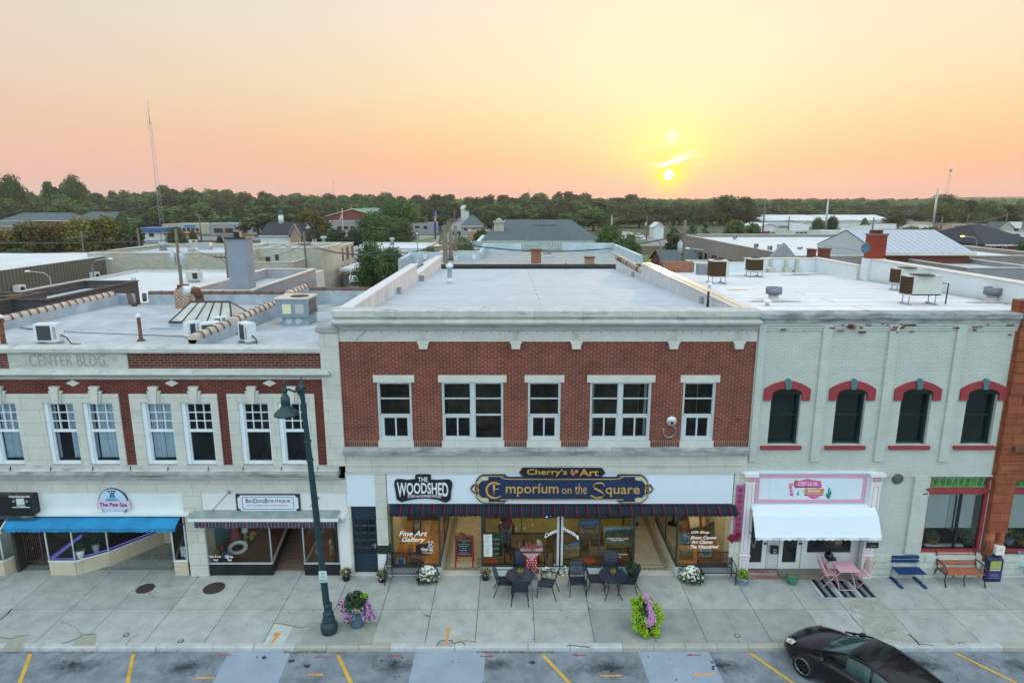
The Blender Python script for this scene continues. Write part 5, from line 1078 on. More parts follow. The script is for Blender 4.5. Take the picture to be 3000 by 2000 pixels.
# plush dogs right
x,y=G(975,1625,.5);r=thing('plush_dog','brown and white plush dog sitting on the wooden floor right of the lamp post','plush dog',(x,y,.42));m_pl=M('plush_brown',(.22,.14,.08),.9,.5,10,col2=(.45,.40,.33));g=MB();g.tube([(x,y+.2,.45),(x,y+.18,.7),(x-.02,y+.1,.9)],[.15,.13,.08],10);g.ball((x-.03,y+.03,1.0),.1,10);g.tube([(x-.03,y+.0,.98),(x-.04,y-.1,.95)],[.06,.04],8)
for a in(-.08,.08):g.tube([(x+a,y+.12,.75),(x+a,y+.02,.43)],[.05,.04],6)
g.build('body',m_pl,r)
x,y=G(930,1622,.5);g=MB();g.ball((x,y+.1,.55),.12,12);tag(g.build('small_toy',M('red_white_toy',(.5,.08,.05),.5,.4,12,col2=(.7,.6,.5))),'small red and white round toy on the wooden floor','toy')
g=MB();a=px(970,1570);g.face([(a-.05,.9,1.5),(a+.28,.9,1.45),(a+.3,1.4,2.3),(a+.05,1.4,2.4)]);tag(g.build('hanging_cloth',M('beige_cloth',(.40,.33,.27),.9,.15)),'beige cloth hanging in the window right of the lamp post','cloth')
# striped valance
m_pur=bands('purple_green_stripes',[(0,(.09,.035,.075)),(.28,(.25,.28,.30)),(.32,(.09,.035,.075)),(.5,(.02,.035,.04)),(.62,(.22,.27,.27)),(.66,(.02,.045,.045)),(.92,(.22,.25,.27)),(.95,(.09,.035,.075))],.34)
awning('short_striped_awning','short purple and dark green striped awning over the dog shop',px(588,1530),px(992,1530),2.20,-.43,2.14,.13,m_pur)
# blue awning
m_blue=M('bright_blue_canvas',(.012,.20,.42),.8,.25,1.3,streak=((.02,.045,.06),.65,.6,.6,2.4),bump=.4,bscale=5)
awning('blue_awning','bright blue canvas awning with dirty streaks over the dog spa',px(42,1530),px(538,1530),2.27,-.55,2.02,.09,m_blue,side=True)
m_bw=bands('black_white_stripes',[(0,(.01,.01,.012)),(.55,(.42,.46,.42))],.33)
awning('black_white_awning','black and white striped awning at the left edge',-21,px(45,1530)-.02,2.27,-.6,2.0,.11,m_bw)
# black projecting sign box
a=px(118,1480);r=thing('black_sign_box','black box sign with a white picture and white writing at the left edge','sign',(-17,-.3,2.8))
g=MB();zb=2.38;g.box(-21,a,-.35,.02,zb,3.07);g.build('box',M('sign_box_black',(.008,.009,.012),.4,.2),r)
g=MB();g.idx([(-21,-.36,zb-.005),(a+.02,-.36,zb-.005),(a-.1,.0,zb-.14),(-21,.0,zb-.14)],[(0,1,2,3)]);g.idx([(-21,-.37,zb+.02),(a+.02,-.37,zb+.02),(a+.02,-.37,zb-.12),(-21,-.37,zb-.12)],[(3,2,1,0)]);g.build('tattered_skirt',M('tattered_skirt',(.03,.06,.07),.8,.5,3,streak=((.30,.36,.38),.8,.55,1.4,4)),r)
g=MB();f=lambda X,Y:F(X/14.257,1430+Y/14.257,-.36)
(x0,z1),(x1,z0)=f(350,300),f(1250,400);text(g,'Carthage Historic Square Suites',x0,x1,z0,z1,-.352,th=.006,bold=.03);(x0,z1),(x1,z0)=f(690,700),f(1070,770);text(g,'Thrilwells Story',x0,x1,z0,z1,-.352,th=.006,bold=.03);(x0,z1),(x1,z0)=f(505,780),f(1250,805);g.box(x0,x1,-.356,-.35,z0,z1);g.build('lettering',m_swhite,r)
g=MB();(x0,z1),(x1,z0)=f(650,425),f(1030,680);g.box(x0,x1,-.358,-.35,z0,z1);g.build('picture_panel',M('pale_green_print',(.50,.60,.55),.6,.2,6),r)
for X,n_ in((555,1),(1110,2)):
 g=MB();c=f(X,550);g.face([(c[0]+.07*(1 if k%2 else .5)*cos(k*pi/4),-.356,c[1]+.05*(1 if k%3 else .6)*sin(k*pi/4))for k in range(8)]);g.build('flourish',M('sage_print',(.20,.30,.27),.7,.1),r)
# round dog spa sign
f=lambda X,Y,y=-.09:F(260+X/15.68,1420+Y/15.68,y)
c=f(1120,800);r=thing('round_spa_sign','round pale blue sign with a pink band and navy script above the blue awning','sign',(c[0],-.05,c[1]))
RX=(f(1790,800)[0]-f(445,800)[0])/2;RZ=(f(1120,160)[1]-f(1120,1440)[1])/2
g=MB();g.prism([(c[0]+RX*cos(k*pi/24),c[1]+RZ*sin(k*pi/24))for k in range(48)],-.088,-.03,0);g.build('ring',M('navy_ring',(.02,.07,.12),.5,.1),r)
g=MB();g.prism([(c[0]+RX*.95*cos(k*pi/24),c[1]+RZ*.95*sin(k*pi/24))for k in range(48)],-.094,-.0885,0);g.build('disc',M('pale_blue_disc',(.42,.60,.78),.5,.04),r)
g=MB();(x0,z1),(x1,z0)=f(355,720),f(1935,1100);g.box(x0,x1,-.104,-.095,z0,z1);g.build('pink_band',M('pink_band',(.60,.47,.66),.5,.05,2),r)
g=MB();(x0,z1),(x1,z0)=f(500,795),f(1785,1030);text(g,'The Paw Spa',x0,x1,z0,z1,-.105,bold=.012,th=.006);(x0,z1),(x1,z0)=f(720,1160),f(1700,1195);text(g,'A BATH HOUSE FOR DOGS',x0,x1,z0,z1,-.095,th=.004);(x0,z1),(x1,z0)=f(785,695),f(1440,725);g.box(x0,x1,-.1,-.0945,z0,z1);g.build('lettering',M('navy_ink',(.03,.03,.12),.5,.1),r)
g=MB()
def el(X,Y,rx,ry,m,yy=-.0975):
 q=f(X,Y);sx=abs(f(X+rx,Y)[0]-q[0]);sz=abs(f(X,Y+ry)[1]-q[1]);g.face([(q[0]+sx*cos(k*pi/8),yy,q[1]+sz*sin(k*pi/8))for k in range(16)],m)
el(1070,640,290,60,1,-.0955);el(1070,600,200,60,1,-.0958);el(1080,480,100,90,0,-.0962);el(1065,350,130,120,0,-.0965);el(890,280,60,35,2,-.0968);el(1200,285,55,35,2,-.0968);el(1105,325,55,60,2,-.097);el(1105,325,22,25,3,-.0975);el(1000,325,22,25,3,-.0975);el(1070,410,28,20,2,-.0975);el(1000,510,35,60,2,-.097);el(1170,510,30,60,2,-.097)
g.build('dog_picture',[M('blue_grey_dog',(.12,.20,.34),.6,.2),M('turquoise_foam',(.10,.42,.58),.6,.1),M('navy_patch',(.015,.04,.07),.6,.1),m_swhite],r)
# dog boutique sign
f=lambda X,Y,y=-.06:F(550+X/3.92,1380+Y/3.92,y)
(x0,z1),(x1,z0)=f(545,262),f(1300,487);r=thing('dog_boutique_sign','black framed white rectangular sign with serif lettering above the striped awning','sign',((x0+x1)/2,-.03,z0))
g=MB();g.box(x0,x1,-.06,-.02,z0,z1);g.build('board',M('charcoal_board',(.03,.026,.03),.5,.15),r)
n=.09;A,B,C_,D_=x0+.06,x1-.06,z0+.11,z1-.04;g=MB();g.prism([(A+n,C_),(B-n,C_),(B-n*.8,C_+n*.7),(B,C_+n),(B,D_-n),(B-n*.8,D_-n*.7),(B-n,D_),(A+n,D_),(A+n*.8,D_-n*.7),(A,D_-n),(A,C_+n),(A+n*.8,C_+n*.7)],-.068,-.06);g.build('panel',m_whitepanel,r)
g=MB();A,B,C_,D_=A+.15,B-.15,C_+.05,D_-.05;w=.014
for p in((A,B,C_,C_+w),(A,B,D_-w,D_),(A,A+w,C_,D_),(B-w,B,C_,D_)):g.box(p[0],p[1],-.074,-.068,p[2],p[3])
(x0,z1),(x1,z0)=f(665,312),f(1178,360)
def bigs(s,widths):
 pass
segs=[('B',0,.060,1),('IG',.068,.165,.78),('D',.18,.265,1),('OG',.275,.42,.78),('B',.435,.50,1),('OUTIQUE',.512,1,.78)]
for s,a,b,h_ in segs:text(g,s,x0+(x1-x0)*a,x0+(x1-x0)*b,z0,z0+(z1-z0)*h_,-.069,th=.006)
g.build('lettering',M('plum_ink',(.04,.02,.06),.5,.1),r)
g=MB();(x0,z1),(x1,z0)=f(685,375),f(1160,402);text(g,'pet supplies that breed jealousy',x0,x1,z0,z1,-.069,th=.006,bold=.01);g.build('tagline',M('pale_pink_ink',(.60,.30,.42),.5,.1),r)
# flag holders
for p,q,lab in(((622,1495),(672,1440),'thin grey bare flagpole left of the dog boutique sign'),((908,1485),(930,1458),'short dark flagpole bracket right of the dog boutique sign')):
 a=F(*p,-.8);b=F(*q,-.05);g=MB();g.tube([(a[0],-.8,a[1]),(b[0],-.05,b[1])],.018,6);g.ball((b[0],-.06,b[1]),.06,8);tag(g.build('flag_pole',M('grey_pole',(.18,.22,.25),.5,.1)),lab,'flagpole')
g=MB()
tb=lambda s,X0,Y0,X1,Y1:(lambda p,q:text(g,s,p[0],q[0],q[1],p[1],.005,th=.004,bold=.02))(f(X0,Y0,0),f(X1,Y1,0))
tb('Dog & Cat',250,965,382,995);tb('Food',298,1002,345,1028);tb('CBD for',425,965,525,995);tb('Pets',458,1002,505,1028);g.build('window_lettering',M('white_window_letters',(.72,.76,.78)),bL)
# ---- dog spa front: gate, bay, right window
m_bei=brick('beige_marble_bulkhead',(.52,.47,.36),(.50,.45,.35),(.30,.27,.2),bw=1.0,bh=3,ms=.006,var=.12,bump=.1,stain=((.38,.27,.12),.5,.55,1.2,5))
xg0,xg1=px(45,1680),px(148,1680)
poly_window([(-19.5,.04),(xg0-.35,.04),(xg0-.02,.9)],.5,2.3,bL,m_bei,m_sash,None,0)
bay=[(xg1+.02,2.4),(xg1,.04),(-14.78,.04),(-14.0,.62),(-12.9,2.15),(-12.2,2.15)]
poly_window(bay,.5,2.3,bL,m_bei,m_sash,None,0)
g=MB();g.slab([(xg1+.05,.1),(-14.8,.1),(-14.05,.66),(-12.95,2.2),(-12.4,2.2),(-12.4,3.5),(xg1+.05,3.5)],.4,.5);g.build('bay_floor',M('dark_bay_floor',(.06,.05,.05),.6,.3),bL)
g=MB();pp=[(xg1+.06,2.0,.56),(xg1+.06,.12,.56),(-14.82,.12,.56),(-14.1,.68,.56),(-12.98,2.2,.56)];g.tube(pp,.010,5);g.build('light_rope',M('violet_light_rope',(.3,.2,.9),.5,0,emit=(.28,.2,1,.9)),bL)
g=MB();g.box(xg1+.1,-14.7,1.6,1.7,.5,2.3);g.build('dark_partition',M('striped_dim_wall',(.05,.06,.06),.9,.4),bL)
xr0,xr1=px(514,1680),px(553,1680)
poly_window([(xr0-.75,2.6),(xr0,.04),(xr1,.04)],.52,2.3,bL,m_bei,m_sash,None,0)
g=MB();g.slab([(xr0,.1),(xr1,.1),(xr1,2.6),(xr0-.7,2.6)],.4,.52);g.build('window_floor',M('dark_bay_floor',(.06,.05,.05)),bL)
g=MB();(a,z1),(b,z0)=F(528,1600,.12),F(561,1648,.12);g.box(a,b,.11,.12,z0,z1,0);g.ball(((a+b)/2-.09,.105,z0+.16),.001,6,0);e=[((a+b)/2-.1+.07*cos(k*pi/6),.107,z0+.19+.06*sin(k*pi/6))for k in range(12)];g.face(e,1);g.box((a+b)/2-.17,(a+b)/2-.04,.106,.11,z0+.0,z0+.15,1);text(g,'DOG GROOMING',a+.05,b-.05,z1-.16,z1-.10,.109,m=2,th=.003);text(g,'walk ins welcome',a+.08,b-.08,z1-.24,z1-.2,.109,m=2,th=.003)
tag(g.build('dog_poster',[m_white,M('poster_black',(.03,.035,.05),.6,.3),M('poster_blue',(.05,.18,.35),.6,.1)]),'white poster with a black and white dog in the narrow window','poster')
for pxx,pyy,s,lab in((235,1620,1.,'spiky palm like plant in a white pot inside the bay window'),(280,1602,.8,'broad leaved plant in a white pot at the back of the bay')):
 x,y=G(pxx,pyy,.7);r=thing('potted_plant',lab,'plant',(x,y,.5));g=MB();g.lathe(x,y,[(.1*s,.5),(.14*s,.72),(.15*s,.82)],14);g.build('pot',M('white_pot',(.55,.62,.68),.4,.05),r)
 g=MB()
 for k in range(34 if s==1.else 22):
  a=R(0,2*pi);e=R(.2,1.3);l=R(.35,.6)*s;w=.014 if s==1.else .05
  p0=(x,y,.8);p1=(x+l*.6*cos(a)*cos(e),y+l*.6*sin(a)*cos(e),.8+l*.7*sin(e));p2=(x+l*cos(a)*cos(e)*1.1,y+l*sin(a)*cos(e)*1.1,.8+l*sin(e)*.8-.05)
  nx,ny=-sin(a)*w,cos(a)*w;g.face([(p0[0]-nx,p0[1]-ny,p0[2]),(p1[0]-nx,p1[1]-ny,p1[2]),(p2[0],p2[1],p2[2]),(p1[0]+nx,p1[1]+ny,p1[2]),(p0[0]+nx,p0[1]+ny,p0[2])])
 g.build('leaves',M('house_plant_green',(.05,.13,.05),.5,.3,10),r)
r=thing('iron_gate','rusty brown iron gate of upright bars across the entrance left of the bay','gate',((xg0+xg1)/2,.55,0));m_gate=M('rusty_brown_iron',(.13,.085,.085),.7,.3,12)
for k,(a,b)in enumerate(((xg0+.02,(xg0+xg1)/2-.01),((xg0+xg1)/2+.01,xg1-.03))):
 g=MB();n=8
 for j in range(n+1):x=a+(b-a)*j/n;g.tube([(x,.55,.06),(x,.55,2.1)],.011 if 0<j<n else .02,5)
 for z in(.08,.22,1.1,2.1):g.tube([(a,.55,z),(b,.55,z)],.018,5)
 if k==0:g.tube([(a,.56,.9),(b,.56,1.5)],.014,5)
 g.build('gate_leaf',m_gate,r)
g=MB();m_key=M('blue_mosaic',(.04,.09,.16),.6,.3)
def key2(x0,x1,y,h):
 keyrow(x0,x1,y,h,0,.011,.16)
key2(xg0-.2,xg1,.05+.28,.14);key2(-14.2,xr0-.25,.35,.14)
keycol(xr0-.42,.5,2.0,.15,0,.011,.16);g.box(-13.35,-12.0,1.0,1.015,.006,.011);g.box(-13.35,-12.0,1.33,1.345,.006,.011);g.box(-13.35,-13.335,1.0,1.345,.006,.011);g.box(-12.015,-12.0,1.0,1.345,.006,.011)
text(g,'FUI TOHES',-13.25,-12.1,1.06,1.29,.0105,flat=True)
for i in range(12):
 for j in range(14):
  x,y=-14.1+i*.24+.12*(j%2),.6+j*.16
  if x>xr0-.5-.1*0-(y*.25)or x<-13.95+(y-.5)*.7 or(-13.45<x<-11.9 and .9<y<1.45):continue
  g.box(x-.016,x+.016,y-.016,y+.016,.006,.0105)
g.build('mosaic_pattern',m_key,bL)
g=MB();g.box(-12.6,-11.6,2.6,3.4,.006,.016);tag(g.build('door_mat',M('dark_rubber_mat',(.02,.02,.02),.9,.2)),'dark rubber mat at the back of the dog spa entrance','mat')
g=MB();g.box(-12.2,-10.9,3.6,3.7,0,2.3);g.build('recessed_doors',M('black_doorway',(.012,.010,.010)),bL)
# ================= right building: white painted brick
m_wb=brick('white_painted_brick',(.50,.55,.52),(.47,.52,.49),(.40,.45,.43),bw=.215,bh=.0705,ms=.008,var=.09,bump=.8,stain=((.36,.42,.34),.4,.60,.5,.5))
bR=thing('white_brick_building','white painted brick building with red arched window hoods','building',(11.7,0,0))
X0,X1=7.66,15.74
m_redp=M('red_painted_trim',(.27,.035,.045),.6,.18,4);m_teal=M('teal_keystone',(.08,.16,.17),.6,.15,4)
WX=[(fx(2259,1175),fx(2347,1175)),(fx(2450,1175),fx(2537,1175)),(fx(2640,1175),fx(2729,1175)),(fx(2832,1175),fx(2922,1175))]
zb,zs,za=fz(1303),fz(1154),fz(1138)
sh=[(fx(2366,1600),fx(2494,1600))]
gx0,gx1=fx(2714,1500),fx(2902,1500)
g=MB();holed(g,X0,X1,3.62,8.98,0,[(a,b,zb,zs)for a,b in WX],.28,0,0)
# arch heads: fill corners between the springing line and the curve is the hole itself, glass rises behind the hood
g.face([(X1,0,0),(X1,.5,0),(X1,.5,9),(X1,0,9)]);g.build('brick_wall',m_wb,bR)
for i,(a,b)in enumerate(WX):
 m=(a+b)/2;n=12;hw=(b-a)/2;rise=za-zs+.02
 arc=lambda s,r_,base:[(m+s*hw*cos(pi*k/n),base+r_*sin(pi*k/n))for k in range(n+1)]
 g=MB();inn=arc(1,rise,zs)[::-1];oh=.255;W_=hw+oh;oa=[(m-W_*k/8,6.58+.27*(1-(k/8)**2))for k in range(9)]
 low=6.20
 left=[(a,zs)]+[p for p in inn if p[0]<=m]+oa+[(m-W_,low),(a,low)]
 right=[(2*m-x,z)for x,z in left]
 g.prism(left,-.06,.01);g.prism(right[::-1],-.06,.01);g.build('arch_hood',m_redp,bR)
 g=MB();g.prism([(m-.075,6.58),(m+.075,6.58),(m+.115,6.84),(m+.075,6.88),(m-.075,6.88),(m-.115,6.84)],-.10,-.0);g.tube([(m,-.09,6.87),(m,.0,6.87)],.06,10);g.build('keystone',m_teal,bR)
 g=MB();g.box(a-.22,b+.12,-.09,.1,zb-.13,zb-.015);g.build('sill',m_redp,bR)
 g=MB();g.prism([(a,zs-.3)]+[(x,z+.002)for x,z in inn]+[(b,zs-.3)],-.004,-.002);
 w=MB();w.box(a,a+.05,.18,.26,zb,zs);w.box(b-.06,b,.12,.26,zb,zs);w.box(a,b,.16,.26,zb,zb+.07);w.box(a+.05,b-.06,.2,.24,(zb+zs)/2+.1,(zb+zs)/2+.13);fr=w.build('window',M('dark_teal_frame',(.01,.035,.04),.5,.2),bR)
 p=MB();p.face([(a,.24,zb),(b,.24,zb),(b,.24,zs),(a,.24,zs)]);p.prism([(x,z)for x,z in inn],-.012,-.004);p.build('pane',m_pane_green,fr)
g=MB()
for pa,pb in((2226,2247),(2414,2441),(2609,2637),(2808,2836)):g.box(fx(pa,932),fx(pb,932),-.075,.0,4.14,8.72)
g.build('pilaster',m_wb,bR)
g=MB()
for k in range(3):g.box(X0,X1,-.03-.022*k,.0,8.46+.085*k,8.53+.085*k)
g.build('corbel_courses',m_wb,bR)
g=MB();moulding(g,X0+.01,X1+.1,[(.1,8.70),(-.09,8.70),(-.09,8.84),(-.15,8.86),(-.15,9.0),(-.12,9.03),(.45,9.03),(.45,8.6)],1.05);g.build('coping',m_stone_dark,bR)
g=MB();xs_=random.Random(3)
for _ in range(34):
 x=xs_.choice([xs_.uniform(9.6,12.4),xs_.uniform(7.9,15.6)]);z=8.68-abs(xs_.gauss(0,.13));
 for k in range(xs_.choice((1,1,2,3))):g.box(x+k*.09,x+k*.09+xs_.uniform(.05,.11),-.0775-.012,-.0,z,z+.035)
for x,z in((13.55,3.2),(13.65,3.17),(13.5,3.05)):g.box(x,x+.14,-.09,0,z-.05,z)
g.build('bare_brick_chips',m_brickA,bR)
g=MB();g.box(X0,X1,-.03,.12,3.60,3.66);g.build('string_course',m_wb,bR)
# lower wall parts
a_,b_=fx(2172,1420),fx(2562,1420)
g=MB();holed(g,b_,X1,.55,3.62,0,[(gx0,gx1,.86,3.58)],.3,0,0);g.box(X0,a_,-.0,.3,0,3.62);g.build('lower_wall',m_wb,bR)
g=MB();g.box(fx(2677,1400),fx(2716,1400)-.0,-.09,.0,.85,3.6);g.build('lower_pilaster',m_wb,bR)
m_rus=M('painted_rusticated_stone',(.47,.51,.48),.85,.16,3,bump=1.,bscale=9,streak=((.30,.35,.30),.5,.58,1,4))
g=MB()
for z0,z1 in((.0,.10),(.11,.32),(.33,.55),(.56,.80)):
 x=b_
 while x<19.5:nx=min(x+R(1.5,2.4),19.5);g.box(x,nx-.012,-.10-R(0,.02),.05,z0,z1-.01);x=nx
g.build('stone_base',m_rus,bR)
# boutique front
m_pink=M('pink_trim',(.62,.32,.42),.55,.05,3)
wx0,wx1=fx(2245,1378)-.5,b_
g=MB();A,B=fx(2203,1378)-.1,fx(2560,1378);g.box(A,B,-.05,.2,2.62,3.74);g.box(A-.25,B+.02,-.10,.1,3.74,3.80);g.build('boutique_fascia',m_whitepanel,bR)
f7=lambda X,Y,y=-.06:F(2150+X/3.92,1350+Y/3.92,y)
(p0,q1),(p1,q0)=f7(262,155),f7(1500,480)
g=MB()
for k,(d,y)in enumerate(((0,-.075),(.075,-.065))):
 w=.05;a0,a1,c0,c1=p0+d,p1-d,q0+d,q1-d;g.box(a0,a1,y,-.05,c0,c0+w);g.box(a0,a1,y,-.05,c1-w,c1);g.box(a0,a0+w,y,-.05,c0+w,c1-w);g.box(a1-w,a1,y,-.05,c0+w,c1-w)
g.build('pink_moulding',m_pink,bR)
def pinkpil(x0,x1,lab):
 g=MB();g.box(x0,x1,-.14,.05,.0,3.66);g.box(x0-.03,x1+.03,-.18,.05,.75,.86);g.box(x0-.03,x1+.03,-.18,.05,0,.12);g.box(x0-.08,x1+.08,-.22,.05,3.66,3.76);g.box(x0-.02,x1+.02,-.17,.05,3.40,3.46);p=g.build('pilaster',m_white,bR)
 g=MB();w=.018;
 for z0,z1 in((.18,.68),(1.0,3.3)):
  a,b=x0+.07,x1-.07;g.box(a,b,-.15,-.14,z0,z0+w);g.box(a,b,-.15,-.14,z1-w,z1);g.box(a,a+w,-.15,-.14,z0+w,z1-w);g.box(b-w,b,-.15,-.14,z0+w,z1-w)
 g.box(x0-.035,x1+.035,-.185,-.18,.78,.82);g.box(x0,x1,-.15,-.14,.9,.93)
 for k in range(5):g.lathe(x0+.05+(x1-x0-.1)*k/4,-.15,[(.001,3.47),(.03,3.5),(.035,3.56),(.02,3.62)],8)
 g.build('pink_lines',m_pink,p)
pinkpil(fx(2163,1640),fx(2184,1640)+.05,'');pinkpil(fx(2514,1640)+.05,fx(2536,1640)+.12,'')
yw=.22
dx0,dx1=fx(2183,1620,yw),fx(2246,1620,yw);ex0,ex1=fx(2280,1620,yw),fx(2346,1620,yw);vx0,vx1=fx(2365,1600,yw),fx(2494,1600,yw);zf=.13
g=MB();holed(g,dx0-.3,b_,zf,2.65,yw,[(dx0+.16,dx1-.16,.35,2.15),(ex0+.14,ex1-.14,.35,2.15),(vx0,vx1,.72,2.2)],.06,0)
g.build('shop_wall',m_white,bR)
g=MB();h=.05
for a,b in((dx0,dx1),(ex0,ex1)):
 for u in(a,b):g.box(u-.012,u+.012,yw-.012,yw,zf,2.3)
for k in range(6):u=dx1+.06+k*(ex0-dx1-.12)/5;g.box(u-.005,u+.005,yw-.006,yw,zf,2.3)
g.build('board_joint',M('grey_joint',(.28,.32,.33),.8,.1),bR)
for a,b,z0,z1 in((dx0+.16,dx1-.16,.35,2.15),(ex0+.14,ex1-.14,.35,2.15)):
 g=MB();g.face([(a,yw+.05,z0),(b,yw+.05,z0),(b,yw+.05,z1),(a,yw+.05,z1)]);g.build('door_glass',m_pane,bR);g=MB();g.box(b+.03,b+.12,yw-.05,yw,1.05,1.1);g.lathe(b+.07,yw-.03,[(.02,1.18),(.02,1.22)],8);g.build('door_handle',m_black,bR)
g=MB();g.face([(vx0,yw+.04,.72),(vx1,yw+.04,.72),(vx1,yw+.04,2.2),(vx0,yw+.04,2.2)]);g.build('shop_window',m_glass,bR)
g=MB();g.box(vx0-.05,vx1+.05,yw+.07,2.0,.55,.70,0);g.box(vx0-.05,vx1+.05,1.6,1.65,.7,2.3,1);g.box(vx0-.06,vx0-.05,yw+.07,1.6,.7,2.3,1);g.box(vx1+.05,vx1+.06,yw+.07,1.6,.7,2.3,1);g.build('display_box',[M('grey_display_floor',(.16,.19,.22),.8,.2,3),m_dark],bR)
g=MB();g.box(9.02,b_-.15,-.22,yw,0,zf);g.build('concrete_step',M('brown_step',(.20,.19,.16),.9,.2,3),bR)
m_pav=brick('worn_red_pavers',(.32,.075,.07),(.25,.06,.06),(.30,.30,.28),bw=.19,bh=.09,ms=.01,var=.35,flat=True,stain=((.34,.35,.33),.9,.52,5,5))
g=MB();q=[G(2184,1661),(9.0,.22),G(2270,1688),G(2178,1690)];g.slab([(8.0,-.0),(9.0,-.0),(9.02,yw),(8.0,yw)],0,.10);g.slab([(7.95,-.22),(8.98,-.22),(8.98,0),(7.95,0)],0,.012);g.build('paver_step',m_pav,bR)
# boutique awning
r=awning('white_awning','large plain white awning over the pink trimmed boutique',fx(2196,1474),fx(2549,1474)+.1,2.66,-.72,1.80,.06,M('white_awning_canvas',(.62,.70,.80),.8,.03,1.5),sc=.2)
g=MB();g.tube([(7.86,-.12,2.55),(7.86,-.3,2.5)],.03,6);g.tube([(7.92,.05,1.6),(8.0,-.3,1.2),(8.0,-.5,1.7)],.012,5);g.build('awning_arm',m_galv,r)
# boutique sign painted panel
f=lambda X,Y,y=-.07:F(2300+X/15.68,1390+Y/15.68,y)
P_=lambda pts,y=-.07:[f(a,b,y)for a,b in pts]
c=f(1100,600);r=thing('boutique_sign','white boutique panel with pink name board, orange board, pink arrow and green cacti','sign',(c[0],-.05,c[1]))
(p0,q1),(p1,q0)=f7(425,192),f7(1300,440);g=MB();g.box(p0,p1,-.062,-.05,q0,q1);g.build('panel',M('pale_sign_panel',(.58,.69,.80),.5,.03),r)
mp_=M('hot_pink_board',(.60,.10,.32),.5,.12,6);mo_=M('orange_board',(.60,.22,.06),.5,.12,6);mc_=M('cactus_green',(.01,.24,.20),.5,.1);mk_=M('plum_outline',(.05,.01,.05),.5,.1)
g=MB();g.prism(P_([(430,600),(430,360),(640,300),(1010,200),(1660,310),(1690,540),(1640,595)]),-.066,-.062);g.prism(P_([(960,590),(990,590),(990,660),(960,660)]),-.066,-.062);g.prism(P_([(1470,590),(1500,590),(1500,640),(1470,640)]),-.066,-.062);g.prism(P_([(900,970),(1730,950),(1740,905),(890,905)]),-.0655,-.062);g.build('outline',mk_,r)
g=MB();g.prism(P_([(465,555),(465,370),(640,305),(1010,215),(1650,325),(1675,540),(1640,555)]),-.070,-.0662)
g.prism(P_([(175,410),(430,400),(430,500),(300,510),(360,830),(395,850),(335,1015),(200,900),(255,880),(190,540)]),-.070,-.062);g.prism(P_([(1010,905),(1630,905),(1580,1000),(1480,1075),(1320,1110),(1180,1080),(1070,1000)]),-.070,-.0657);g.build('pink_board',mp_,r)
g=MB();g.prism(P_([(890,660),(1800,630),(1765,885),(880,880)]),-.069,-.0662);g.build('orange_board',mo_,r)
g=MB();g.prism(P_([(400,350),(470,250),(530,235),(640,290),(620,345),(520,340)]),-.074,-.0705);g.build('hat',M('straw_brown',(.35,.17,.08),.6,.3,20),r)
g=MB();(x0,z1),(x1,z0)=f(620,330),f(1470,505);text(g,"C'EST LA VIE",x0,x1,z0,z1,-.071,bold=.025,th=.004)
(x0,z1),(x1,z0)=f(1060,690),f(1600,825);text(g,'BOUTIQUE',x0,x1,z0,z1,-.070,bold=.04,th=.004)
(x0,z1),(x1,z0)=f(1130,960),f(1480,985);text(g,'CARTHAGE, MO',x0,x1,z0,z1,-.071,th=.004)
for X,Y in((235,470),(375,455),(270,680),(300,830)):q=f(X,Y);g.face([(q[0]+.022*cos(k*pi/4),-.0715,q[1]+.022*sin(k*pi/4))for k in range(8)])
g.build('lettering',M('pale_pink_letters',(.75,.62,.70),.5,.03),r)
g=MB()
for pts,w in(([(2010,1080),(2010,900),(2030,600)],.034),([(1915,850),(1905,950),(1960,1030)],.026),([(2110,760),(2090,900),(2030,960)],.022),([(590,950),(605,840),(608,740)],.012),([(555,820),(565,870),(595,900)],.010),([(640,860),(625,900),(597,920)],.010)):
 q=[(*a_,)for a_ in P_(pts,-.066)];g.tube([(a,-.066,b)for a,b in q],w,6)
g.build('cactus',mc_,r)
g=MB()
for X,Y in((230,295),(500,645),(805,740),(135,910),(1400,205),(1945,530)):q=f(X,Y);g.face([(q[0]+(.03 if k%2 else .01)*cos(k*pi/4),-.0635,q[1]+(.04 if k%2 else .01)*sin(k*pi/4))for k in range(8)])
g.build('star',M('pale_teal',(.15,.42,.50),.6,.1),r)
# mailbox, black hanging sign, round vent
a=F(2266,1607,.2);r=thing('mailbox','small black mailbox between the two boutique doors','mailbox',(a[0],.2,a[1]));g=MB();g.box(a[0]-.12,a[0]+.12,.08,.22,a[1]-.12,a[1]+.11);g.box(a[0]-.13,a[0]+.13,.06,.22,a[1]+.11,a[1]+.135);g.build('box',m_black,r);g=MB();g.box(a[0]-.05,a[0]+.05,.072,.08,a[1]+.02,a[1]+.06);g.face([(a[0]+.06*cos(k*pi/6),.074,a[1]-.05+.035*sin(k*pi/6))for k in range(12)]);g.build('label_plate',M('tan_plate',(.35,.30,.25),.6,.2),r)
(x0,z1),(x1,z0)=F(2540,1588,-.35),F(2572,1604,-.35);r=thing('hanging_sign','small black sign board hanging under the right end of the white awning','sign',(x0,-.35,z0));g=MB();g.box(x0,x1,-.37,-.34,z0,z1);g.build('board',m_sblack,r);g=MB();text(g,'OPEN',x0+.1,x1-.08,z0+.05,z0+.11,-.371,th=.003);g.build('lettering',M('dull_gold_ink',(.35,.30,.15),.5,.1),r);g=MB();g.tube([(x0+.05,-.355,z1),(x0+.05,-.3,z1+.25)],.006,4);g.tube([(x1-.05,-.355,z1),(x1-.05,-.3,z1+.25)],.006,4);g.build('hanger',m_black,r)
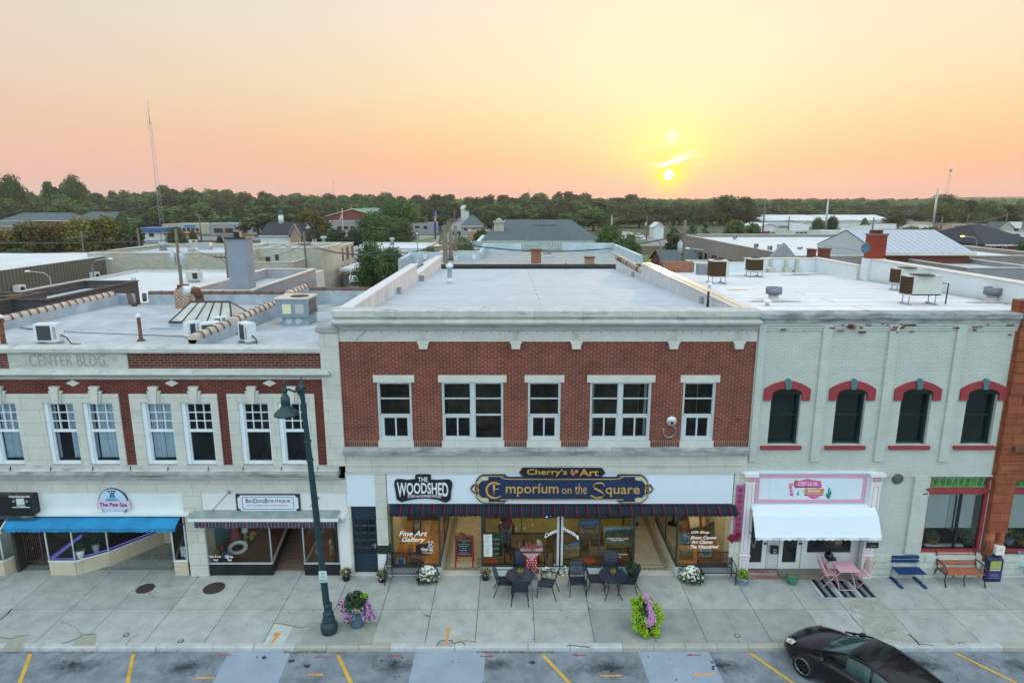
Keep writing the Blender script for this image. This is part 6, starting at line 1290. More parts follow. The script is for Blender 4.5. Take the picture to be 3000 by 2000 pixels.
a=F(2630,1402,-.03);g=MB();g.lathe(0,0,[(.17,0),(.18,.04),(.15,.07),(.05,.075)],24);g.xf(lambda x,y,z:(x+a[0],-z,y+a[1]));tag(g.build('round_vent',M('patina_green',(.06,.09,.08),.7,.4,8,col2=(.12,.13,.09))),'round green grey patinated vent cover on the white wall','vent')
# boutique window goods
for pxx,dy,kind,lab in((2383,.5,'bag','dark grey handbag at the left end of the boutique window'),(2403,.9,'hat','brown hat on a block in the boutique window'),(2427,.7,'basket','tan round basket in the middle of the boutique window'),(2447,.5,'dress','pale standing vase left of its twin in the boutique window'),(2457,.5,'dress','pale standing vase right of its twin in the boutique window'),(2478,.6,'stool','furry stool on wooden legs at the right end of the boutique window')):
 x=fx(pxx,1618,dy+yw);y=dy+yw;g=MB()
 if kind=='bag':g.ball((x,y,.86),.15,10);mt=M('charcoal_leather',(.05,.055,.06),.5,.3)
 elif kind=='hat':g.lathe(x,y,[(.17,.82),(.17,.835),(.08,.84),(.09,.95),(.02,.97)],14);mt=M('brown_felt',(.13,.06,.035),.8,.3)
 elif kind=='basket':g.lathe(x,y,[(.09,.70),(.15,.8),(.13,.92)],14);mt=M('tan_wicker',(.26,.17,.10),.8,.3,20)
 elif kind=='dress':g.lathe(x,y,[(.05,.70),(.09,.85),(.05,1.1),(.07,1.22)],12);mt=M('cream_ceramic',(.45,.45,.38),.4,.1)
 else:
  g.lathe(x,y,[(.15,.98),(.2,1.03),(.18,1.12),(.05,1.15)],14);mt=M('grey_fur',(.33,.36,.40),.9,.2,20)
  for s in(-1,1):
   for t_ in(-1,1):g.tube([(x+.1*s,y+.08*t_,1.0),(x+.15*s,y+.12*t_,.70)],.014,5)
 tag(g.build('shop_item',mt),lab,kind if kind!='dress' else 'vase')
# cafe-side picture window with stained glass
g=MB();z0,z1=fz(1617),fz(1383);gl0,gl1,t0,t1=gx0+.0,fx(2890,1420),fz(1431),fz(1392)
def winframe(g,gx0,gx1,m=0):
 g.box(gx0,gx1,.03,.16,t1,z1-.02,m);g.box(gx0,gx1,.03,.16,t0-.20,t0,m);g.box(gx1-.13,gx1,.04,.16,.95,t1,m);g.box(gx0,gx0+.05,.05,.16,.95,t1,m);g.box(gx0,gx1,.0,.16,.87,.95,m);g.box(gx0,gx1,-.0,.05,t0-.14,t0-.06,m)
winframe(g,gx0,gx1-.1);g.build('red_window_frame',m_redp,bR)
g=MB();g.box(gx1-.1,gx1,-.05,.16,.8,3.6);g.build('green_trim',M('green_grey_trim',(.06,.14,.12),.6,.3,3),bR)
m_sg=M('green_stained_glass',(.02,.14,.03),.25,.5,7,col2=(.10,.30,.05));m_lead=M('pale_lead_line',(.30,.42,.38),.5,.2)
def stained(x0,x1,par):
 g=MB();g.box(x0,x1,.10,.12,t0,t1,0);n=max(2,int((x1-x0)/.185));s=(x1-x0)/n
 for k in range(n):
  c=x0+s*(k+.5);g.tube([(c+.05*cos(q*pi/4),.095,t1-.14+.05*sin(q*pi/4))for q in range(9)],.011,4,1);g.box(c-.02,c+.02,.088,.1,t1-.16,t1-.12,2);g.box(c-.006,c+.006,.094,.1,t0+.05,t1-.2,1)
 for z in(t0+.02,t1-.04,t1-.14):g.box(x0,x1,.093,.1,z,z+.014,1)
 g.build('stained_glass',[m_sg,m_lead,M('mauve_glass',(.35,.18,.25),.3,.2)],par)
stained(gx0+.05,gx1-.23,bR)
def bigwin(x0,x1,par,mull=True):
 g=MB();g.face([(x0,.1,.95),(x1,.1,.95),(x1,.1,t0-.2),(x0,.1,t0-.2)]);g.build('shop_window',m_glass,par)
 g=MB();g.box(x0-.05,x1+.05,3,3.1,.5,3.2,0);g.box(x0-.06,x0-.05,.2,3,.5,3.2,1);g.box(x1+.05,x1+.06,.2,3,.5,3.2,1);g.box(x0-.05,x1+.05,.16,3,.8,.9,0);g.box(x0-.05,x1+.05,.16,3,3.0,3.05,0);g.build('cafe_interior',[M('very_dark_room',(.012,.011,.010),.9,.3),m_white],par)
 zb_=F(2800,1545,.3)[1];m_=x0+(x1-x0)*.58;g=MB();g.box(x0+.02,m_-.2,.3,.31,zb_,t0-.35);g.box(m_-.18,m_-.0,.3,.31,zb_,t0-.35);g.box(m_+.06,x1-.12,.3,.31,zb_,t0-.35);g.build('roller_blind',M('pale_blind',(.52,.58,.60),.8,.04,2),par)
 g=MB();g.box(x0,x1,.25,.32,t0-.35,t0-.2);g.build('blind_header',M('cream_header',(.50,.52,.45),.8,.05),par)
 if mull:g=MB();g.box(m_-.01,m_+.06,.07,.14,.95,t0-.2);g.build('black_mullion',m_black,par)
bigwin(gx0+.05,gx1-.23,bR)
m_flo=M('pink_flowers',(.45,.08,.20),.7,.5,25);m_lg=M('window_plant_green',(.04,.11,.03),.7,.4,20,col2=(.16,.28,.06))
def wplant(x,y,z,lab,potm,fl,rr=.2,hh=.3):
 r=thing('window_plant',lab,'plant',(x,y,z));g=MB();g.lathe(x,y,[(.12,z),(.16,z+.12),(.17,z+.22)],14);g.build('pot',potm,r);g=leafy(90,(x,y,z+.2),rr,hh,.05);g.build('leaves',m_lg,r)
 if fl:g=leafy(26,(x,y,z+.25),rr*1.1,hh,.035);g.build('flowers',m_flo,r)
x=fx(2697,1595,.5);wplant(fx(2700,1590,.45)+.35,.45,.9,'pink orchid in a clay pot at the left of the cafe window',M('terracotta',(.32,.10,.04),.8,.15,8),True)
wplant(fx(2833,1590,.45),.45,.9,'red flowering plant in a green pot at the right of the cafe window',M('green_pot',(.03,.13,.08),.4,.2),True,.28,.35)
g=MB();g.box(gx0+.5,gx1-1.1,.9,1.6,1.15,1.19);g.box(gx0+.9,gx0+.95,1.2,1.25,.9,1.15);tag(g.build('cafe_table',M('glossy_grey_table',(.12,.15,.16),.2,.1)),'grey table top seen through the cafe window below the blinds','table')
g=MB();g.box(gx0+.35,gx1-.5,.3,.42,.9,.97);tag(g.build('window_ledge_tray',m_white),'white ledge tray on the floor of the cafe window','tray')
# roof and parapets
g=MB();g.idx([(7.8,.45,8.93),(17.4,.45,8.93),(17.4,17.4,8.42),(7.8,17.4,8.42)],[(0,1,2,3)]);g.build('roof',m_roof_white,bR)
m_wp=M('white_parapet',(.62,.68,.72),.7,.06,1.2,streak=((.40,.36,.30),.5,.64,1.2,.6),bump=.1)
g=MB();g.box(13.4,17.4,17.4,17.7,6,9.20);g.box(10.4,13.4,17.2,17.5,6,8.97);g.box(7.86,10.2,17.6,17.8,6,8.72);g.box(17.4,17.7,12.9,17.7,6,9.22);g.box(17.6,18.0,-.5,12.1,6,9.62);g.build('white_parapet_wall',m_wp,bR)
m_pc=M('dark_parapet_cap',(.30,.26,.25),.6,.3,4)
g=MB();g.box(13.35,17.45,17.35,17.75,9.20,9.235);g.box(10.35,13.4,17.15,17.55,8.97,9.0);g.box(17.35,17.75,12.9,17.75,9.22,9.25);g.box(17.55,18.05,-.5,12.1,9.62,9.66);g.build('parapet_cap',M('cream_cap',(.62,.60,.54),.6,.1),bR)
g=MB()
for x,h in((13.9,.5),(14.7,.55),(15.6,.6),(16.2,.3)):g.box(x,x+.15,17.2,17.4,8.4,9.15);g.box(x-.1,x+.3,17.0,17.4,8.4,8.4+h*.5)
g.build('parapet_patch',M('tan_mastic',(.45,.46,.40),.9,.15),bR)
g=MB();g.box(8.6,10.3,17.2,17.5,8.3,9.05);g.build('brick_parapet_piece',brick('orange_brick',(.28,.09,.05),(.20,.06,.04),(.3,.2,.15)),bR)
# brick chimney with dish
r=thing('brick_chimney','red brick chimney on a white base with a dark cap on the right roof','chimney',(17.9,12.5,8.4));m_bo=brick('bright_red_brick',(.30,.035,.018),(.22,.028,.018),(.20,.06,.04),var=.2)
g=MB();g.box(17.42,18.3,12.0,12.6,6,9.66);g.build('white_base',m_wp,r);g=MB();g.box(17.45,18.25,12.03,12.5,9.66,10.78);g.build('stack',m_bo,r);g=MB();g.box(17.41,18.30,12.0,12.53,10.78,10.86);g.build('cap',M('mossy_cap',(.12,.12,.10),.9,.2),r);g=MB();g.box(17.7,18.15,12.3,12.7,10.86,11.02);g.build('flue',M('dark_brick',(.10,.02,.015),.9,.2),r)
r=thing('satellite_dish','dark satellite dish fixed to the side of the red brick chimney','satellite dish',(17.2,11.9,10.2));g=MB();g.lathe(0,0,[(.001,.0),(.15,.02),(.26,.07),(.26,.085),(.15,.035),(.001,.015)],20,cap=False);g.xf(lambda x,y,z:(x-.05,-z*.9+x*.2,y));g.build('dish',M('blue_grey_dish',(.08,.13,.20),.45,.1),r,abs_=False);g=MB();g.tube([(-.03,0,0),(.05,.1,-.1),(.12,.15,-.25)],.02,5);g.tube([(-.03,-.02,-.22),(-.12,-.25,-.2)],.01,5);g.build('arm',m_galv,r,abs_=False)
g=MB();g.tube([(18.35,12.0,9.3),(18.38,11.9,9.0),(18.2,11.8,8.5)],.07,8);tag(g.build('drain_pipe',M('cream_pipe',(.45,.42,.33),.7,.15)),'cream pipe running down beside the white chimney base','pipe')
# condensers
m_cond=bands('brown_condenser_mesh',[(0,(.055,.03,.015)),(.8,(.10,.06,.03)),(.9,(.05,.03,.015))],.11,'Z');m_beige=M('beige_cabinet',(.50,.53,.50),.5,.08,3);m_fan=M('dark_fan_grille',(.04,.03,.025),.7,.3,30)
def condenser(name,lab,x,y,z,w,d,h,leg,kind):
 r=thing(name,lab,'air conditioner',(x,y,z),group='condensers on the white roof');zb=z+leg;c=.12
 if kind=='mesh':
  g=MB();g.slab([(x-w/2+c,y-d/2),(x+w/2-c,y-d/2),(x+w/2,y-d/2+c),(x+w/2,y+d/2-c),(x+w/2-c,y+d/2),(x-w/2+c,y+d/2),(x-w/2,y+d/2-c),(x-w/2,y-d/2+c)],zb+.04,zb+h-.05);g.build('coil',m_cond,r)
  g=MB();g.box(x+w/2-.1,x+w/2+.03,y-d/2-.02,y+d/2,zb,zb+h-.05);g.slab([(x-w/2+c,y-d/2-.02),(x+w/2-c,y-d/2-.02),(x+w/2+.02,y-d/2+c),(x+w/2+.02,y+d/2-c),(x+w/2-c,y+d/2+.02),(x-w/2+c,y+d/2+.02),(x-w/2-.02,y+d/2-c),(x-w/2-.02,y-d/2+c)],zb+h-.05,zb+h);g.box(x-w/2,x+w/2,y-d/2,y+d/2,zb,zb+.04);g.build('cabinet',m_beige,r)
 else:
  g=MB();g.box(x-w/2+.18,x+w/2,y-d/2,y+d/2,zb,zb+h);g.box(x-w/2,x+w/2+.01,y-d/2-.015,y+d/2+.015,zb+h,zb+h+.035);g.box(x-w/2,x+w/2,y-d/2,y+d/2,zb,zb+.04);g.build('cabinet',m_beige,r)
  g=MB();g.box(x-w/2+.01,x-w/2+.18,y-d/2+.0,y+d/2,zb+.04,zb+h);g.box(x-w/2+.18,x-w/2+.20,y-d/2-.004,y-d/2,zb+.04,zb+h);g.build('coil',m_cond,r)
  g=MB();g.tube([(x+w/2,y,zb+.4),(x+w/2+.3,y-.1,zb+.4),(x+w/2+.25,y-.15,z+.02)],.025,6);g.build('hose',m_black,r)
 g=MB();g.lathe(x,y,[(w*.33,zb+h+.036),(w*.33,zb+h+.05),(.05,zb+h+.07)],20);g.build('fan_grille',m_fan,r)
 for a in(-1,1):
  g=MB();g.box(x+a*w*.38-.04,x+a*w*.38+.04,y-d*.7,y+d*.7,z,z+.05)
  g.build('skid',m_galv,r)
  for b in(-1,1):g=MB();g.tube([(x+a*w*.38,y+b*d*.42,z+.05),(x+a*w*.38,y+b*d*.42,zb)],.02,5);g.build('leg',m_galv,r)
def rz(y):return 8.93-.51*(y-.45)/16.95
for nm,lab,pxx,pyy,w,d,h,lg,kd in(('rooftop_condenser','brown mesh condenser nearest the parapet on the left of the white roof',2103,830,.78,.75,.78,.32,'mesh'),('rooftop_condenser','brown mesh condenser on legs beside the back wall of the white roof',2213,809,.80,.75,.66,.32,'mesh'),('rooftop_condenser','beige cabinet condenser behind the larger one near the right parapet',2658,852,1.0,.8,.68,.30,'box'),('rooftop_condenser','large beige cabinet condenser in front near the right parapet',2700,895,1.05,.85,.72,.34,'box')):
 y=G(pxx,pyy,8.75)[1];x,y=G(pxx,pyy,rz(y));condenser(nm,lab,x,y+.2,rz(y),w if kd=='mesh' else w*1.15,d if kd=='mesh' else .45,h if kd=='mesh' else h*.9,lg,kd)
def roundvent(lab,pxx,pyy,s,mat=None):
 y=G(pxx,pyy,8.75)[1];z=rz(y);x,y=G(pxx,pyy,z);r=thing('roof_vent',lab,'vent',(x,y,z),group='vents on the white roof');g=MB();g.lathe(x,y,[(.42*s,z+.0),(.25*s,z+.06),(.22*s,z+.08),(.22*s,z+.3*s)],18);g.build('curb',M('pale_vent_curb',(.52,.53,.50),.7,.1),r);g=MB();g.lathe(x,y,[(.24*s,z+.28*s),(.36*s,z+.32*s),(.36*s,z+.62*s),(.30*s,z+.62*s),(.25*s,z+.56*s),(.02,z+.56*s)],20);g.build('hood',mat or M('zinc_hood',(.17,.18,.22),.5,.2,5,metal=.2),r)
roundvent('round zinc exhaust vent near the front left of the white roof',2265,880,.8);roundvent('small zinc exhaust vent beside the chimney base',2546,815,.75);roundvent('round zinc exhaust vent at the right end of the white roof',2906,884,.85)
for pxx,pyy,lab in((2078,846,'small white mushroom vent just left of the first condenser'),(2247,899,'small white mushroom vent at the front edge of the white roof'),(2252,796,'white turbine vent beside the back condenser'),(2472,801,'small metal vent near the back right of the white roof'),(2800,850,'small white vent below the right parapet'),(2016,793,'white vent near the far end of the grey parapet'),(2145,793,'small white dome vent between the two brown condensers')):
 y=G(pxx,pyy,8.6)[1];z=rz(y);x,y=G(pxx,pyy,z);g=MB();s=.9;g.lathe(x,y,[(.07*s,z),(.07*s,z+.16),(.15*s,z+.17),(.15*s,z+.22),(.05,z+.28)],14);tag(g.build('mushroom_vent',m_white),lab,'vent')
g=MB();z=rz(16.5);x,y=G(2058,806,z);g.box(x-.3,x+.3,y-.25,y+.3,z+.02,z+.62);tag(g.build('grey_junction_box',M('grey_box',(.20,.21,.26),.5,.1)),'dark grey box behind the left brown condenser','box')
g=MB();m_tar=M('tar_patch',(.40,.37,.34),.95,.2,6)
for pxx,pyy,rx in((2265,884,1.0),(2546,818,.8),(2906,888,.9),(2300,885,.5)):
 y=G(pxx,pyy,8.75)[1];x,y=G(pxx,pyy,rz(y));n=20;g.face([(x+rx*R(.8,1.1)*cos(2*pi*k/n),y+.32*rx*R(.8,1.1)*sin(2*pi*k/n),rz(y+.32*rx*sin(2*pi*k/n))+.012)for k in range(n)])
g.build('tar_patch',m_tar,bR)
m_pud=M('wet_roof_puddle',(.35,.30,.28),.03,.1,3,spec=1.)
g=MB()
for pxx,pyy,rx,ry in((2160,808,1.4,.35),(2330,806,.9,.25),(2370,803,1.0,.3),(2440,802,.5,.12),(2160,852,.5,.08)):
 y=G(pxx,pyy,8.5)[1];x,y=G(pxx,pyy,rz(y));n=24;g.face([(x+rx*R(.75,1.1)*cos(2*pi*k/n),y+ry*R(.75,1.1)*sin(2*pi*k/n),rz(y+ry*sin(2*pi*k/n))+.014)for k in range(n)])
g.build('puddle',m_pud,bR)
# ---- red sandstone building at the right edge
bS=thing('red_sandstone_building','rough red sandstone building cut by the right edge','building',(17.5,0,0))
m_rs=brick('red_sandstone_blocks',(.27,.085,.04),(.21,.065,.035),(.14,.05,.03),bw=.62,bh=.34,ms=.012,var=.3,bump=1.,stain=((.14,.05,.03),.5,.58,1.5,1.5))
t_=m_rs.node_tree
g=MB();g.box(15.76,16.42,-.16,.3,1.75,3.55)
rnd=random.Random(9);z=3.55
while z<9.4:
 h_=rnd.uniform(.28,.42);x=15.76
 while x<20.5:
  w_=rnd.uniform(.45,.8);g.box(x,x+w_-.012,-.12-rnd.uniform(0,.07),.4,z,z+h_-.012);x+=w_
 z+=h_
g.box(15.7,20.5,-.02,.2,3.5,9.4);g.box(16.42,20,.0,.3,3.45,3.6)
g.build('stone_wall',m_rs,bS)
g=MB();g.lathe(15.92,-.08,[(.16,.62),(.15,1.75)],14);g.lathe(16.24,-.08,[(.16,.62),(.15,1.75)],14);g.box(15.76,16.42,-.2,.2,1.68,1.76);g.build('half_columns',m_rs,bS)
g=MB();g.box(15.74,16.44,-.22,.2,0,.62);g.build('column_base',m_rus,bS)
g=MB();winframe(g,16.46,19.5);g.build('red_window_frame',m_redp,bS);stained(16.52,19.3,bS);bigwin(16.52,19.3,bS)
wplant(17.0,.45,.92,'bright green leafy plant in the window at the right edge',M('blue_grey_pot',(.20,.28,.36),.5,.1),False,.3,.35);wplant(17.45,.4,.92,'second green plant in a clay pot at the right edge window',M('terracotta',(.32,.10,.04)),False,.3,.3)
g=MB();a=F(2965,1312,-.15);g.box(a[0],20,-.3,-.1,a[1]-.08,a[1]+.08);tag(g.build('rusty_beam',m_rust),'short rusty beam end projecting from the red stone wall','beam')
# ================= things on the left roof
def lz(y):return 7.72-.30*(y-.35)/11.45
def onl(px_,py_):
 y=G(px_,py_,7.6)[1];return(*G(px_,py_,lz(y)),lz(y))
m_mini=M('white_plastic_cabinet',(.60,.66,.70),.5,.05);m_gr=bands('fan_grid',[(0,(.03,.035,.04)),(.75,(.12,.14,.15))],.06,'Z')
def minisplit(lab,px_,py_,w,h,d,rz_=0.,lift=.12):
 x,y,z=onl(px_,py_);r=thing('mini_split_unit',lab,'air conditioner',(x,y,z),'wall type air units on the older roof',rz_)
 g=MB();g.box(-w/2,w/2,-d/2,d/2,lift,lift+h);g.build('cabinet',m_mini,r,abs_=False);g=MB();g.box(-w/2+.1,w/2-.22,-d/2-.012,-d/2,lift+.05,lift+h-.06);g.build('grille',m_gr,r,abs_=False)
 g=MB()
 for k in range(7):g.box(w/2-.14,w/2-.04,-d/2-.01,-d/2,lift+.1+k*h*.1,lift+.1+k*h*.1+.02)
 g.build('louvre',m_black,r,abs_=False);g=MB();g.box(-w/2+.05,-w/2+.12,-d*.7,d*.7,0,lift);g.box(w/2-.12,w/2-.05,-d*.7,d*.7,0,lift);g.build('feet',m_galv,r,abs_=False)
 g=MB();g.tube([(w/2,0,lift+.2),(w/2+.15,.05,lift+.1),(w/2+.35,-.05,.03),(w/2+.7,-.1,.02)],.022,6);g.build('hose',m_black,r,abs_=False)
minisplit('white air unit with square fan grille near the front edge of the older roof',148,1008,.78,.60,.32)
minisplit('white air unit with blue side left of the tiled ridge wall',567,990,.5,.5,.3,.9,.1);minisplit('white air unit lying just behind the tiled ridge wall',615,985,.7,.42,.5,.5,.1);minisplit('white air unit standing right of the tiled ridge wall',727,1005,.62,.62,.32,-.7,.1)
minisplit('small white air unit near the skylight corner',645,965,.5,.4,.3,.4,.1)
def stackpipe(lab,px0,py0,py1,r_,mat):
 x,y,z=onl(px0,py0);zt=F(px0,py1,y)[1];r=thing('vent_stack',lab,'vent pipe',(x,y,z));g=MB();g.lathe(x,y,[(.16,z),(.08,z+.08),(r_,z+.12),(r_,zt)],12);g.build('pipe',mat,r);g=MB();g.lathe(x,y,[(r_*1.5,zt),(r_*1.7,zt+.06),(.01,zt+.15)],12);g.build('cap',m_white,r)
stackpipe('rusty vent pipe with white cap in the middle of the older roof',414,999,930,.06,m_rust);stackpipe('rusty vent pipe at the left edge of the older roof',12,1012,932,.08,m_rust)
def chim(name,lab,pl,pr,pyb,pyt,mat,capm,z=None,depth=None,cap=.12):
 x,y,zz=onl((pl+pr)/2,pyb)if z is None else(*G((pl+pr)/2,pyb,z),z)
 w=(pr-pl)/CF*((y+CD)*cos(CP)+(CH-zz)*sin(CP));zt=F(1500,pyt,y)[1];d=depth or w;r=thing(name,lab,'chimney',(x,y,zz));g=MB();g.box(x-w/2,x+w/2,y,y+d,zz-.5,zt-cap);g.box(x-w*.42,x+w*.42,y+.05,y+d-.05,zt-cap,zt-cap*.5);g.build('stack',mat,r);g=MB();g.box(x-w*.3,x+w*.3,y+.1,y+d-.1,zt-cap*.5,zt+.1);g.build('flue',capm,r);return r
m_cb=brick('weathered_chimney_brick',(.24,.07,.035),(.14,.05,.03),(.42,.38,.30),bw=.2,bh=.095,ms=.022,var=.5)
chim('brick_chimney','weathered brick chimney with pale mortar on the back wall of the older roof',514,553,903,842,m_cb,m_rust)
chim('brick_chimney','squat dark broken brick chimney behind the grey air handler',852,892,885,853,m_cb,m_black)
x,y,z=onl(590,925);r=thing('rusty_vent_hood','rusty bent vent duct with a white louvred mouth above the skylight','vent',(x,y,z));g=MB();g.lathe(x,y,[(.3,z+.3),(.26,z+.5),(.16,z+.75),(.17,z+.9)],12);g.tube([(x,y,z+.85),(x-.05,y-.1,z+1.1),(x-.25,y-.2,z+1.15)],.19,10);g.build('duct',m_rust,r)
g=MB();g.tube([(x-.2,y-.15,z+1.15),(x-.5,y-.35,z+1.15)],.2,8);
g.build('mouth',m_mini,r);g=MB()
for k in range(5):g.box(x-.56,x-.40,y-.5,y-.46,z+1.02+k*.06,z+1.05+k*.06)
g.build('louvre',m_galv,r)
# skylight: hipped glass lantern
y0,y1=5.2,7.2;z=lz(6.2);xa,xb=F(496,950,y0)[0],F(680,950,y0)[0];r=thing('skylight','hipped skylight with milky panes and dark ribs on the older roof','skylight',((xa+xb)/2,6.2,z))
A=[(xa,y0,z+.2),(xb,y0,z+.2),(xb,y1,z+.2),(xa,y1,z+.2)];Rg=[(xa+.45,(y0+y1)/2,z+.85),(xb-.45,(y0+y1)/2,z+.85)]
g=MB();g.box(xa,xb,y0,y1,z-.1,z+.2);g.build('kerb',m_mem,r);g=MB();g.face([A[0],A[1],Rg[1],Rg[0]]);g.face([A[1],A[2],Rg[1]]);g.face([A[2],A[3],Rg[0],Rg[1]]);g.face([A[3],A[0],Rg[0]]);g.build('panes',M('milky_glass',(.40,.42,.40),.3,.2,2),r)
g=MB()
for k in range(6):t_=k/5;a=tuple(A[0][i]+(A[1][i]-A[0][i])*t_ for i in range(3));b=tuple(Rg[0][i]+(Rg[1][i]-Rg[0][i])*t_ for i in range(3));g.tube([a,b],.035,4);c=tuple(A[3][i]+(A[2][i]-A[3][i])*t_ for i in range(3));g.tube([c,b],.03,4)
g.tube(Rg,.05,6);g.tube(A+[A[0]],.045,4);g.build('ribs',M('dark_rib',(.06,.045,.04),.7,.3),r)
# grey air handler
x,y,z=onl(868,953);r=thing('air_handler','large blue grey rooftop air handler with two light panels','air handler',(x,y,z));w=1.15;d=1.2;m_ah=M('blue_grey_cabinet',(.20,.26,.32),.5,.08,3)
x-=.05;g=MB();g.box(x-w/2+.08,x+w/2-.05,y,y+d,z,z+.34);g.build('plenum',M('pale_plenum',(.26,.34,.40),.5,.1),r);g=MB();g.box(x-w/2-.12,x+w/2,y-.1,y+d,z+.34,z+1.05);g.build('cabinet',m_ah,r);g=MB();g.box(x-w/2-.16,x+w/2+.03,y-.14,y+d+.05,z+1.05,z+1.10);g.build('lid',M('tan_lid',(.50,.47,.42),.6,.1),r)
g=MB();g.lathe(x+.1,y+.5,[(.36,z+1.101),(.36,z+1.12),(.1,z+1.13)],18);g.build('fan_grille',m_fan,r);g=MB();g.box(x-.42,x-.08,y-.115,y-.1,z+.48,z+.86);g.build('yellow_panel',M('pale_yellow_panel',(.62,.62,.42),.6,.05),r);g=MB();g.box(x+.08,x+.42,y-.115,y-.1,z+.48,z+.86);g.build('grey_panel',M('light_grey_panel',(.40,.42,.42),.6,.1),r)
g=MB()
for q in(-.22,.16):g.face([(x+q+.13*cos(k*pi/8),y-.012,z+.17+.13*sin(k*pi/8))for k in range(16)])
g.build('round_cover',M('pale_round_cover',(.45,.52,.58),.5,.1),r);g=MB()
for k in range(9):g.box(x+w/2,x+w/2+.02,y+.1+k*.11,y+.15+k*.11,z+.42,z+1.0)
g.build('louvre',M('dark_louvre',(.10,.12,.14),.6,.1),r)
g=MB();g.tube([(-9.9,3.6,7.75),(-9.4,5.2,7.7),(-8.6,6.3,7.68)],.03,6);g.tube([(-9.3,8.6,7.62),(-8.6,10.2,7.6),(-8.3,10.6,7.6)],.04,6);tag(g.build('white_pipes',M('cream_pipe',(.45,.42,.33))),'cream conduit lying on the roof beside the tiled ridge wall','pipe')
g=MB();g.tube([(-18.9,4.6,7.66),(-16,3.6,7.68),(-12,2.9,7.69),(-10.5,2.6,7.7)],.014,5);g.tube([(-18.9,4.6,7.66),(-16.5,3.4,7.69),(-15.9,1.4,7.74)],.014,5);tag(g.build('roof_cable',m_black),'thin black cable lying across the older roof','cable')
g=MB();x,y,z=onl(560,965);g.box(x-1.6,x+.9,y,y+.35,z+.01,z+.02);g.build('roof_patch',M('blue_grey_patch',(.24,.33,.42),.8,.1,3),bL)
g=MB();g.tube([(-18.6,11.4,8.0),(-18.4,11.2,7.6),(-18.2,11.3,7.45)],.12,8);g.tube([(-17.9,11.5,8.0),(-17.8,11.3,7.7)],.1,8);tag(g.build('roof_drain_lumps',M('dark_mastic',(.08,.06,.06),.8,.3)),'dark lumpy pipe flashing in the gap of the back wall','flashing')
# ================= street furniture
random.seed(21)
m_lamp=M('teal_black_cast_iron',(.012,.042,.050),.42,.25,8)
lx,ly=-5.39,-2.92;lt=lambda z:lx-.042*z
r=thing('street_lamp','tall dark teal street lamp with curled arm and bell shade','street lamp',(lx,ly,0))
g=MB();g.lathe(lx,ly,[(.235,0),(.24,.08),(.25,.12),(.25,.2),(.235,.27),(.17,.34),(.165,.37),(.185,.40),(.185,.44),(.15,.52),(.14,.56),(.16,.58),(.155,.62),(.12,.66),(.115,.84),(.13,.86),(.13,.9),(.11,.93)],24);g.build('base',m_lamp,r)
g=MB();g.tube([(lt(.9),ly,.9),(lt(4),ly,4),(lt(7.5),ly,7.5)],[.105,.095,.062],8,smooth=False);g.build('pole',m_lamp,r)
g=MB();z=7.5;x=lt(7.4)
g.tube([(x,ly,7.35),(x,ly,7.46),(x,ly,7.62)],[.08,.1,.05],10);g.tube([(x,ly,7.62),(x,ly,7.82)],[.03,.004],6);g.ball((x,ly,7.62),.06,8)
g.tube([(x,ly,7.45),(x-.12,ly,7.36),(x-.22,ly,7.36),(x-.34,ly,7.42),(x-.46,ly,7.40)],.032,8);g.tube([(x,ly,6.9),(x-.05,ly,7.25),(x-.14,ly,7.37)],.03,6)
g.build('arm',m_lamp,r)
ax=x-.47;g=MB();g.lathe(ax,ly,[(.01,7.66),(.035,7.63),(.03,7.58),(.055,7.54),(.03,7.5),(.06,7.46),(.075,7.36),(.05,7.28),(.08,7.26),(.09,7.22),(.12,7.20),(.125,7.02),(.115,7.0),(.13,6.93),(.20,6.85),(.29,6.78),(.33,6.73),(.335,6.70),(.30,6.715),(.2,6.8)],24,cap=False);g.build('lamp_shade',m_lamp,r)
g=MB();g.ball((ax,ly,6.73),.12,12,sq=.7);g.build('globe',M('frosted_globe',(.35,.40,.40),.4,.1),r)
for z in(5.35,5.9):g=MB();g.lathe(lt(z),ly,[(.10,z),(.105,z+.03),(.10,z+.06)],10);g.build('band',m_lamp,r)
g=MB();z=3.55;g.tube([(lt(z),ly,z),(lt(z)-.22,ly-.05,z-.35)],.014,6);g.ball((lt(z)-.22,ly-.05,z-.35),.03,6);g.build('banner_stub',m_lamp,r)
(x0,z1),(x1,z0)=F(934,1670,-3.02),F(960,1703,-3.02)
s=thing('parking_sign','small pale green two hour parking sign strapped to the lamp post','sign',((x0+x1)/2,-3.05,z0));g=MB();c=.03
g.prism([(x0+c,z0),(x1-c,z0),(x1,z0+c),(x1,z1-c),(x1-c,z1),(x0+c,z1),(x0,z1-c),(x0,z0+c)],-3.06,-3.045);g.build('plate',M('pale_green_sign',(.50,.64,.62),.4,.05),s)
g=MB();w=x1-x0;h=z1-z0
for t_,a,b,c,d in(('TWO',.25,.75,.70,.86),('HOUR',.25,.75,.40,.56),('PARKING',.08,.92,.10,.27)):text(g,t_,x0+w*a,x0+w*b,z0+h*c,z0+h*d,-3.061,th=.003,bold=.02)
g.build('lettering',M('sign_green',(.02,.22,.16),.5,.1),s)
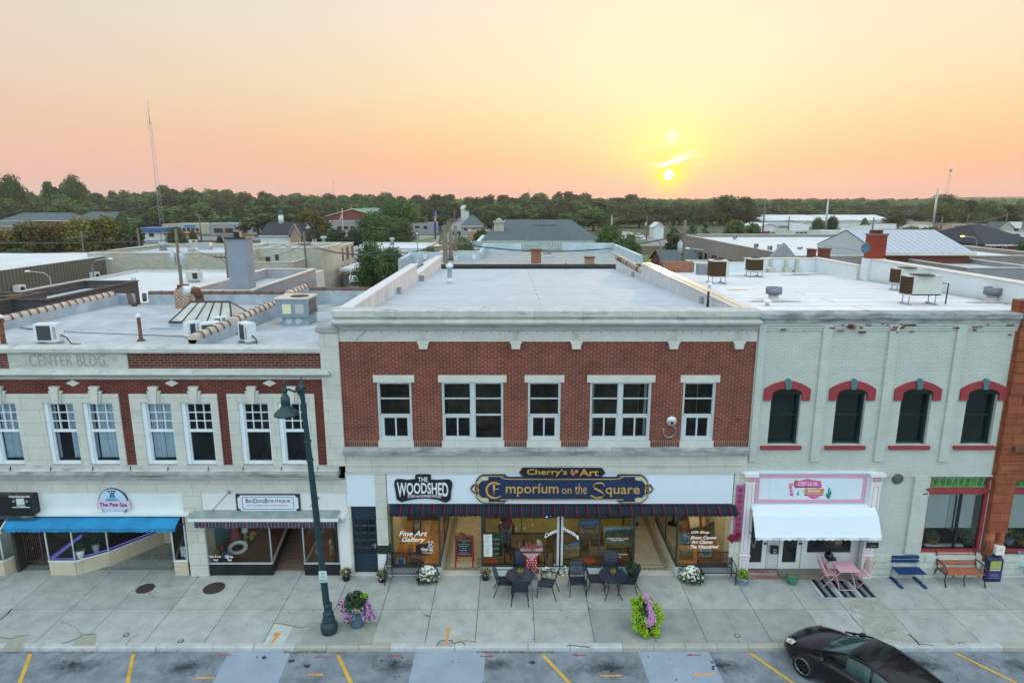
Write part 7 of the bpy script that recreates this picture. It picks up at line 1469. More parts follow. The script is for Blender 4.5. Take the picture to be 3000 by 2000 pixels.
# mesh patio chairs and tables
m_pat=M('black_patio_steel',(.010,.014,.024),.42,.25,20)
def meshmat():
 m=bpy.data.materials.new('black_perforated_steel');m.use_nodes=True;t=m.node_tree;b=t.nodes['Principled BSDF'];b.inputs['Base Color'].default_value=(.012,.026,.06,1);b.inputs['Roughness'].default_value=.45
 tcn=t.nodes.new('ShaderNodeTexCoord');ck=t.nodes.new('ShaderNodeTexChecker');ck.inputs['Scale'].default_value=130;t.links.new(tcn.outputs['Object'],ck.inputs['Vector'])
 mu=t.nodes.new('ShaderNodeMath');mu.operation='MULTIPLY_ADD';t.links.new(ck.outputs['Fac'],mu.inputs[0]);mu.inputs[1].default_value=.3;mu.inputs[2].default_value=.7;t.links.new(mu.outputs[0],b.inputs['Alpha']);return m
m_mesh=meshmat()
def patio_chair():
 r=thing('patio_chair','x','chair',(0,0,0))
 g=MB();s=[(-.23,-.2),(.23,-.2),(.25,.24),(-.25,.24)];g.slab(s,.425,.43);g.build('seat',m_mesh,r)
 g=MB();g.tube([(-.23,-.2,.43),(-.25,.24,.43),(.25,.24,.43),(.23,-.2,.43),(-.23,-.2,.43)],.016,6);g.build('seat_frame',m_pat,r)
 g=MB();n=6
 for k in range(n):
  z0,z1=.48+.42*k/n,.48+.42*(k+1)/n;y=lambda z:-.22-.16*((z-.43)/.5)**1.3;w=lambda z:.24-.02*((z-.43)/.5)
  g.face([(-w(z0),y(z0),z0),(w(z0),y(z0),z0),(w(z1),y(z1),z1),(-w(z1),y(z1),z1)])
 g.build('backrest',m_mesh,r)
 g=MB();y=lambda z:-.22-.16*((z-.43)/.5)**1.3 if z>.43 else-.22
 g.tube([(-.24,-.21,.43),(-.24,y(.6),.6),(-.23,y(.8),.8),(-.21,y(.92),.92),(0,y(.94)-.01,.96),(.21,y(.92),.92),(.23,y(.8),.8),(.24,y(.6),.6),(.24,-.21,.43)],.017,6)
 g.build('back_frame',m_pat,r)
 for a in(-1,1):
  g=MB();g.tube([(a*.235,y(.7),.70),(a*.28,-.16,.66),(a*.30,.05,.655),(a*.29,.2,.64),(a*.26,.25,.56),(a*.25,.24,.43)],.016,6);g.build('armrest',m_pat,r)
  g=MB();g.tube([(a*.25,.24,.43),(a*.26,.26,.2),(a*.26,.27,0)],.016,6);g.build('leg',m_pat,r)
  g=MB();g.tube([(a*.235,-.21,.43),(a*.25,-.27,.22),(a*.27,-.36,0)],.016,6);g.build('leg',m_pat,r)
 return r
pc0=patio_chair();first=True
CHS=[(1479,1701,-90,'black mesh chair on the left side of the left round table'),(1529,1652,180,'black mesh chair between the left round table and the shop window'),(1523,1722,0,'black mesh chair nearest the street at the left round table'),(1603,1706,75,'black mesh chair standing alone right of the left table, turned left'),(1692,1699,180,'black mesh chair standing alone between the tables, facing the street'),(1746,1694,-90,'black mesh chair on the left side of the right round table'),(1788,1652,180,'black mesh chair between the right round table and the shop window'),(1838,1698,82,'black mesh chair on the right side of the right round table')]
for px_,py_,a,lab in CHS:
 x,y=G(px_,py_,.43);y=min(y,-.32)
 if first:pc0 .location=(x,y,0);pc0 .rotation_euler.z=radians(a);pc0['label']=lab;pc0['group']='black mesh patio chairs';first=False
 else:dup(pc0,(x,y,0),radians(a),lab,'black mesh patio chairs')
def patio_table(x,y,lab):
 r=thing('patio_table',lab,'table',(x,y,0),'black mesh patio tables')
 g=MB();g.lathe(x,y,[(.44,.715),(.44,.72)],36);g.build('table_top',m_mesh,r);g=MB();n=36
 for rr in(.45,.16):g.tube([(x+rr*cos(2*pi*k/n),y+rr*sin(2*pi*k/n),.717)for k in range(n+1)],.016 if rr>.3 else .008,6)
 for k in range(8):a=k*pi/4;g.tube([(x+.16*cos(a),y+.16*sin(a),.71),(x+.44*cos(a),y+.44*sin(a),.71)],.007,4)
 g.build('rim',m_pat,r)
 for k in range(4):a=pi/4+k*pi/2;g=MB();g.tube([(x+.3*cos(a),y+.3*sin(a),.70),(x+.2*cos(a),y+.2*sin(a),.45),(x+.24*cos(a),y+.24*sin(a),.2),(x+.4*cos(a),y+.4*sin(a),0)],.015,6);g.build('leg',m_pat,r)
def pot(lab,x,y,z,r0,r1,h,pm,name='flower_pot',cat='flower pot',leaves=(),group=None,rimh=.03):
 r=thing(name,lab,cat,(x,y,z),group);g=MB();g.lathe(x,y,[(r0,z),(r1,z+h-rimh),(r1*1.08,z+h-rimh),(r1*1.08,z+h),(r1*.92,z+h),(r1*.9,z+h-.04),(.01,z+h-.04)],20,cap=False);g.face([(x+r0*cos(-k*pi/8),y+r0*sin(-k*pi/8),z)for k in range(16)]);g.build('pot',pm,r)
 for n,rr,zz,hh,s,mt,nm in leaves:o=leafy(n,(x,y,z+zz),rr,hh,s).build(nm,mt,r)
 return r
m_terra=M('terracotta',(.32,.10,.04));m_bg=M('bright_leaf_green',(.12,.26,.02),.6,.4,25,col2=(.26,.42,.04));m_wfl=M('white_petals',(.70,.72,.66),.6,.06,20);m_dull=M('dull_plant_green',(.10,.13,.04),.7,.4,20,col2=(.30,.28,.12));m_dgr=M('deep_plant_green',(.02,.06,.02),.7,.4,20);m_bp=M('black_plastic_pot',(.015,.013,.014),.5,.3)
for px_,py_,lab,pl in((1524,1684,'left black mesh round table with a small potted plant','tiny terracotta pot with a green plant on the left mesh table'),(1796,1684,'right black mesh round table with a small potted plant','tiny terracotta pot with a green plant on the right mesh table')):
 x,y=G(px_,py_,.72);y=min(y,-.52);patio_table(x,y,lab);pot(pl,x,y+.0,.735,.05,.075,.13,m_terra,leaves=[(40,.09,.12,.09,.025,m_bg,'leaves'),(8,.06,.16,.05,.02,M('red_bloom',(.4,.05,.03),.6,.2),'flowers')])
# flower pots by the shop
for px_,py_,lab in((1015,1698,'small black pot of pale wilting flowers beside the white pier'),(1120,1702,'black pot of wilting white flowers at the left end of the left iron bench'),(1422,1696,'black pot of pale flowers at the corner of the left entrance')):
 x,y=G(px_,py_,0);pot(lab,x,min(y,-.2),0,.11,.16,.30,m_bp,leaves=[(110,.19,.24,.20,.045,m_dull,'leaves'),(45,.2,.2,.22,.03,m_wfl,'flowers')])
x,y=G(1859,1690,0);pot('large black urn with spiky dark green plant at the right entrance',x-.1,-.28,0,.12,.22,.40,m_bp,'urn','urn',[(140,.22,.34,.3,.06,m_dgr,'leaves')])
def bigbloom(lab,px_,py_,rx,n=1):
 x,y=G(px_,py_,0);y=-.30;r=thing('flower_tub',lab,'flowers',(x,y,0));g=MB();g.lathe(x,y,[(.16,0),(.24,.22),(.25,.24)],14);g.build('pot',m_terra,r)
 a=leafy(520,(x,y,.08),rx*1.08,.42,.055);a.build('leaves',m_dgr,r);g=MB()
 for _ in range(300):
  t_=R(0,2*pi);rr=rx*1.05*sqrt(random.random());z=.10+.38*(1-(rr/rx)**2*.75)*R(.85,1.1);s=R(.024,.042);
  X_0,Y_0=x+rr*cos(t_),y+rr*.8*sin(t_);g.face([(X_0+s*cos(k*2*pi/5),Y_0+.7*s*sin(k*2*pi/5),z+s*.9*sin(k*2*pi/5))for k in range(5)])
 g.build('flowers',m_wfl,r)
bigbloom('mass of white flowers at the right end of the left iron bench',1257,1688,.36);bigbloom('mass of white flowers at the left end of the right iron bench',2019,1688,.38)
x0,y0=G(1570,1700,0);x1,_=G(1705,1700,0);r=thing('window_box','long pale box of white flowers behind the patio chairs','flower box',((x0+x1)/2,-.22,0));g=MB();g.prism([(x0,.22),(x0+.08,0),(x1-.08,0),(x1,.22)],-.33,-.1);g.build('box',M('pale_stone_box',(.38,.38,.31),.8,.15),r)
g=MB();[leafy(60,(x0+.15+(x1-x0-.3)*k/6,-.2,.2),.16,.16,.045,0,g=g)for k in range(7)];g.build('leaves',m_dull,r);g=MB()
for _ in range(190):
 x,y,z,s=R(x0+.1,x1+.03),R(-.36,-.08),.2+abs(random.gauss(0,.1)),R(.018,.032);g.face([(x+s*cos(k*2*pi/5),y+.6*s*sin(k*2*pi/5),z+s*sin(k*2*pi/5))for k in range(5)])
g.build('flowers',m_wfl,r)
# black iron benches
def iron_bench(x0,x1,y,lab):
 r=thing('iron_bench',lab,'bench',((x0+x1)/2,y,0),'black iron benches');n=22
 g=MB()
 for k in range(n+1):x=x0+.04+(x1-x0-.08)*k/n;g.tube([(x,y,.42),(x,y+.36,.41),(x,y+.40,.43)],.0125,4)
 g.tube([(x0,y-.01,.42),(x1,y-.01,.42)],.018,6);g.tube([(x0,y+.38,.41),(x1,y+.38,.41)],.016,6);g.build('seat',m_pat,r)
 g=MB()
 for k in range(n+1):x=x0+.04+(x1-x0-.08)*k/n;g.tube([(x,y+.41,.50),(x,y+.52,.88)],.0125,4)
 for z in(.5,.88):g.tube([(x0,y+.41+(z-.5)*.29,z),(x1,y+.41+(z-.5)*.29,z)],.018,6)
 g.tube([(x0,y+.46,.67),(x1,y+.46,.67)],.009,4);g.build('backrest',m_pat,r)
 for x in(x0,x1):
  g=MB();g.tube([(x,y+.52,.9),(x,y+.40,.42),(x,y+.44,0)],.018,6);g.build('leg',m_pat,r);g=MB();g.tube([(x,y,.42),(x,y-.02,.2),(x,y-.04,0)],.018,6);g.build('leg',m_pat,r)
  g=MB();g.tube([(x,y+.46,.64),(x,y+.25,.66),(x,y+.05,.62),(x,y-.03,.52),(x,y,.42)],.017,6);g.build('armrest',m_pat,r)
iron_bench(-4.20,-3.08,-.56,'black slatted iron bench in front of the Fine Art Gallery window');iron_bench(6.24,7.40,-.52,'black slatted iron bench in front of the Gift Shop window')
# boutique corner
x,y=7.66,-.46;pot('galvanised tub with a bright green bush beside the pink pilaster',x,y,0,.19,.22,.26,M('galvanised_tub',(.25,.33,.38),.5,.1,8,metal=.2),'plant_tub','plant tub',[(320,.19,.22,.32,.04,m_bg,'leaves'),(30,.3,.2,.1,.03,M('lilac_bloom',(.4,.36,.55),.6,.2),'flowers')])
x,y=G(2320,1708,0);r=thing('green_pot','empty green glazed pot standing alone on the sidewalk','pot',(x,y,0));g=MB();g.lathe(x,y,[(.13,0),(.17,.12),(.18,.24),(.165,.31),(.175,.34),(.155,.34),(.14,.28)],22,cap=False);g.build('pot',M('green_glaze',(.06,.19,.13),.4,.25,5),r);g=MB();g.face([(x+.145*cos(k*pi/8),y+.145*sin(k*pi/8),.28)for k in range(16)]);g.build('soil',M('orange_soil',(.30,.13,.05),.9,.3),r)
m_rug=bands('black_grey_rug',[(0,(.36,.44,.50)),(.17,(.007,.009,.012)),(.38,(.32,.38,.44)),(.405,(.007,.009,.012)),(.44,(.32,.38,.44)),(.465,(.007,.009,.012)),(.50,(.32,.38,.44)),(.525,(.007,.009,.012)),(.56,(.3,.36,.4)),(.585,(.007,.009,.012)),(.80,(.2,.25,.29))],.62)
q=[(9.95,.0-.24),(11.7,-.24),(11.72,-1.3),(9.85,-1.3)];g=MB();g.slab([(9.95,-.26),(11.70,-.26),(11.72,-1.24),(9.88,-1.24)],.004,.016);tag(g.build('striped_rug',m_rug),'black and grey striped outdoor rug under the pink folding set','rug')
m_pk=M('pink_painted_wood',(.62,.36,.44),.55,.08,4)
x,y=G(2466,1661,.72);y=-.62;x=10.93;r=thing('folding_table','pink square folding table with crossed legs on the striped rug','table',(x,y,.016));g=MB()
for k in range(9):g.box(x-.33,x+.33,y-.33+k*.074,y-.33+k*.074+.068,.70,.72)
g.build('table_top',m_pk,r)
for a in(-.29,.29):
 g=MB();g.tube([(x+a,y-.30,.70),(x+a,y+.28,.03)],.02,4);g.build('leg',m_pk,r);g=MB();g.tube([(x+a*.92,y+.30,.70),(x+a*.92,y-.30,.03)],.02,4);g.build('leg',m_pk,r)
g=MB();g.tube([(x-.29,y+.28,.05),(x+.29,y+.28,.05)],.016,4);g.tube([(x-.27,y-.30,.05),(x+.27,y-.30,.05)],.016,4);g.build('stretcher',m_pk,r)
def folding_chair(x,y,s,lab):
 r=thing('folding_chair',lab,'chair',(x,y,.016),'pink folding chairs')
 X=lambda u:x+s*u
 for w in(-.2,.2):
  g=MB();g.tube([(X(-.30),y+w,.88),(X(-.12),y+w,.45),(X(.22),y+w,.03)],.017,4);g.build('leg',m_pk,r)
  g=MB();g.tube([(X(.20),y+w*.85,.45),(X(-.18),y+w*.85,.03)],.017,4);g.build('leg',m_pk,r)
 g=MB()
 for k in range(6):a=X(-.14+k*.063);b=X(-.14+k*.063+.055);g.box(min(a,b),max(a,b),y-.2,y+.2,.455,.468)
 g.build('seat',m_pk,r);g=MB()
 for k in range(3):zz=.66+k*.08;u=-.21-(zz-.66)*.42;g.tube([(X(u),y-.2,zz),(X(u),y+.2,zz)],.024,4)
 g.build('backrest',m_pk,r);g=MB();g.tube([(X(.2),y-.2,.06),(X(.2),y+.2,.06)],.014,4);g.tube([(X(-.16),y-.17,.06),(X(-.16),y+.17,.06)],.014,4);g.build('stretcher',m_pk,r)
 return r
folding_chair(10.40,-.55,1,'pink folding chair left of the pink table facing right');folding_chair(11.52,-.60,-1,'pink folding chair right of the pink table facing left')
def cushion(x,y,s,mat,lab,par=None):
 g=MB();n=8;vs=[]
 for i in range(n+1):
  for j in range(n+1):
   u,v=i/n*2-1,j/n*2-1;b=(1-u*u)*(1-v*v);vs.append((x+s*(.02-.10*(v+1)/2)+s*.055*b**.5,y+.20*u,.74+.19*v))
 for i in range(n+1):
  for j in range(n+1):
   u,v=i/n*2-1,j/n*2-1;b=(1-u*u)*(1-v*v);vs.append((x+s*(.02-.10*(v+1)/2)-s*.05*b**.5,y+.20*u,.74+.19*v))
 k=(n+1)**2;fs=[]
 for i in range(n):
  for j in range(n):a=i*(n+1)+j;fs.append((a,a+1,a+n+2,a+n+1));fs.append((k+a,k+a+n+1,k+a+n+2,k+a+1))
 g.idx(vs,fs,0,True);tag(g.build('cushion',mat),lab,'cushion')
cushion(10.34,-.55,1,M('pink_floral_cloth',(.45,.04,.12),.8,.3,9,col2=(.72,.66,.68)),'white and hot pink floral cushion on the left pink chair');cushion(11.66,-.60,-1,M('pale_floral_cloth',(.60,.62,.60),.8,.2,9,col2=(.62,.38,.30)),'white and coral floral cushion on the right pink chair')
x,y=G(2418,1645,.8);r=thing('black_cap_lamp','black rounded cap shaped object behind the left pink chair','object',(x,-.16,0));g=MB();g.ball((10.62,-.12,.80),.15,12);g.tube([(10.62,-.12,.72),(10.78,-.16,.70),(10.85,-.18,.62)],[.10,.09,.04],8);g.build('shell',M('glossy_black',(.006,.012,.012),.2,.2),r);g=MB();g.tube([(10.62,-.1,.14),(10.62,-.1,.7)],.018,6);g.build('stem',m_black,r)
# blue two-slat bench
r=thing('blue_bench','blue wooden bench with pale iron legs on long blue runners','bench',(13.05,-.4,0));m_bb=M('navy_painted_wood',(.008,.035,.14),.5,.15,5);m_pi=M('pale_blue_iron',(.25,.36,.44),.5,.1)
xa,xb=12.72,13.62;g=MB();[g.box(xa,xb,-.62+k*.085,-.545+k*.085,.42,.45)for k in range(5)];g.build('seat',m_bb,r);g=MB();g.box(xa,xb,-.16,-.13,.72,.83);g.box(xa,xb,-.17,-.14,.60,.68);g.build('backrest',m_bb,r)
for x in(xa+.06,xb-.06):g=MB();g.tube([(x,-.12,.85),(x,-.16,.42),(x,-.10,.05)],.014,6);g.tube([(x,-.60,.42),(x,-.52,.3),(x,-.60,.05)],.016,6);g.tube([(x,-.6,.42),(x,-.16,.42)],.014,6);g.build('iron_leg',m_pi,r);g=MB();g.box(x-.05,x+.05,-.78,-.05,0,.05);g.build('runner',m_bb,r)
# brown slatted bench with cast iron ends
r=thing('wooden_bench','reddish brown slatted bench with black cast iron ends','bench',(14.8,-.45,0));m_bw=M('reddish_bench_wood',(.36,.13,.07),.55,.2,6);xa,xb=14.25,15.55
g=MB();[g.box(xa+.03,xb-.03,-.66+k*.095,-.58+k*.095,.41+(.012 if k in(0,4)else 0),.435)for k in range(5)];g.build('seat',m_bw,r);g=MB()
for k in range(5):z=.49+k*.088;y=-.16+.09*k*.45;g.box(xa+.03,xb-.03,y,y+.025,z,z+.075)
g.build('backrest',m_bw,r)
for x in(xa,xb):
 g=MB();g.tube([(x,-.0,.95),(x,-.06,.9),(x,-.12,.6),(x,-.2,.42),(x,-.12,.2),(x,-.02,0)],.022,6);g.tube([(x,-.66,.42),(x,-.60,.25),(x,-.72,0)],.022,6);g.tube([(x,-.66,.42),(x,-.2,.41)],.02,6);g.tube([(x,-.08,.68),(x,-.3,.70),(x,-.55,.66),(x,-.68,.55),(x,-.62,.44)],.022,6);g.tube([(x,-.45,.62),(x,-.52,.52),(x,-.42,.47),(x,-.35,.55),(x,-.45,.62)],.012,5);g.build('iron_end',m_iron,r)
x=(xa+xb)/2;g=MB();g.tube([(x,-.64,.40),(x,-.58,.25),(x,-.66,0)],.018,6);g.tube([(x,-.2,.40),(x,-.1,.0)],.018,6);[g.box(x-.012,x+.012,-.17+.09*k*.45-.006,-.15+.09*k*.45,.52+k*.088,.54+k*.088)for k in range(5)];g.build('centre_leg',m_iron,r)
# newspaper box
a=G(2915,1707,0);ang=-.2;r=thing('newspaper_box','dark blue newspaper vending box with a white coin head','newspaper box',(a[0]-.02,a[1]+.32,0));m_nb=M('dark_blue_box_paint',(.012,.014,.055),.4,.25,4)
g=MB();g.prism([(-.25,.0),(.25,.0),(.25,.0),(-.25,.0)],-.2,.2)if False else None;g.box(-.25,.25,-.25,.25,.04,.78);g.idx([(-.25,-.25,.78),(.25,-.25,.78),(.25,.25,.78),(-.25,.25,.78),(-.25,.0,.95),(.25,.0,.95),(.25,.25,.95),(-.25,.25,.95)],[(0,1,5,4),(4,5,6,7),(2,3,7,6),(1,2,6,5),(3,0,4,7)]);g.build('box',m_nb,r,abs_=False)
g=MB();g.box(-.18,.18,-.262,-.25,.48,.76);g.build('door_window',M('yellow_green_display',(.32,.36,.10),.4,.3,8),r,abs_=False);g=MB();g.box(-.17,.17,-.275,-.25,.43,.45);g.build('handle',m_white,r,abs_=False);g=MB();g.box(-.2,.2,-.258,-.25,.12,.40,0);text(g,'NEWS',-.14,.14,.2,.3,-.259,m=1,th=.003);g.box(-.18,.18,-.262,-.258,.13,.14,1);g.build('front_panel',[M('violet_panel',(.04,.03,.16),.4,.3,6),M('pale_violet_ink',(.25,.25,.45),.5,.1)],r,abs_=False)
g=MB();g.box(-.02,.26,-.2,.12,.95,1.25);g.build('coin_head',m_white,r,abs_=False);g=MB();g.box(.02,.2,-.21,-.2,1.1,1.18);g.build('coin_label',M('pastel_label',(.6,.5,.3),.5,.4,30),r,abs_=False);g=MB();g.box(-.25,.25,-.25,.25,0,.04);g.build('base',m_black,r,abs_=False)
r.rotation_euler.z=.0
# turquoise bench at right edge
r=thing('turquoise_bench','pale turquoise slatted metal bench cut by the right edge','bench',(17.6,-.4,0));m_tq=M('turquoise_metal',(.15,.40,.46),.5,.15);g=MB()
for k in range(8):g.tube([(17.05,-.1+.012*k,.50+k*.055),(18.3,-.1+.012*k,.50+k*.055)],.014,5)
g.build('backrest',m_tq,r);g=MB()
for k in range(7):g.tube([(17.05,-.55+k*.07,.42),(18.3,-.55+k*.07,.42)],.014,5)
g.build('seat',m_tq,r);g=MB();g.tube([(17.05,0,.92),(17.05,-.1,.45),(17.05,-.02,0)],.018,6);g.tube([(17.05,-.55,.42),(16.95,-.62,.2),(16.8,-.66,.0)],.018,6);g.build('iron_end',m_tq,r)
# big planters near the kerb
x,y=G(1042,1838,0);y=-2.62;x=G(1042,1843,0)[0];m_bpl=M('blue_grey_planter',(.07,.14,.20),.55,.12,3);m_lime=M('lime_leaves',(.20,.42,.01),.6,.3,25,col2=(.38,.62,.02));m_pur_f=M('purple_petals',(.42,.13,.42),.6,.3,25,col2=(.62,.30,.62))
r=thing('flower_planter','blue grey planter with trailing purple flowers right of the lamp post','planter',(x,y,0),'large planters near the kerb');g=MB();g.lathe(x,y,[(.19,0),(.21,.08),(.28,.52),(.30,.60),(.27,.60)],24);g.build('pot',m_bpl,r)
g=leafy(420,(x-.02,y+.05,.62),.34,.42,.08);g.build('dark_leaves',m_dgr,r)
g=MB()
for cx_,cy_,cz_,rr in((.18,.1,.86,.14),(-.22,-.05,.64,.11),(.05,-.18,.60,.13),(.12,.0,.78,.08)):leafy(110,(x+cx_,y+cy_,cz_),rr,.14,.035,0,g=g)
g.build('lime_leaves',m_lime,r)
g=MB();gl_=MB()
for cx_,cy_,cz_,rr,n in((-.38,0,.75,.15,60),(-.32,-.1,.60,.13,40),(-.22,-.18,.34,.13,60),(-.1,-.25,.42,.10,40),(.32,-.05,.70,.14,60),(.40,-.1,.52,.12,50),(.46,-.1,.36,.12,40),(.15,-.2,.60,.15,40),(-.05,-.22,.66,.12,40),(.26,-.18,.34,.08,20),(-.15,.2,.9,.1,14)):
 for _ in range(n):
  a,b=R(0,2*pi),R(-1,1);q=rr*random.random()**.4;X_0,Y_0,Z_0=x+cx_+q*cos(a)*sqrt(1-b*b),y+cy_+q*sin(a)*sqrt(1-b*b),cz_+q*b;s=R(.016,.030);g.face([(X_0+s*cos(k*2*pi/5),Y_0+.6*s*sin(k*2*pi/5),Z_0+s*sin(k*2*pi/5))for k in range(5)])
 leafy(int(n*.8),(x+cx_,y+cy_,cz_-rr*.6),rr,rr,.04,0,g=gl_)
g.build('purple_flowers',m_pur_f,r);gl_.build('trailing_leaves',m_dgr,r)
x,y=G(1893,1835,.3);x,y=3.95,-2.78;r=thing('flower_planter','planter overflowing with lime green leaves and a purple flower stripe','planter',(x,y,0),'large planters near the kerb');g=MB();g.lathe(x,y,[(.19,0),(.28,.50),(.29,.55)],20);g.build('pot',m_bpl,r)
g=MB();dk=MB()
BL=[(-.24,.1,.70,.17),(-.08,.18,.88,.14),(-.26,-.06,.60,.2),(-.28,-.22,.48,.2),(-.12,-.25,.42,.19),(-.3,-.32,.24,.13),(-.1,-.38,.18,.12),(-.06,-.42,.08,.1),(.3,.0,.66,.17),(.36,-.12,.5,.16),(.3,-.22,.38,.15),(.22,-.34,.2,.13),(.26,-.4,.10,.09),(.12,.15,.84,.12),(-.3,.22,.74,.12)]
for cx_,cy_,cz_,rr in BL:leafy(190,(x+cx_,y+cy_,cz_-rr*.5),rr,rr*1.5,.036,0,g=g);leafy(60,(x+cx_*.8,y+cy_*.8+.03,cz_-rr*.6),rr*.9,rr,.04,0,g=dk)
g.build('lime_leaves',m_lime,r);leafy(200,(x,y,.5),.3,.3,.05,0,g=dk);dk.build('dark_leaves',m_dgr,r);g=MB()
for cx_,cy_,cz_,rr,n in((0,.15,.95,.10,50),(.06,.05,.86,.09,30),(.08,-.08,.72,.09,50),(.12,-.2,.6,.11,60),(.10,-.3,.46,.14,90),(.02,-.34,.40,.1,40)):
 for _ in range(n):
  a,b=R(0,2*pi),R(-1,1);q=rr*random.random()**.4;X_0,Y_0,Z_0=x+cx_+q*cos(a)*sqrt(1-b*b),y+cy_-.05+q*sin(a)*sqrt(1-b*b),cz_+q*b+.05;s=R(.016,.028);g.face([(X_0+s*cos(k*2*pi/5),Y_0+.6*s*sin(k*2*pi/5),Z_0+s*sin(k*2*pi/5))for k in range(5)])
g.build('purple_flowers',m_pur_f,r)
# ================= the black coupe
m_paint=M('black_car_paint',(.004,.005,.007),.2,.3,2,spec=.35,coat=.25);m_tyre=M('tyre_rubber',(.012,.012,.013),.85,.2,10);m_rim=M('dark_alloy',(.04,.045,.05),.3,.2,metal=.8);m_rimb=M('bright_rim_lip',(.5,.52,.54),.25,.1,metal=.9)
cang=radians(31);hx,hy=-sin(cang),cos(cang);cxx,cyy=8.08-2.22*hx,-3.42-2.22*hy
car=thing('parked_car','black two door coupe parked nose to the kerb','car',(cxx,cyy,-.126),rz=cang)
def loft(secs,name,mat,par,close=True,ends=True,mf=None):
 g=MB();n=len(secs[0]);b=0;g.v=[p for s in secs for p in s]
 for i in range(len(secs)-1):
  for j in range(n-1):g.f.append((i*n+j,i*n+j+1,(i+1)*n+j+1,(i+1)*n+j));g.m.append(mf(i,j)if mf else 0);g.sm.append(True)
 if ends:
  g.f.append(tuple(range(n))[::-1]);g.m.append(0);g.sm.append(False);g.f.append(tuple((len(secs)-1)*n+j for j in range(n)));g.m.append(0);g.sm.append(False)
 o=g.build(name,mat,par,abs_=False);md=o.modifiers.new('sub','SUBSURF');md.levels=md.render_levels=2;return o
# y stations from tail (-2.2) to nose (+2.2): half width, underside, top edge height, crown height
ST=[(-2.22,.55,.42,.62,.66),(-2.12,.76,.30,.86,.90),(-1.7,.85,.22,.93,.98),(-1.2,.87,.2,.93,.98),(-.6,.86,.2,.90,.95),(0,.86,.2,.88,.93),(.6,.87,.2,.86,.92),(1.05,.875,.2,.82,.88),(1.5,.86,.22,.74,.82),(1.85,.79,.24,.63,.73),(2.06,.66,.27,.53,.62),(2.17,.48,.32,.46,.52),(2.21,.30,.36,.42,.46)]
secs=[]
for y,w,zb_,zt,zc in ST:
 half=[(w*.90,zb_),(w*.99,zb_+.12),(w,(zb_+zt)/2),(w*.985,zt-.08),(w*.93,zt),(w*.72,zt+(zc-zt)*.7),(w*.35,zc)]
 secs.append([(-a,y,z)for a,z in half]+[(0,y,zc+.004)]+[(a,y,z)for a,z in half[::-1]]+[(0,y,zb_)]+[(-half[0][0],y,half[0][1])])
loft(secs,'body',m_paint,car)
# greenhouse: roof over tinted glass
GS=[(-1.75,.62,.94,.97,.955),(-1.2,.66,.92,1.14,1.13),(-.7,.66,.9,1.27,1.25),(-.2,.64,.9,1.33,1.31),(.25,.62,.88,1.30,1.27),(.75,.60,.87,1.10,1.08),(1.12,.58,.86,.90,.88)]
secs=[]
for y,w,zb_,zc,ze in GS:
 k=.80 if zc>1.1 else .93;half=[(w*1.16,zb_-.03),(w*1.12,zb_+(ze-zb_)*.45),(w*1.0*k+.10,ze-.03),(w*.86,ze+.0),(w*.5,zc)]
 secs.append([(-a,y,z)for a,z in half]+[(0,y,zc+.01)]+[(a,y,z)for a,z in half[::-1]])
loft(secs,'cabin',[m_paint,M('teal_tinted_glass',(.03,.075,.07),.07,.5,2,spec=.45),M('dark_rear_glass',(.006,.011,.012),.1,.3,spec=.4)],car,mf=lambda i,j:(1 if 1<=i<=3 and j in(0,1,8,9)else 1 if i>=4 and 2<=j<=7 else 2 if i<=1 else 0))
g=MB()
for s in(-1,1):
 pts=[(s*.70,1.14,.885),(s*.66,.75,1.07),(s*.60,.35,1.24),(s*.585,-.2,1.315),(s*.60,-.7,1.255),(s*.66,-1.2,1.10),(s*.72,-1.7,.96)];g.tube(pts,.028,6)
 g.tube([(s*.60,-.35,1.31),(s*.79,-.42,.93)],.03,6);g.tube([(s*.765,1.1,.885),(s*.79,.2,.92),(s*.79,-.8,.94),(s*.74,-1.5,.96)],.016,6)
g.build('pillars',m_paint,car,abs_=False)
g=MB();q=lambda u,v:(u*.56,.30-.72*v,1.295+.045*sin(pi*v)*1+.025*(1-u*u));n=6;vs=[q(-1+2*i/n,j/n)for j in range(n+1)for i in range(n+1)]
g.idx(vs,[(j*(n+1)+i,j*(n+1)+i+1,(j+1)*(n+1)+i+1,(j+1)*(n+1)+i)for j in range(n)for i in range(n)],0,True);g.build('roof_panel',m_paint,car,abs_=False)
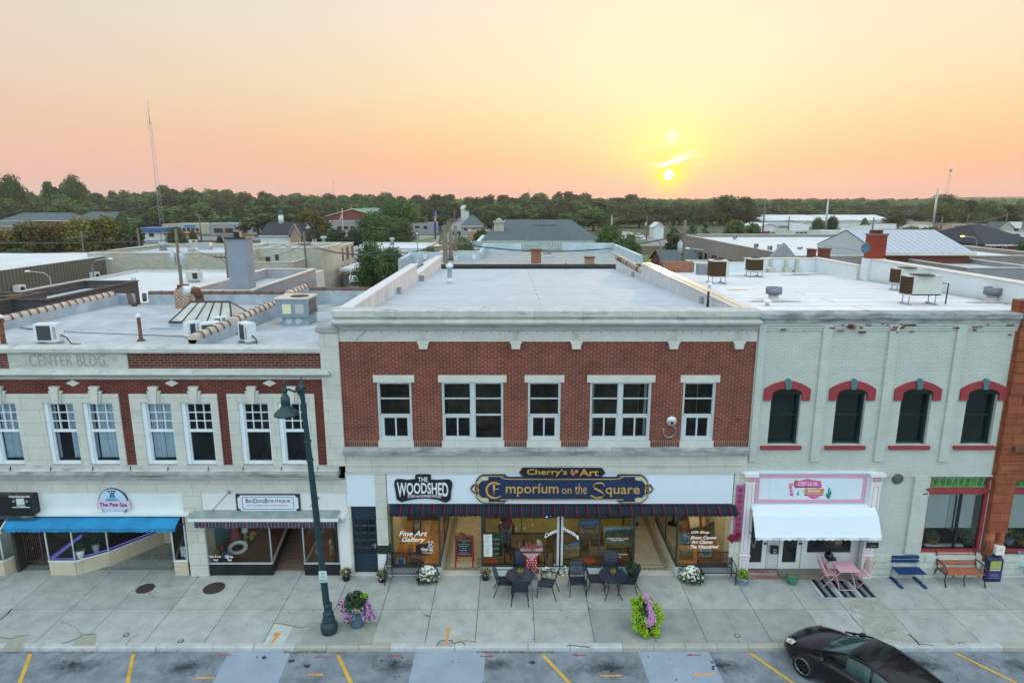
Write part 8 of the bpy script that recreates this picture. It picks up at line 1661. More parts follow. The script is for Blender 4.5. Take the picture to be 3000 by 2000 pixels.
# headlights, wipers, mirrors, wheels
for s in(-1,1):
 g=MB();g.idx([(s*.50,2.07,.545),(s*.66,1.98,.55),(s*.765,1.72,.665),(s*.66,1.68,.735),(s*.56,1.86,.675)],[(0,1,2,3,4)if s>0 else(4,3,2,1,0)]);g.xf(lambda x,y,z:(x*1.01,y+.012,z+.022))
 hl_=g.build('headlight',M('clear_headlight',(.55,.60,.62),.12,.2,10),car,abs_=False);g=MB();g.ball((s*.66,1.85,.66),.045,8);g.build('indicator',M('amber_lens',(.65,.20,.03),.3,.1),hl_,abs_=False)
 g=MB();g.ball((s*.93,.78,.93),.085,10,sq=.7);g.tube([(s*.82,.82,.9),(s*.93,.78,.92)],.03,6);g.build('mirror',m_paint,car,abs_=False)
 g=MB();g.tube([(s*.10,1.12,.905),(s*.56,.98,.975)],.01,4);g.build('wiper',m_black,car,abs_=False)
 for y in(1.32,-1.30):
  g=MB();g.lathe(0,0,[(.20,-.105),(.30,-.105),(.325,-.07),(.325,.07),(.30,.105),(.20,.105)],32,cap=False);g.xf(lambda a,b,z:(s*.765+z*s,y+a,.325+b));wh=g.build('tyre',m_tyre,car,abs_=False)
  g=MB();g.lathe(0,0,[(.20,.09),(.215,.115),(.225,.10)],28,cap=False);g.xf(lambda a,b,z:(s*.765+z*s,y+a,.325+b));g.build('rim_lip',m_rimb,wh,abs_=False)
  g=MB();g.lathe(0,0,[(.21,.05),(.19,.07),(.06,.08),(.05,.10),(.001,.105)],28,cap=False)
  g.xf(lambda a,b,z:(s*.765+z*s,y+a,.325+b))
  for k in range(10):a=2*pi*k/10;g.tube([(s*.86,y+.05*cos(a),.325+.05*sin(a)),(s*.868,y+.2*cos(a),.325+.2*sin(a))],.014,4)
  g.build('rim',m_rim,wh,abs_=False)
  g=MB();n=16;g.tube([(s*(.868 if y>0 else .865),y+.375*cos(pi*k/n),.33+.36*sin(pi*k/n))for k in range(n+1)],.014,5);g.build('wheel_arch',m_black,car,abs_=False)
g=MB();
for s in(-1,1):g.tube([(s*.869,.95,.28),(s*.875,.85,.84)],.004,4);g.tube([(s*.862,-.5,.28),(s*.865,-.45,.88)],.004,4);g.box(s*.868,s*.885,-.35,-.22,.72,.75)
g.build('door_seam',m_black,car,abs_=False)
g=MB();g.box(-.3,.3,2.14,2.19,.30,.36);g.tube([(-.55,2.1,.40),(0,2.19,.38),(.55,2.1,.40)],.012,4);g.build('front_grille',m_black,car,abs_=False)
# ================= the town behind
random.seed(33)
c_wall={'cream':(.44,.44,.37),'white':(.58,.64,.66),'brick':(.17,.055,.045),'dark':(.075,.075,.085),'stone':(.27,.25,.23),'grey':(.26,.27,.30),'blue':(.13,.24,.40),'tan':(.38,.26,.20),'lilac':(.33,.33,.37),'brown':(.16,.145,.12),'pinkish':(.50,.38,.32)}
def wm(k):return brick('far_'+k+'_wall',c_wall[k],tuple(c*.86 for c in c_wall[k]),tuple(c*.72 for c in c_wall[k]),bw=.45,bh=.2,ms=.02,var=.16,bump=0,stain=(tuple(c*.55 for c in c_wall[k]),.45,.58,.25,.5))if k in('cream','brick','dark','stone','tan','pinkish')else M('far_'+k+'_wall',c_wall[k],.85,.12,.6,streak=(tuple(c*.6 for c in c_wall[k]),.4,.6,.3,.5))
m_froof={'w':M('far_white_roof',(.56,.59,.63),.85,.09,.3,streak=((.45,.46,.48),.5,.6,.15,.15)),'g':M('far_grey_roof',(.42,.46,.52),.9,.14,.4,streak=((.28,.30,.33),.5,.58,.2,.2)),'s':M('grey_shingles',(.075,.105,.12),.9,.25,2.5),'k':M('black_shingles',(.025,.03,.045),.9,.25,1),'gr':M('green_metal_roof',(.08,.22,.16),.6,.1,1),'m':bands('standing_seam_roof',[(0,(.40,.45,.52)),(.55,(.22,.25,.31)),(.7,(.40,.45,.52))],.62,'X',.5)}
m_fw=M('far_dark_window',(.03,.035,.045),.2,.4,1);m_cap8=M('pale_wall_cap',(.56,.54,.50),.6,.1)
def blk(lab,pl,pr,pt,Y,dep,wall,roof='g',wins=(),par=.45,kind='flat',rh=2.,cat='building',name='background_building',x01=None,h=None,eav=.4,side=()):
 x0,z1=F(pl,pt,Y);x1=F(pr,pt,Y)[0]
 if x01:x0,x1=x01
 if h:z1=h
 r=thing(name,lab,cat,((x0+x1)/2,Y,0));w=wm(wall);y1=Y+dep
 if kind=='flat':
  g=MB();g.box(x0,x1,Y,y1,-.3,z1-par)
  for a,b,c,d in((x0,x1,Y,Y+.25),(x0,x1,y1-.25,y1),(x0,x0+.25,Y+.25,y1-.25),(x1-.25,x1,Y+.25,y1-.25)):g.box(a,b,c,d,z1-par,z1)
  g.build('wall',w,r);g=MB();g.box(x0+.25,x1-.25,Y+.25,y1-.25,z1-par,z1-par+.05);g.build('roof',m_froof[roof],r)
  g=MB();
  for a,b,c,d in((x0-.05,x1+.05,Y-.05,Y+.3),(x0-.05,x1+.05,y1-.3,y1+.05),(x0-.05,x0+.3,Y+.3,y1-.3),(x1-.3,x1+.05,Y+.3,y1-.3)):g.box(a,b,c,d,z1,z1+.07)
  g.build('wall_cap',M('black_wall_cap',(.05,.045,.045),.8,.2)if wall=='dark' else m_cap8,r)
 else:
  g=MB();g.box(x0,x1,Y,y1,-.3,z1);ym,xm,e=(Y+y1)/2,(x0+x1)/2,eav
  if kind=='gable_x':g.face([(x0,Y,z1),(x0,ym,z1+rh),(x0,y1,z1)][::-1]);g.face([(x1,Y,z1),(x1,y1,z1),(x1,ym,z1+rh)])
  if kind=='gable_y':g.prism([(x0,z1),(x1,z1),(xm,z1+rh)],Y,y1)
  g.build('wall',w,r);g=MB();t=z1+rh;k=e*rh/((y1-Y)/2 if kind!='gable_y' else(x1-x0)/2);zl=z1-k*.9+.05
  if kind=='gable_x':g.face([(x0-e,Y-e,zl),(x1+e,Y-e,zl),(x1+e,ym,t+.06),(x0-e,ym,t+.06)]);g.face([(x1+e,y1+e,zl),(x0-e,y1+e,zl),(x0-e,ym,t+.06),(x1+e,ym,t+.06)])
  elif kind=='gable_y':g.face([(x0-e,Y-e,zl),(xm,Y-e,t+.06),(xm,y1,t+.06),(x0-e,y1,zl)][::-1]);g.face([(x1+e,Y-e,zl),(xm,Y-e,t+.06),(xm,y1,t+.06),(x1+e,y1,zl)])
  else:
   i=min((y1-Y)/2,(x1-x0)/2,4.4)*.95;A=[(x0-e,Y-e,z1),(x1+e,Y-e,z1),(x1+e,y1+e,z1),(x0-e,y1+e,z1)];P1,P2=(x0+i,ym,t),(x1-i,ym,t)
   g.face([A[0],A[1],P2,P1]);g.face([A[1],A[2],P2]);g.face([A[2],A[3],P1,P2]);g.face([A[3],A[0],P1]);
  g.build('roof',m_froof[roof],r);g=MB();g.box(x0-e,x1+e,Y-e-.04,Y-e+.02,z1-.25,z1+.02)if kind!='gable_y' else g.tube([(x0-e,Y-e,zl),(xm,Y-e,t),(x1+e,Y-e,zl)],.12,4);g.build('eaves',m_cap8,r)
 for q in wins:
  a,zt=F(q[0],q[2],Y);b,zb_=F(q[1],q[3],Y);n=q[4]if len(q)>4 else 1;s=(b-a)/n
  for k in range(n):
   u,v=a+s*(k+.14 if n>1 else k),a+s*(k+.86 if n>1 else k+1);g=MB();g.box(u-.08,v+.08,Y-.05,Y+.02,zb_-.08,zt+.08);f=g.build('window',m_cap8 if wall!='cream' else wm('cream'),r);g=MB();g.box(u,v,Y-.07,Y-.051,zb_,zt);g.build('pane',m_fw,f)
 for(ya,yb,za_,zb_)in side:
  s=1 if(x0+x1)<0 else-1;X=x1 if s>0 else x0;g=MB();g.box(X-.02,X+s*.05,ya,yb,za_,zb_);g.build('window',m_fw,r)
 return r,x0,x1,z1
def bchim(lab,pl,pr,pb,pt,Y,mat):
 x0,zt=F(pl,pt,Y);x1,zb_=F(pr,pb,Y);r=thing('brick_chimney',lab,'chimney',((x0+x1)/2,Y,zb_));g=MB();g.box(x0,x1,Y,Y+1,zb_-.5,zt-.08);g.build('stack',mat,r);g=MB();g.box(x0-.06,x1+.06,Y-.06,Y+1.06,zt-.08,zt);g.build('cap',m_rust,r)
# near neighbours
blk('dark brick building with stepped wall behind the older roof on the left',0,422,823,12.6,8,'dark','w',x01=(-26.8,-23.4),h=7.5)
blk('very dark brick building part below the stepped wall at the far left',0,0,0,10,5,'dark','g',x01=(-46,-25.2),h=7.55);bchim('dark square chimney at the far left behind the tiled wall',17,44,930,868,13,wm('dark'));bchim('small bright orange chimney behind the tiled wall on the left',86,116,920,893,12.8,brick('orange_chimney',(.42,.12,.04),(.36,.10,.04),(.3,.12,.06)))
blk('low lilac walled building with pale roof at the foot of the tall grey chimney',0,0,0,22,14,'lilac','g',x01=(-21.3,-16.9),h=6.7,par=.8)
blk('white flat roofed building with one air unit behind the lilac one',0,0,0,31,25,'white','w',x01=(-44,-22),h=4.5,par=.25)
for k,(a,b,c)in enumerate(((-42,66,.5),(-38.5,70,.5),(-49,72,1.1),(-44,74,.8),(-30,68,.7),(-31,88,.9),(-22,80,.6),(-19,84,.7),(-33,48,.6),(-27,52,.5),(-35,40,.4),(-60,50,.7),(-66,44,.7))):
 zz=5.6 if b>60 else 4.3 if a>-40 else 5.7;g=MB();(g.lathe(a,b,[(c*.5,zz),(c*.35,zz+.7),(c*.6,zz+.9),(c*.5,zz+1.2)],10)if k%3 else g.box(a-c,a+c,b-c*.6,b+c*.6,zz,zz+c*1.3));tag(g.build('roof_vent',m_galv),'grey vent on the pale roofs left of the middle building','vent','vents on the pale roofs')
r,x0,x1,z1=blk('large cream block with pale blue roof behind the white flat roof',0,0,0,60,18,'cream','g',x01=(-52,-33.5),h=6.2,par=.6)
blk('narrow cream wing with lower stepped roof right of the cream block',0,0,0,61,12,'cream','g',x01=(-33.4,-27.2),h=5.0,wins=((660,672,752,796),(676,688,750,793)))
blk('cream two storey back wing with a dark doorway behind the grey chimney',0,0,0,66,10,'cream','g',x01=(-36,-25),h=6.4,wins=((806,818,745,762),(778,794,752,785)))
r,x0,x1,z1=blk('cream brick corner building with arched windows and a white escape ladder',795,972,727,74,13,'cream','g',par=.6,wins=((928,952,742,770,2),),side=[(75.5+k*3.3,76.9+k*3.3,z,z+2.0)for k in range(4)for z in(.7,3.5)])
g=MB();a,z=F(918,735,73.4);[g.box(a-.5*0+k*.45,a+.05+k*.45,73.3,73.4,0,7.2)for k in(0,1)];[g.box(a,a+.45,73.3,73.36,.3+k*.35,.35+k*.35)for k in range(20)];g.box(a-.2,a+3.2,73,74,2.9,3.0);[g.box(a+k*.3,a+.04+k*.3,73,73.04,3,4)for k in range(11)];g.box(a-.2,a+3.2,73,73.04,3.95,4.02)
tag(g.build('escape_ladder',M('white_steel',(.6,.64,.66),.5,.05)),'white caged escape ladder and landing on the cream corner building','ladder')
# left metal hall
r,x0,x1,z1=blk('long metal hall with white roof and brown siding over a cream wall',0,0,0,28,38,'cream','w',x01=(-92,-50),h=5.75,par=.05)
g=MB();g.box(-50.05,-49.9,28,66,3.7,5.8);g.build('brown_siding',bands('brown_ribbed_siding',[(0,(.15,.135,.11)),(.7,(.09,.08,.07))],.5,'Y'),r)
for k,(px_,py_)in enumerate(((25,833),(174,810),(290,791))):
 y=(36,45,57)[k];g=MB();g.box(-49.8,-49.2,y-.5,y+.5,3.3,4.2);g.tube([(-49.2,y,3.75),(-49.15,y,3.75)],.3,12,1);tag(g.build('wall_fan_unit',[m_white,m_fan]),('nearest','middle','farthest')[k]+' white fan unit on the wall of the metal hall','air unit','fan units on the metal hall')
# tall grey chimney
r=thing('tall_chimney','tall smooth blue grey square chimney with a black cap','chimney',(-17.7,23,5));g=MB();g.box(-18.55,-17.3,22.6,23.8,4,10.05);g.build('stack',M('blue_grey_stucco',(.26,.31,.39),.9,.08,1.5),r);g=MB();g.box(-18.62,-17.22,22.5,23.9,10.05,10.13);g.box(-18.15,-17.75,22.9,23.3,10.13,10.45);g.build('cap',m_black,r)
# building directly behind the middle one
r,x0,x1,z1=blk('low grey roofed building with pale parapets directly behind the middle roof',0,0,0,31,14,'cream','g',x01=(-7.0,9.9),h=7.55,par=.12)
g=MB();g.box(-7.1,10,30.7,31,7.40,7.62);g.box(-7,9.9,30.85,30.98,6.9,7.4);g.build('dark_eave',M('dark_gutter',(.05,.06,.06),.7,.3),r);g=MB();g.box(-6.8,9.7,31.3,44.7,7.49,7.52);g.build('gravel_roof',M('gravel_roof',(.30,.33,.34),.95,.2,1.5,streak=((.42,.44,.44),.5,.6,.3,.3)),r)
g=MB();g.box(-8.9,-8.6,31,37,6,8.0);g.box(-8.9,-2.8,36,36.3,6,8.15);g.box(-2.9,-2.6,36.3,44,6,8.15);g.box(-2.9,.9,44,44.3,6,8.35);g.box(5.0,10,44.4,44.7,6,8.4);g.box(9.9,10.2,31,44.5,6,8.3);g.build('pale_parapet',M('blue_white_parapet',(.42,.52,.58),.8,.2,.7),r)
g=MB();[g.box(-8.3+k*.7,-8.0+k*.7,35.96,36,7.1+.45*(k%2),7.5+.45*(k%2))for k in range(8)];g.build('white_tile',m_white,r)
bchim('square red brick chimney on the roof behind the middle building',1557,1585,781,731,31.5,brick('orange_brick',(.28,.09,.05),(.20,.06,.04),(.3,.2,.15)));bchim('squat tan patterned brick chimney right of the red one',1717,1741,783,753,31,wm('tan'))
bchim('small brick chimney on the gabled metal roofed building',2412,2432,755,728,41,wm('brick'));bchim('thin brick chimney left of its neighbour near the stone gable',2379,2390,755,730,40,wm('brick'))
def unit(lab,pl,pr,pb,pt,Y,col='beige'):
 x0,zt=F(pl,pt,Y);x1,zb_=F(pr,pb,Y);r=thing('roof_unit',lab,'air unit',((x0+x1)/2,Y,zb_));g=MB();g.box(x0,x1,Y,Y+(x1-x0)*.8,zb_+.1,zt);g.build('cabinet',m_beige if col=='beige' else m_ah,r);g=MB();g.box(x0+(x1-x0)*.55,x1-.08,Y-.04,Y,zb_+.25,zt-.1);g.build('grille',m_fan,r);g=MB();g.box(x0+.1,x1-.1,Y+.1,Y+.5,zb_-.1,zb_+.1);g.build('curb',m_galv,r)
unit('white air unit on the low roof left of the red chimney',1497,1515,751,737,45);unit('blue grey unit right of the red chimney',1596,1624,770,753,38,'b');unit('grey unit behind its neighbour right of the red chimney',1591,1615,755,740,42,'b');unit('beige air unit on the white flat roof left of the utility pole',543,582,824,797,46)
unit('beige unit with dark fan on the cream wing roof',810,828,727,711,78);unit('pale box unit on the far left roof behind the pole',552,573,714,703,92)
# town library with hipped slate roof
r,x0,x1,z1=blk('grand pale stone building with wide grey hipped roof and balustrade',1395,1775,707,80,26,'white','s',kind='hip',rh=2.9,eav=-.6)
g=MB();g.box(x0-1,x1,78.6,79.2,z1-.9,z1+.1);g.box(x0-1.2,x1,78.2,79.3,z1-1.2,z1-.9);g.box(x0-1,x1,78.9,79.6,z1-2.5,z1-1.2);g.build('cornice',M('teal_grey_stone',(.34,.42,.43),.85,.15,1.2,streak=((.15,.2,.2),.6,.55,.8,3)),r)
g=MB();[g.box(x0-.5+k*.42,x0-.3+k*.42,78.55,78.6,z1-.55,z1-.1)for k in range(46)if k%12>3];g.build('balusters',m_cap8,r);g=MB();[g.box(x0-.9+k*.5,x0-.62+k*.5,78.7,78.9,z1-1.7,z1-1.25)for k in range(40)];g.build('modillions',m_dark,r)
x2=F(1520,700,79)[0];x3=F(1680,700,79)[0];g=MB();g.face([(x2,80,z1+.05),(x3,80,z1+.05),(x3-2.2,85,z1+2.2),(x2+2.2,85,z1+2.2)]);g.box(x2+2.2,x3-2.2,84.9,85.2,z1+2.1,z1+2.3);g.build('roof_bay',m_froof['s'],r)
a=F(1462,700,86)[0];g=MB();g.box(a-.8,a+.8,86,87.6,z1-.5,z1+2.6);g.box(a-.95,a+.95,85.8,87.8,z1+2.6,z1+2.85);g.lathe(a,86.8,[(.5,z1+2.85),(.5,z1+3.1),(.1,z1+3.3)],10);g.build('stone_tower',wm('cream'),r)
# long stone hall on the right and the buildings round it
r,x0,x1,z1=blk('long rough stone hall with white roof and a row of tall windows',0,0,0,46,44,'stone','w',x01=(28.4,56),h=7.0,par=.5,side=[(47.2+k*1.35,47.9+k*1.35,2.6,5.2)for k in range(6)]+[(57+k*3.4,59.2+k*3.4,3,5)for k in range(8)])
a,z=F(2299,712,45.5);g=MB();g.prism([(a-1.5,z1-2),(a+1.5,z1-2),(a+1.5,z1-.3),(a,z),(a-1.5,z1-.3)],45.4,46);g.build('stone_gable',wm('grey'),r);g=MB();g.face([(a+.42*cos(k*pi/8),45.35,z-1.7+.42*sin(k*pi/8))for k in range(16)]);g.build('round_window',M('amber_pane',(.30,.26,.10),.4,.2),r)
for k,(pl,pr,pb,pt)in enumerate(((2212,2222,728,714),(2252,2262,738,720),(2280,2290,727,716),(2340,2352,730,724),(2150,2160,700,688))):unit(('small','dark','round','flat','far')[k]+' vent box on the white roof of the stone hall',pl,pr,pb,pt,52+k*3,'b')
r,x0,x1,z1=blk('red brick building with grey standing seam gable roof behind the white parapet',0,0,0,44.6,13,'brick','m',x01=(36.5,45.2),h=7.45,kind='gable_x',rh=1.9)
g=MB();g.face([(36.1,44.5,7.4),(36.1,57.6,7.4),(36.1,51.1,9.3)][::-1]);g.box(36.15,36.5,44.6,57.6,4,7.4);g.build('pale_gable',M('pale_grey_stucco',(.38,.42,.45),.85,.08),r)
blk('low brick wall building with dark roof beside the stone gable',0,0,0,38,9,'brick','g',x01=(25.5,34.8),h=6.0)
blk('white porch building with arch left of the stone hall',0,0,0,62,10,'white','g',x01=(24.4,27.4),h=4.3);blk('small red brick house left of the stone hall',0,0,0,74,9,'brick','s',x01=(22,27),h=3.6,kind='gable_x',rh=1.6)
# post cars and carport
r,x0,x1,z1=blk('pale flat carport roof over a cream wall beyond the grey parapet',1008,1215,790,74,9,'cream','g',h=2.1,par=.1);g=MB();g.box(x0,x1,71.5,84,2.8,3.15);g.build('canopy_roof',m_froof['w'],r)
for k in(0,1,2):g=MB();g.tube([(x0+1.5+k*3.6,71.7,0),(x0+1.5+k*3.6,71.7,2.8)],.08,6);g.build('post',m_cap8,r)
m_glz=M('car_glass',(.04,.08,.10),.1,.3)
def car_proto(name,cat,col,van=False):
 r=thing(name,'x',cat,(0,0,0));h=2.1 if van else 1.0;L_=2.3;g=MB()
 g.slab([(-.9,-L_+.15),(-.75,-L_),(.75,-L_),(.9,-L_+.15),(.9,L_-.1),(-.9,L_-.1)],.3,h if van else .95)
 if not van:pass
 g.build('body',col,r);
 g=MB();b,t=(1.3,1.85)if van else(.95,1.42);y0=-L_+(.05 if van else 1.1)
 g.idx([(-.86,y0,b),(.86,y0,b),(.86,L_-.5,b),(-.86,L_-.5,b),(-.7,y0+(.0 if van else .5),t),(.7,y0+(.0 if van else .5),t),(.7,L_-.9,t),(-.7,L_-.9,t)],[(0,1,5,4),(1,2,6,5),(2,3,7,6),(3,0,4,7),(4,5,6,7)])
 if van:g.xf(lambda x,y,z:(x*1.06,y-.12,z))
 g.build('windows',m_glz,r);g=MB()
 g.box(-.7,.7,y0+.5,L_-.9,t,t+.04)if not van else g.box(-.92,.92,-L_,L_,2.1,2.2);g.build('roof',col,r)
 for a in(-1,1):
  for y in(-1.4,1.4):g=MB();g.tube([(a*.7,y,.33),(a*.93,y,.33)],.33,12);g.build('wheel',m_tyre,r)
 return r
cols={'white':M('white_car',(.60,.64,.68),.3,.03),'dark':M('dark_car',(.02,.025,.03),.25,.1),'grey':M('grey_car',(.20,.22,.25),.3,.1),'red':M('red_car',(.25,.03,.03),.3,.1)}
pr_={}
def vehicle(px_,py_,col,lab,van=False,rz_=0.,grp='vehicles parked behind the square'):
 x,y=G(px_,py_,0);k=(col,van)
 if k not in pr_:o=pr_[k]=car_proto('mail_van' if van else 'background_car','van' if van else 'car',cols[col],van);o.location=(x,y,0);o.rotation_euler.z=rz_;o['label']=lab;o['group']=grp
 else:dup(pr_[k],(x,y,0),rz_,lab,grp)
vehicle(1045,858,'white','boxy white mail van parked facing out below the carport',True,.25);vehicle(1092,862,'white','white sedan beside the mail van below the carport',False,.3)
for px_,py_,col,lab,rz_ in((283,744,'grey','grey car left of the white vans by the far hedge',1.4),(310,740,'white','white car at the left of the far parking row',1.4),(332,739,'dark','dark car between the white ones in the far parking row',1.4),(410,742,'white','white pickup truck right of the parked white van',1.5),(1295,661,'dark','dark car at the foot of the street trees',.3),(1340,688,'dark','dark car parked beside the blue gabled house',1.2),(1335,650,'red','far car coming down the street',.1),(1872,696,'white','white pickup on the side street',.2),(2270,676,'grey','grey car in the far right lot',1.2),(2400,668,'dark','dark car by the long warehouse',1.3)):vehicle(px_,py_,col,lab,False,rz_)
vehicle(362,742,'white','white panel van in the middle of the far parking row',True,1.4);vehicle(2650,672,'white','white box truck in the far right yard',True,1.5);vehicle(2440,682,'white','white delivery van in the far right yard',True,1.5)
for k in range(44):
 if k<22:px_,py_,rr=2245+k*33+R(-6,6),R(676,694),R(1.2,1.7)
 elif k<32:px_,py_,rr=2790+(k-22)*24,R(742,760),R(.2,.6)
 else:px_,py_,rr=-10+(k-32)*20,R(728,740),R(1.3,1.6)
 vehicle(px_,py_,random.choice(('white','white','dark','grey','grey','red')),'small distant parked car in '+('the yards beyond the white brick building' if k<22 else 'the lot at the far right' if k<32 else 'the lot behind the reddish street trees'),k%9==4,rr,'cars parked in the distance')
for k,(px_,py_,w_)in enumerate(((2348,684,9),(2500,690,12),(2590,684,9),(2700,688,8),(2950,676,12))):
 x,y=G(px_,py_,0);g=MB();g.box(x-w_/2,x+w_/2,y,y+2.6,1.0,3.7,0);g.box(x-w_/2+.5,x-w_/2+2,y+.3,y+2.3,0,1,1);g.box(x+w_/2-2,x+w_/2-.6,y+.3,y+2.3,0,1,1);tag(g.build('semi_trailer',[m_white,m_tyre]),('white trailer at the left end of the far yards','long white trailer in the middle of the far yards','white trailer before the warehouse end','short white trailer right of the warehouse','white trailer at the far right yard')[k],'trailer','trailers in the far yards')
# trailer, sign
x,y=G(400,785,0);g=MB();g.box(x-3.2,x+3.2,y,y+2.2,.6,3.2,0);g.box(x-3.3,x+3.3,y-.1,y+2.3,3.2,3.3,1);g.box(x-3.3,x-3.1,y-.1,y+2.3,.4,3.2,1);g.tube([(x+1.5,y-.05,.4),(x+1.5,y+.2,.4)],.4,10,0);tag(g.build('black_trailer',[M('trailer_black',(.02,.025,.04),.4,.2),m_white]),'black enclosed trailer with white trim below the white sign','trailer')
x,z=F(433,765,84);r=thing('pole_sign','white sign with blue and red letter emblem above a lit message board','sign',(x,84,0));x0,z1=F(418,720,84);x1,z0=F(448,757,84);g=MB();g.box(x0,x1,84,84.4,z0,z1);g.build('board',m_white,r);g=MB();w=x1-x0;h=z1-z0
g.prism([(x0+w*.30,z0+h*.80),(x0+w*.46,z0+h*.80),(x0+w*.56,z0+h*.60),(x0+w*.66,z0+h*.64),(x0+w*.48,z0+h*.30),(x0+w*.32,z0+h*.30),(x0+w*.44,z0+h*.54)],83.9,84,0);g.prism([(x0+w*.56,z0+h*.80),(x0+w*.74,z0+h*.80),(x0+w*.64,z0+h*.62)],83.88,84,1);g.box(x0+w*.2,x0+w*.8,83.9,84,z0+h*.12,z0+h*.16,0);g.build('emblem',[M('deep_blue_ink',(.02,.03,.25),.5,.1),M('red_ink',(.4,.03,.05),.5,.1)],r)
g=MB();g.box(x0-.1,x1+.3,83.95,84.3,z0-2.1,z0-1.0);g.build('message_board',M('lit_message_board',(.7,.65,.55),.5,.2,emit=(1,.88,.7,1.1)),r);g=MB();g.box(x-.25,x+.25,84.4,84.7,0,z1-.5);g.build('post',m_black,r)
# farther buildings: label, pl, pr, pt, Y, depth, wall, roof, wins, kind, roof height
for a in(('brick gymnasium front with low pitched parapet and green roof',955,1112,634,214,40,'brick','gr',(),'gable_y',2.6),('grey stone entrance wing below the brick gymnasium',955,1060,648,205,8,'grey','g',((985,1062,662,672,4),),'flat',0),('brick classroom wing with white sash windows under the dark tree',1062,1185,687,176,10,'brick','g',((1070,1100,690,701,2),),'flat',0),('white gabled restaurant with black roof',762,878,690,150,14,'white','k',(),'gable_x',3.0),('small brick fronted gable right of the black roof',850,880,686,149,14,'tan','k',(),'gable_y',2.6),('grey square shopfront with a dark strip window',613,698,656,232,16,'grey','w',((626,684,668,683),),'flat',0),('long white shop building right of the grey shopfront',698,795,658,236,16,'cream','w',((712,725,668,682),(740,752,670,680),(765,780,670,680)),'flat',0),('low white shop with a blue sign panel',476,612,657,240,16,'cream','w',((520,585,668,678,5),),'flat',0),('small service station with bright blue fascia',400,480,674,190,10,'white','w',((436,452,683,694),),'flat',0),('long brick institution with grey hipped roofs on the left',0,205,646,250,16,'brick','s',((5,200,649,656,9),),'hip',3.0),('right wing of the brick institution with dormers',212,350,642,265,14,'brick','s',((220,345,646,655,6),),'hip',3.0),('tan gabled annex before the brick institution',-40,70,662,215,9,'tan','s',(),'gable_x',1.6),('blue two storey house with brown roof among the trees',607,644,640,300,12,'blue','s',((611,640,641,647,3),),'gable_y',3.2),('white house with a red roof on the wooded rise',1350,1372,612,420,10,'white','g',(),'gable_x',2.4),('white two storey house deep in the trees on the left',147,180,603,380,12,'white','g',((150,178,605,609,4),),'gable_x',2.5),('blue grey gabled house beside the street',1350,1412,662,226,14,'grey','s',((1358,1370,668,676),(1382,1395,668,676)),'hip',4.0),('tan gabled house behind the arched hall',1243,1292,635,275,12,'grey','s',((1250,1262,638,645),),'gable_y',2.6),('pale workshop with arched roof and dark doors',1198,1272,654,236,14,'grey','g',((1215,1230,661,669),(1240,1252,661,672)),'flat',0),('brick shop with white roof behind the bushes',1252,1306,722,118,16,'tan','w',(),'flat',0),('wide white flat roof behind the central tree',1020,1250,728,128,22,'white','w',(),'flat',0),('low brown roofed shop right of the blue gabled house',1370,1450,678,190,12,'tan','g',(),'flat',0),('white office with dark roof beside the flag',1815,1856,683,150,8,'white','k',((1836,1843,688,697),(1850,1855,688,697)),'flat',0),('white gabled shed beyond the side street',1918,1945,664,205,8,'white','w',(),'gable_y',1.4),('long cream warehouse with low pinkish roof on the right',2232,2620,646,330,40,'white','w',((2355,2430,653,657),),'gable_x',2.5),('small grey roofed shed before the warehouse',2226,2280,664,240,20,'white','w',(),'gable_y',1.2),('white low depot in the far right yard',2320,2475,676,205,14,'white','w',((2330,2400,680,684,6),),'flat',0),('pale green roofed depot behind the metal gable roof',2410,2640,678,185,10,'white','w',(),'flat',0),('cream flat shop behind the yellow green bushes',2672,2738,652,290,14,'cream','g',(),'flat',0),('long pink banded canopy on the far right',2790,2908,658,280,10,'pinkish','g',(),'flat',0),('dark roofed brick church hall at the right edge',2888,3060,716,98,22,'brick','k',((2904,2912,722,737),(2938,2946,724,741)),'hip',3.2),('pale green gabled house at the far right',2930,2972,668,250,10,'cream','s',(),'gable_y',2.4),('long white building behind the cone shrubs',2785,2895,706,118,12,'white','w',((2845,2858,711,717),),'flat',0),('small grey roofed house below the street light',2815,2890,752,74,6,'grey','s',(),'gable_x',1.4),('white low store with dark windows at the right',2890,3010,682,190,10,'white','g',((2920,2990,685,690,3),),'flat',0),('flat grey roof beyond the white parapet on the far right',2835,3060,786,36,16,'grey','g',(),'flat',0),('dark navy roofed shop behind the brick chimney',2515,2600,694,150,8,'white','k',(),'gable_x',1.6),('low dark roofed house right of the navy one',2605,2700,692,150,8,'grey','s',(),'gable_x',1.6),('white house far behind the library tower',1556,1566,622,400,8,'white','g',(),'gable_y',2.)):
 blk(*a[:8],wins=a[8],kind=a[9],rh=a[10])
x,z=F(809,662,153);r=thing('roof_cupola','small white cupola with pointed cap on the black roof','cupola',(x,157,7));g=MB();g.lathe(x,157,[(.7,6.5),(.7,9)],8);g.build('base',m_white,r);g=MB();g.lathe(x,157,[(.9,9),(.1,10.2)],8);g.build('cap',m_froof['s'],r)
g=MB();x0,z1=F(540,659,239.8);x1,z0=F(572,665,239.8);g.box(x0,x1,239.6,239.9,z0,z1);tag(g.build('blue_sign_panel',M('sky_blue_panel',(.03,.22,.5),.5,.1)),'bright blue sign panel on the far white shop','sign')
g=MB();x0,z1=F(394,668,189.5);x1,z0=F(482,679,189.5);g.box(x0,x1,189,200,z0,z1);tag(g.build('blue_fascia',M('deep_blue_fascia',(.02,.10,.30),.5,.1)),'deep blue fascia band of the service station','fascia')
g=MB();x0,z1=F(478,683,185);x1,z0=F(560,688,185);g.box(x0,x1,185,192,z0,z1);tag(g.build('red_canopy',M('red_canopy_paint',(.30,.03,.03),.5,.1)),'low red canopy right of the service station','canopy')
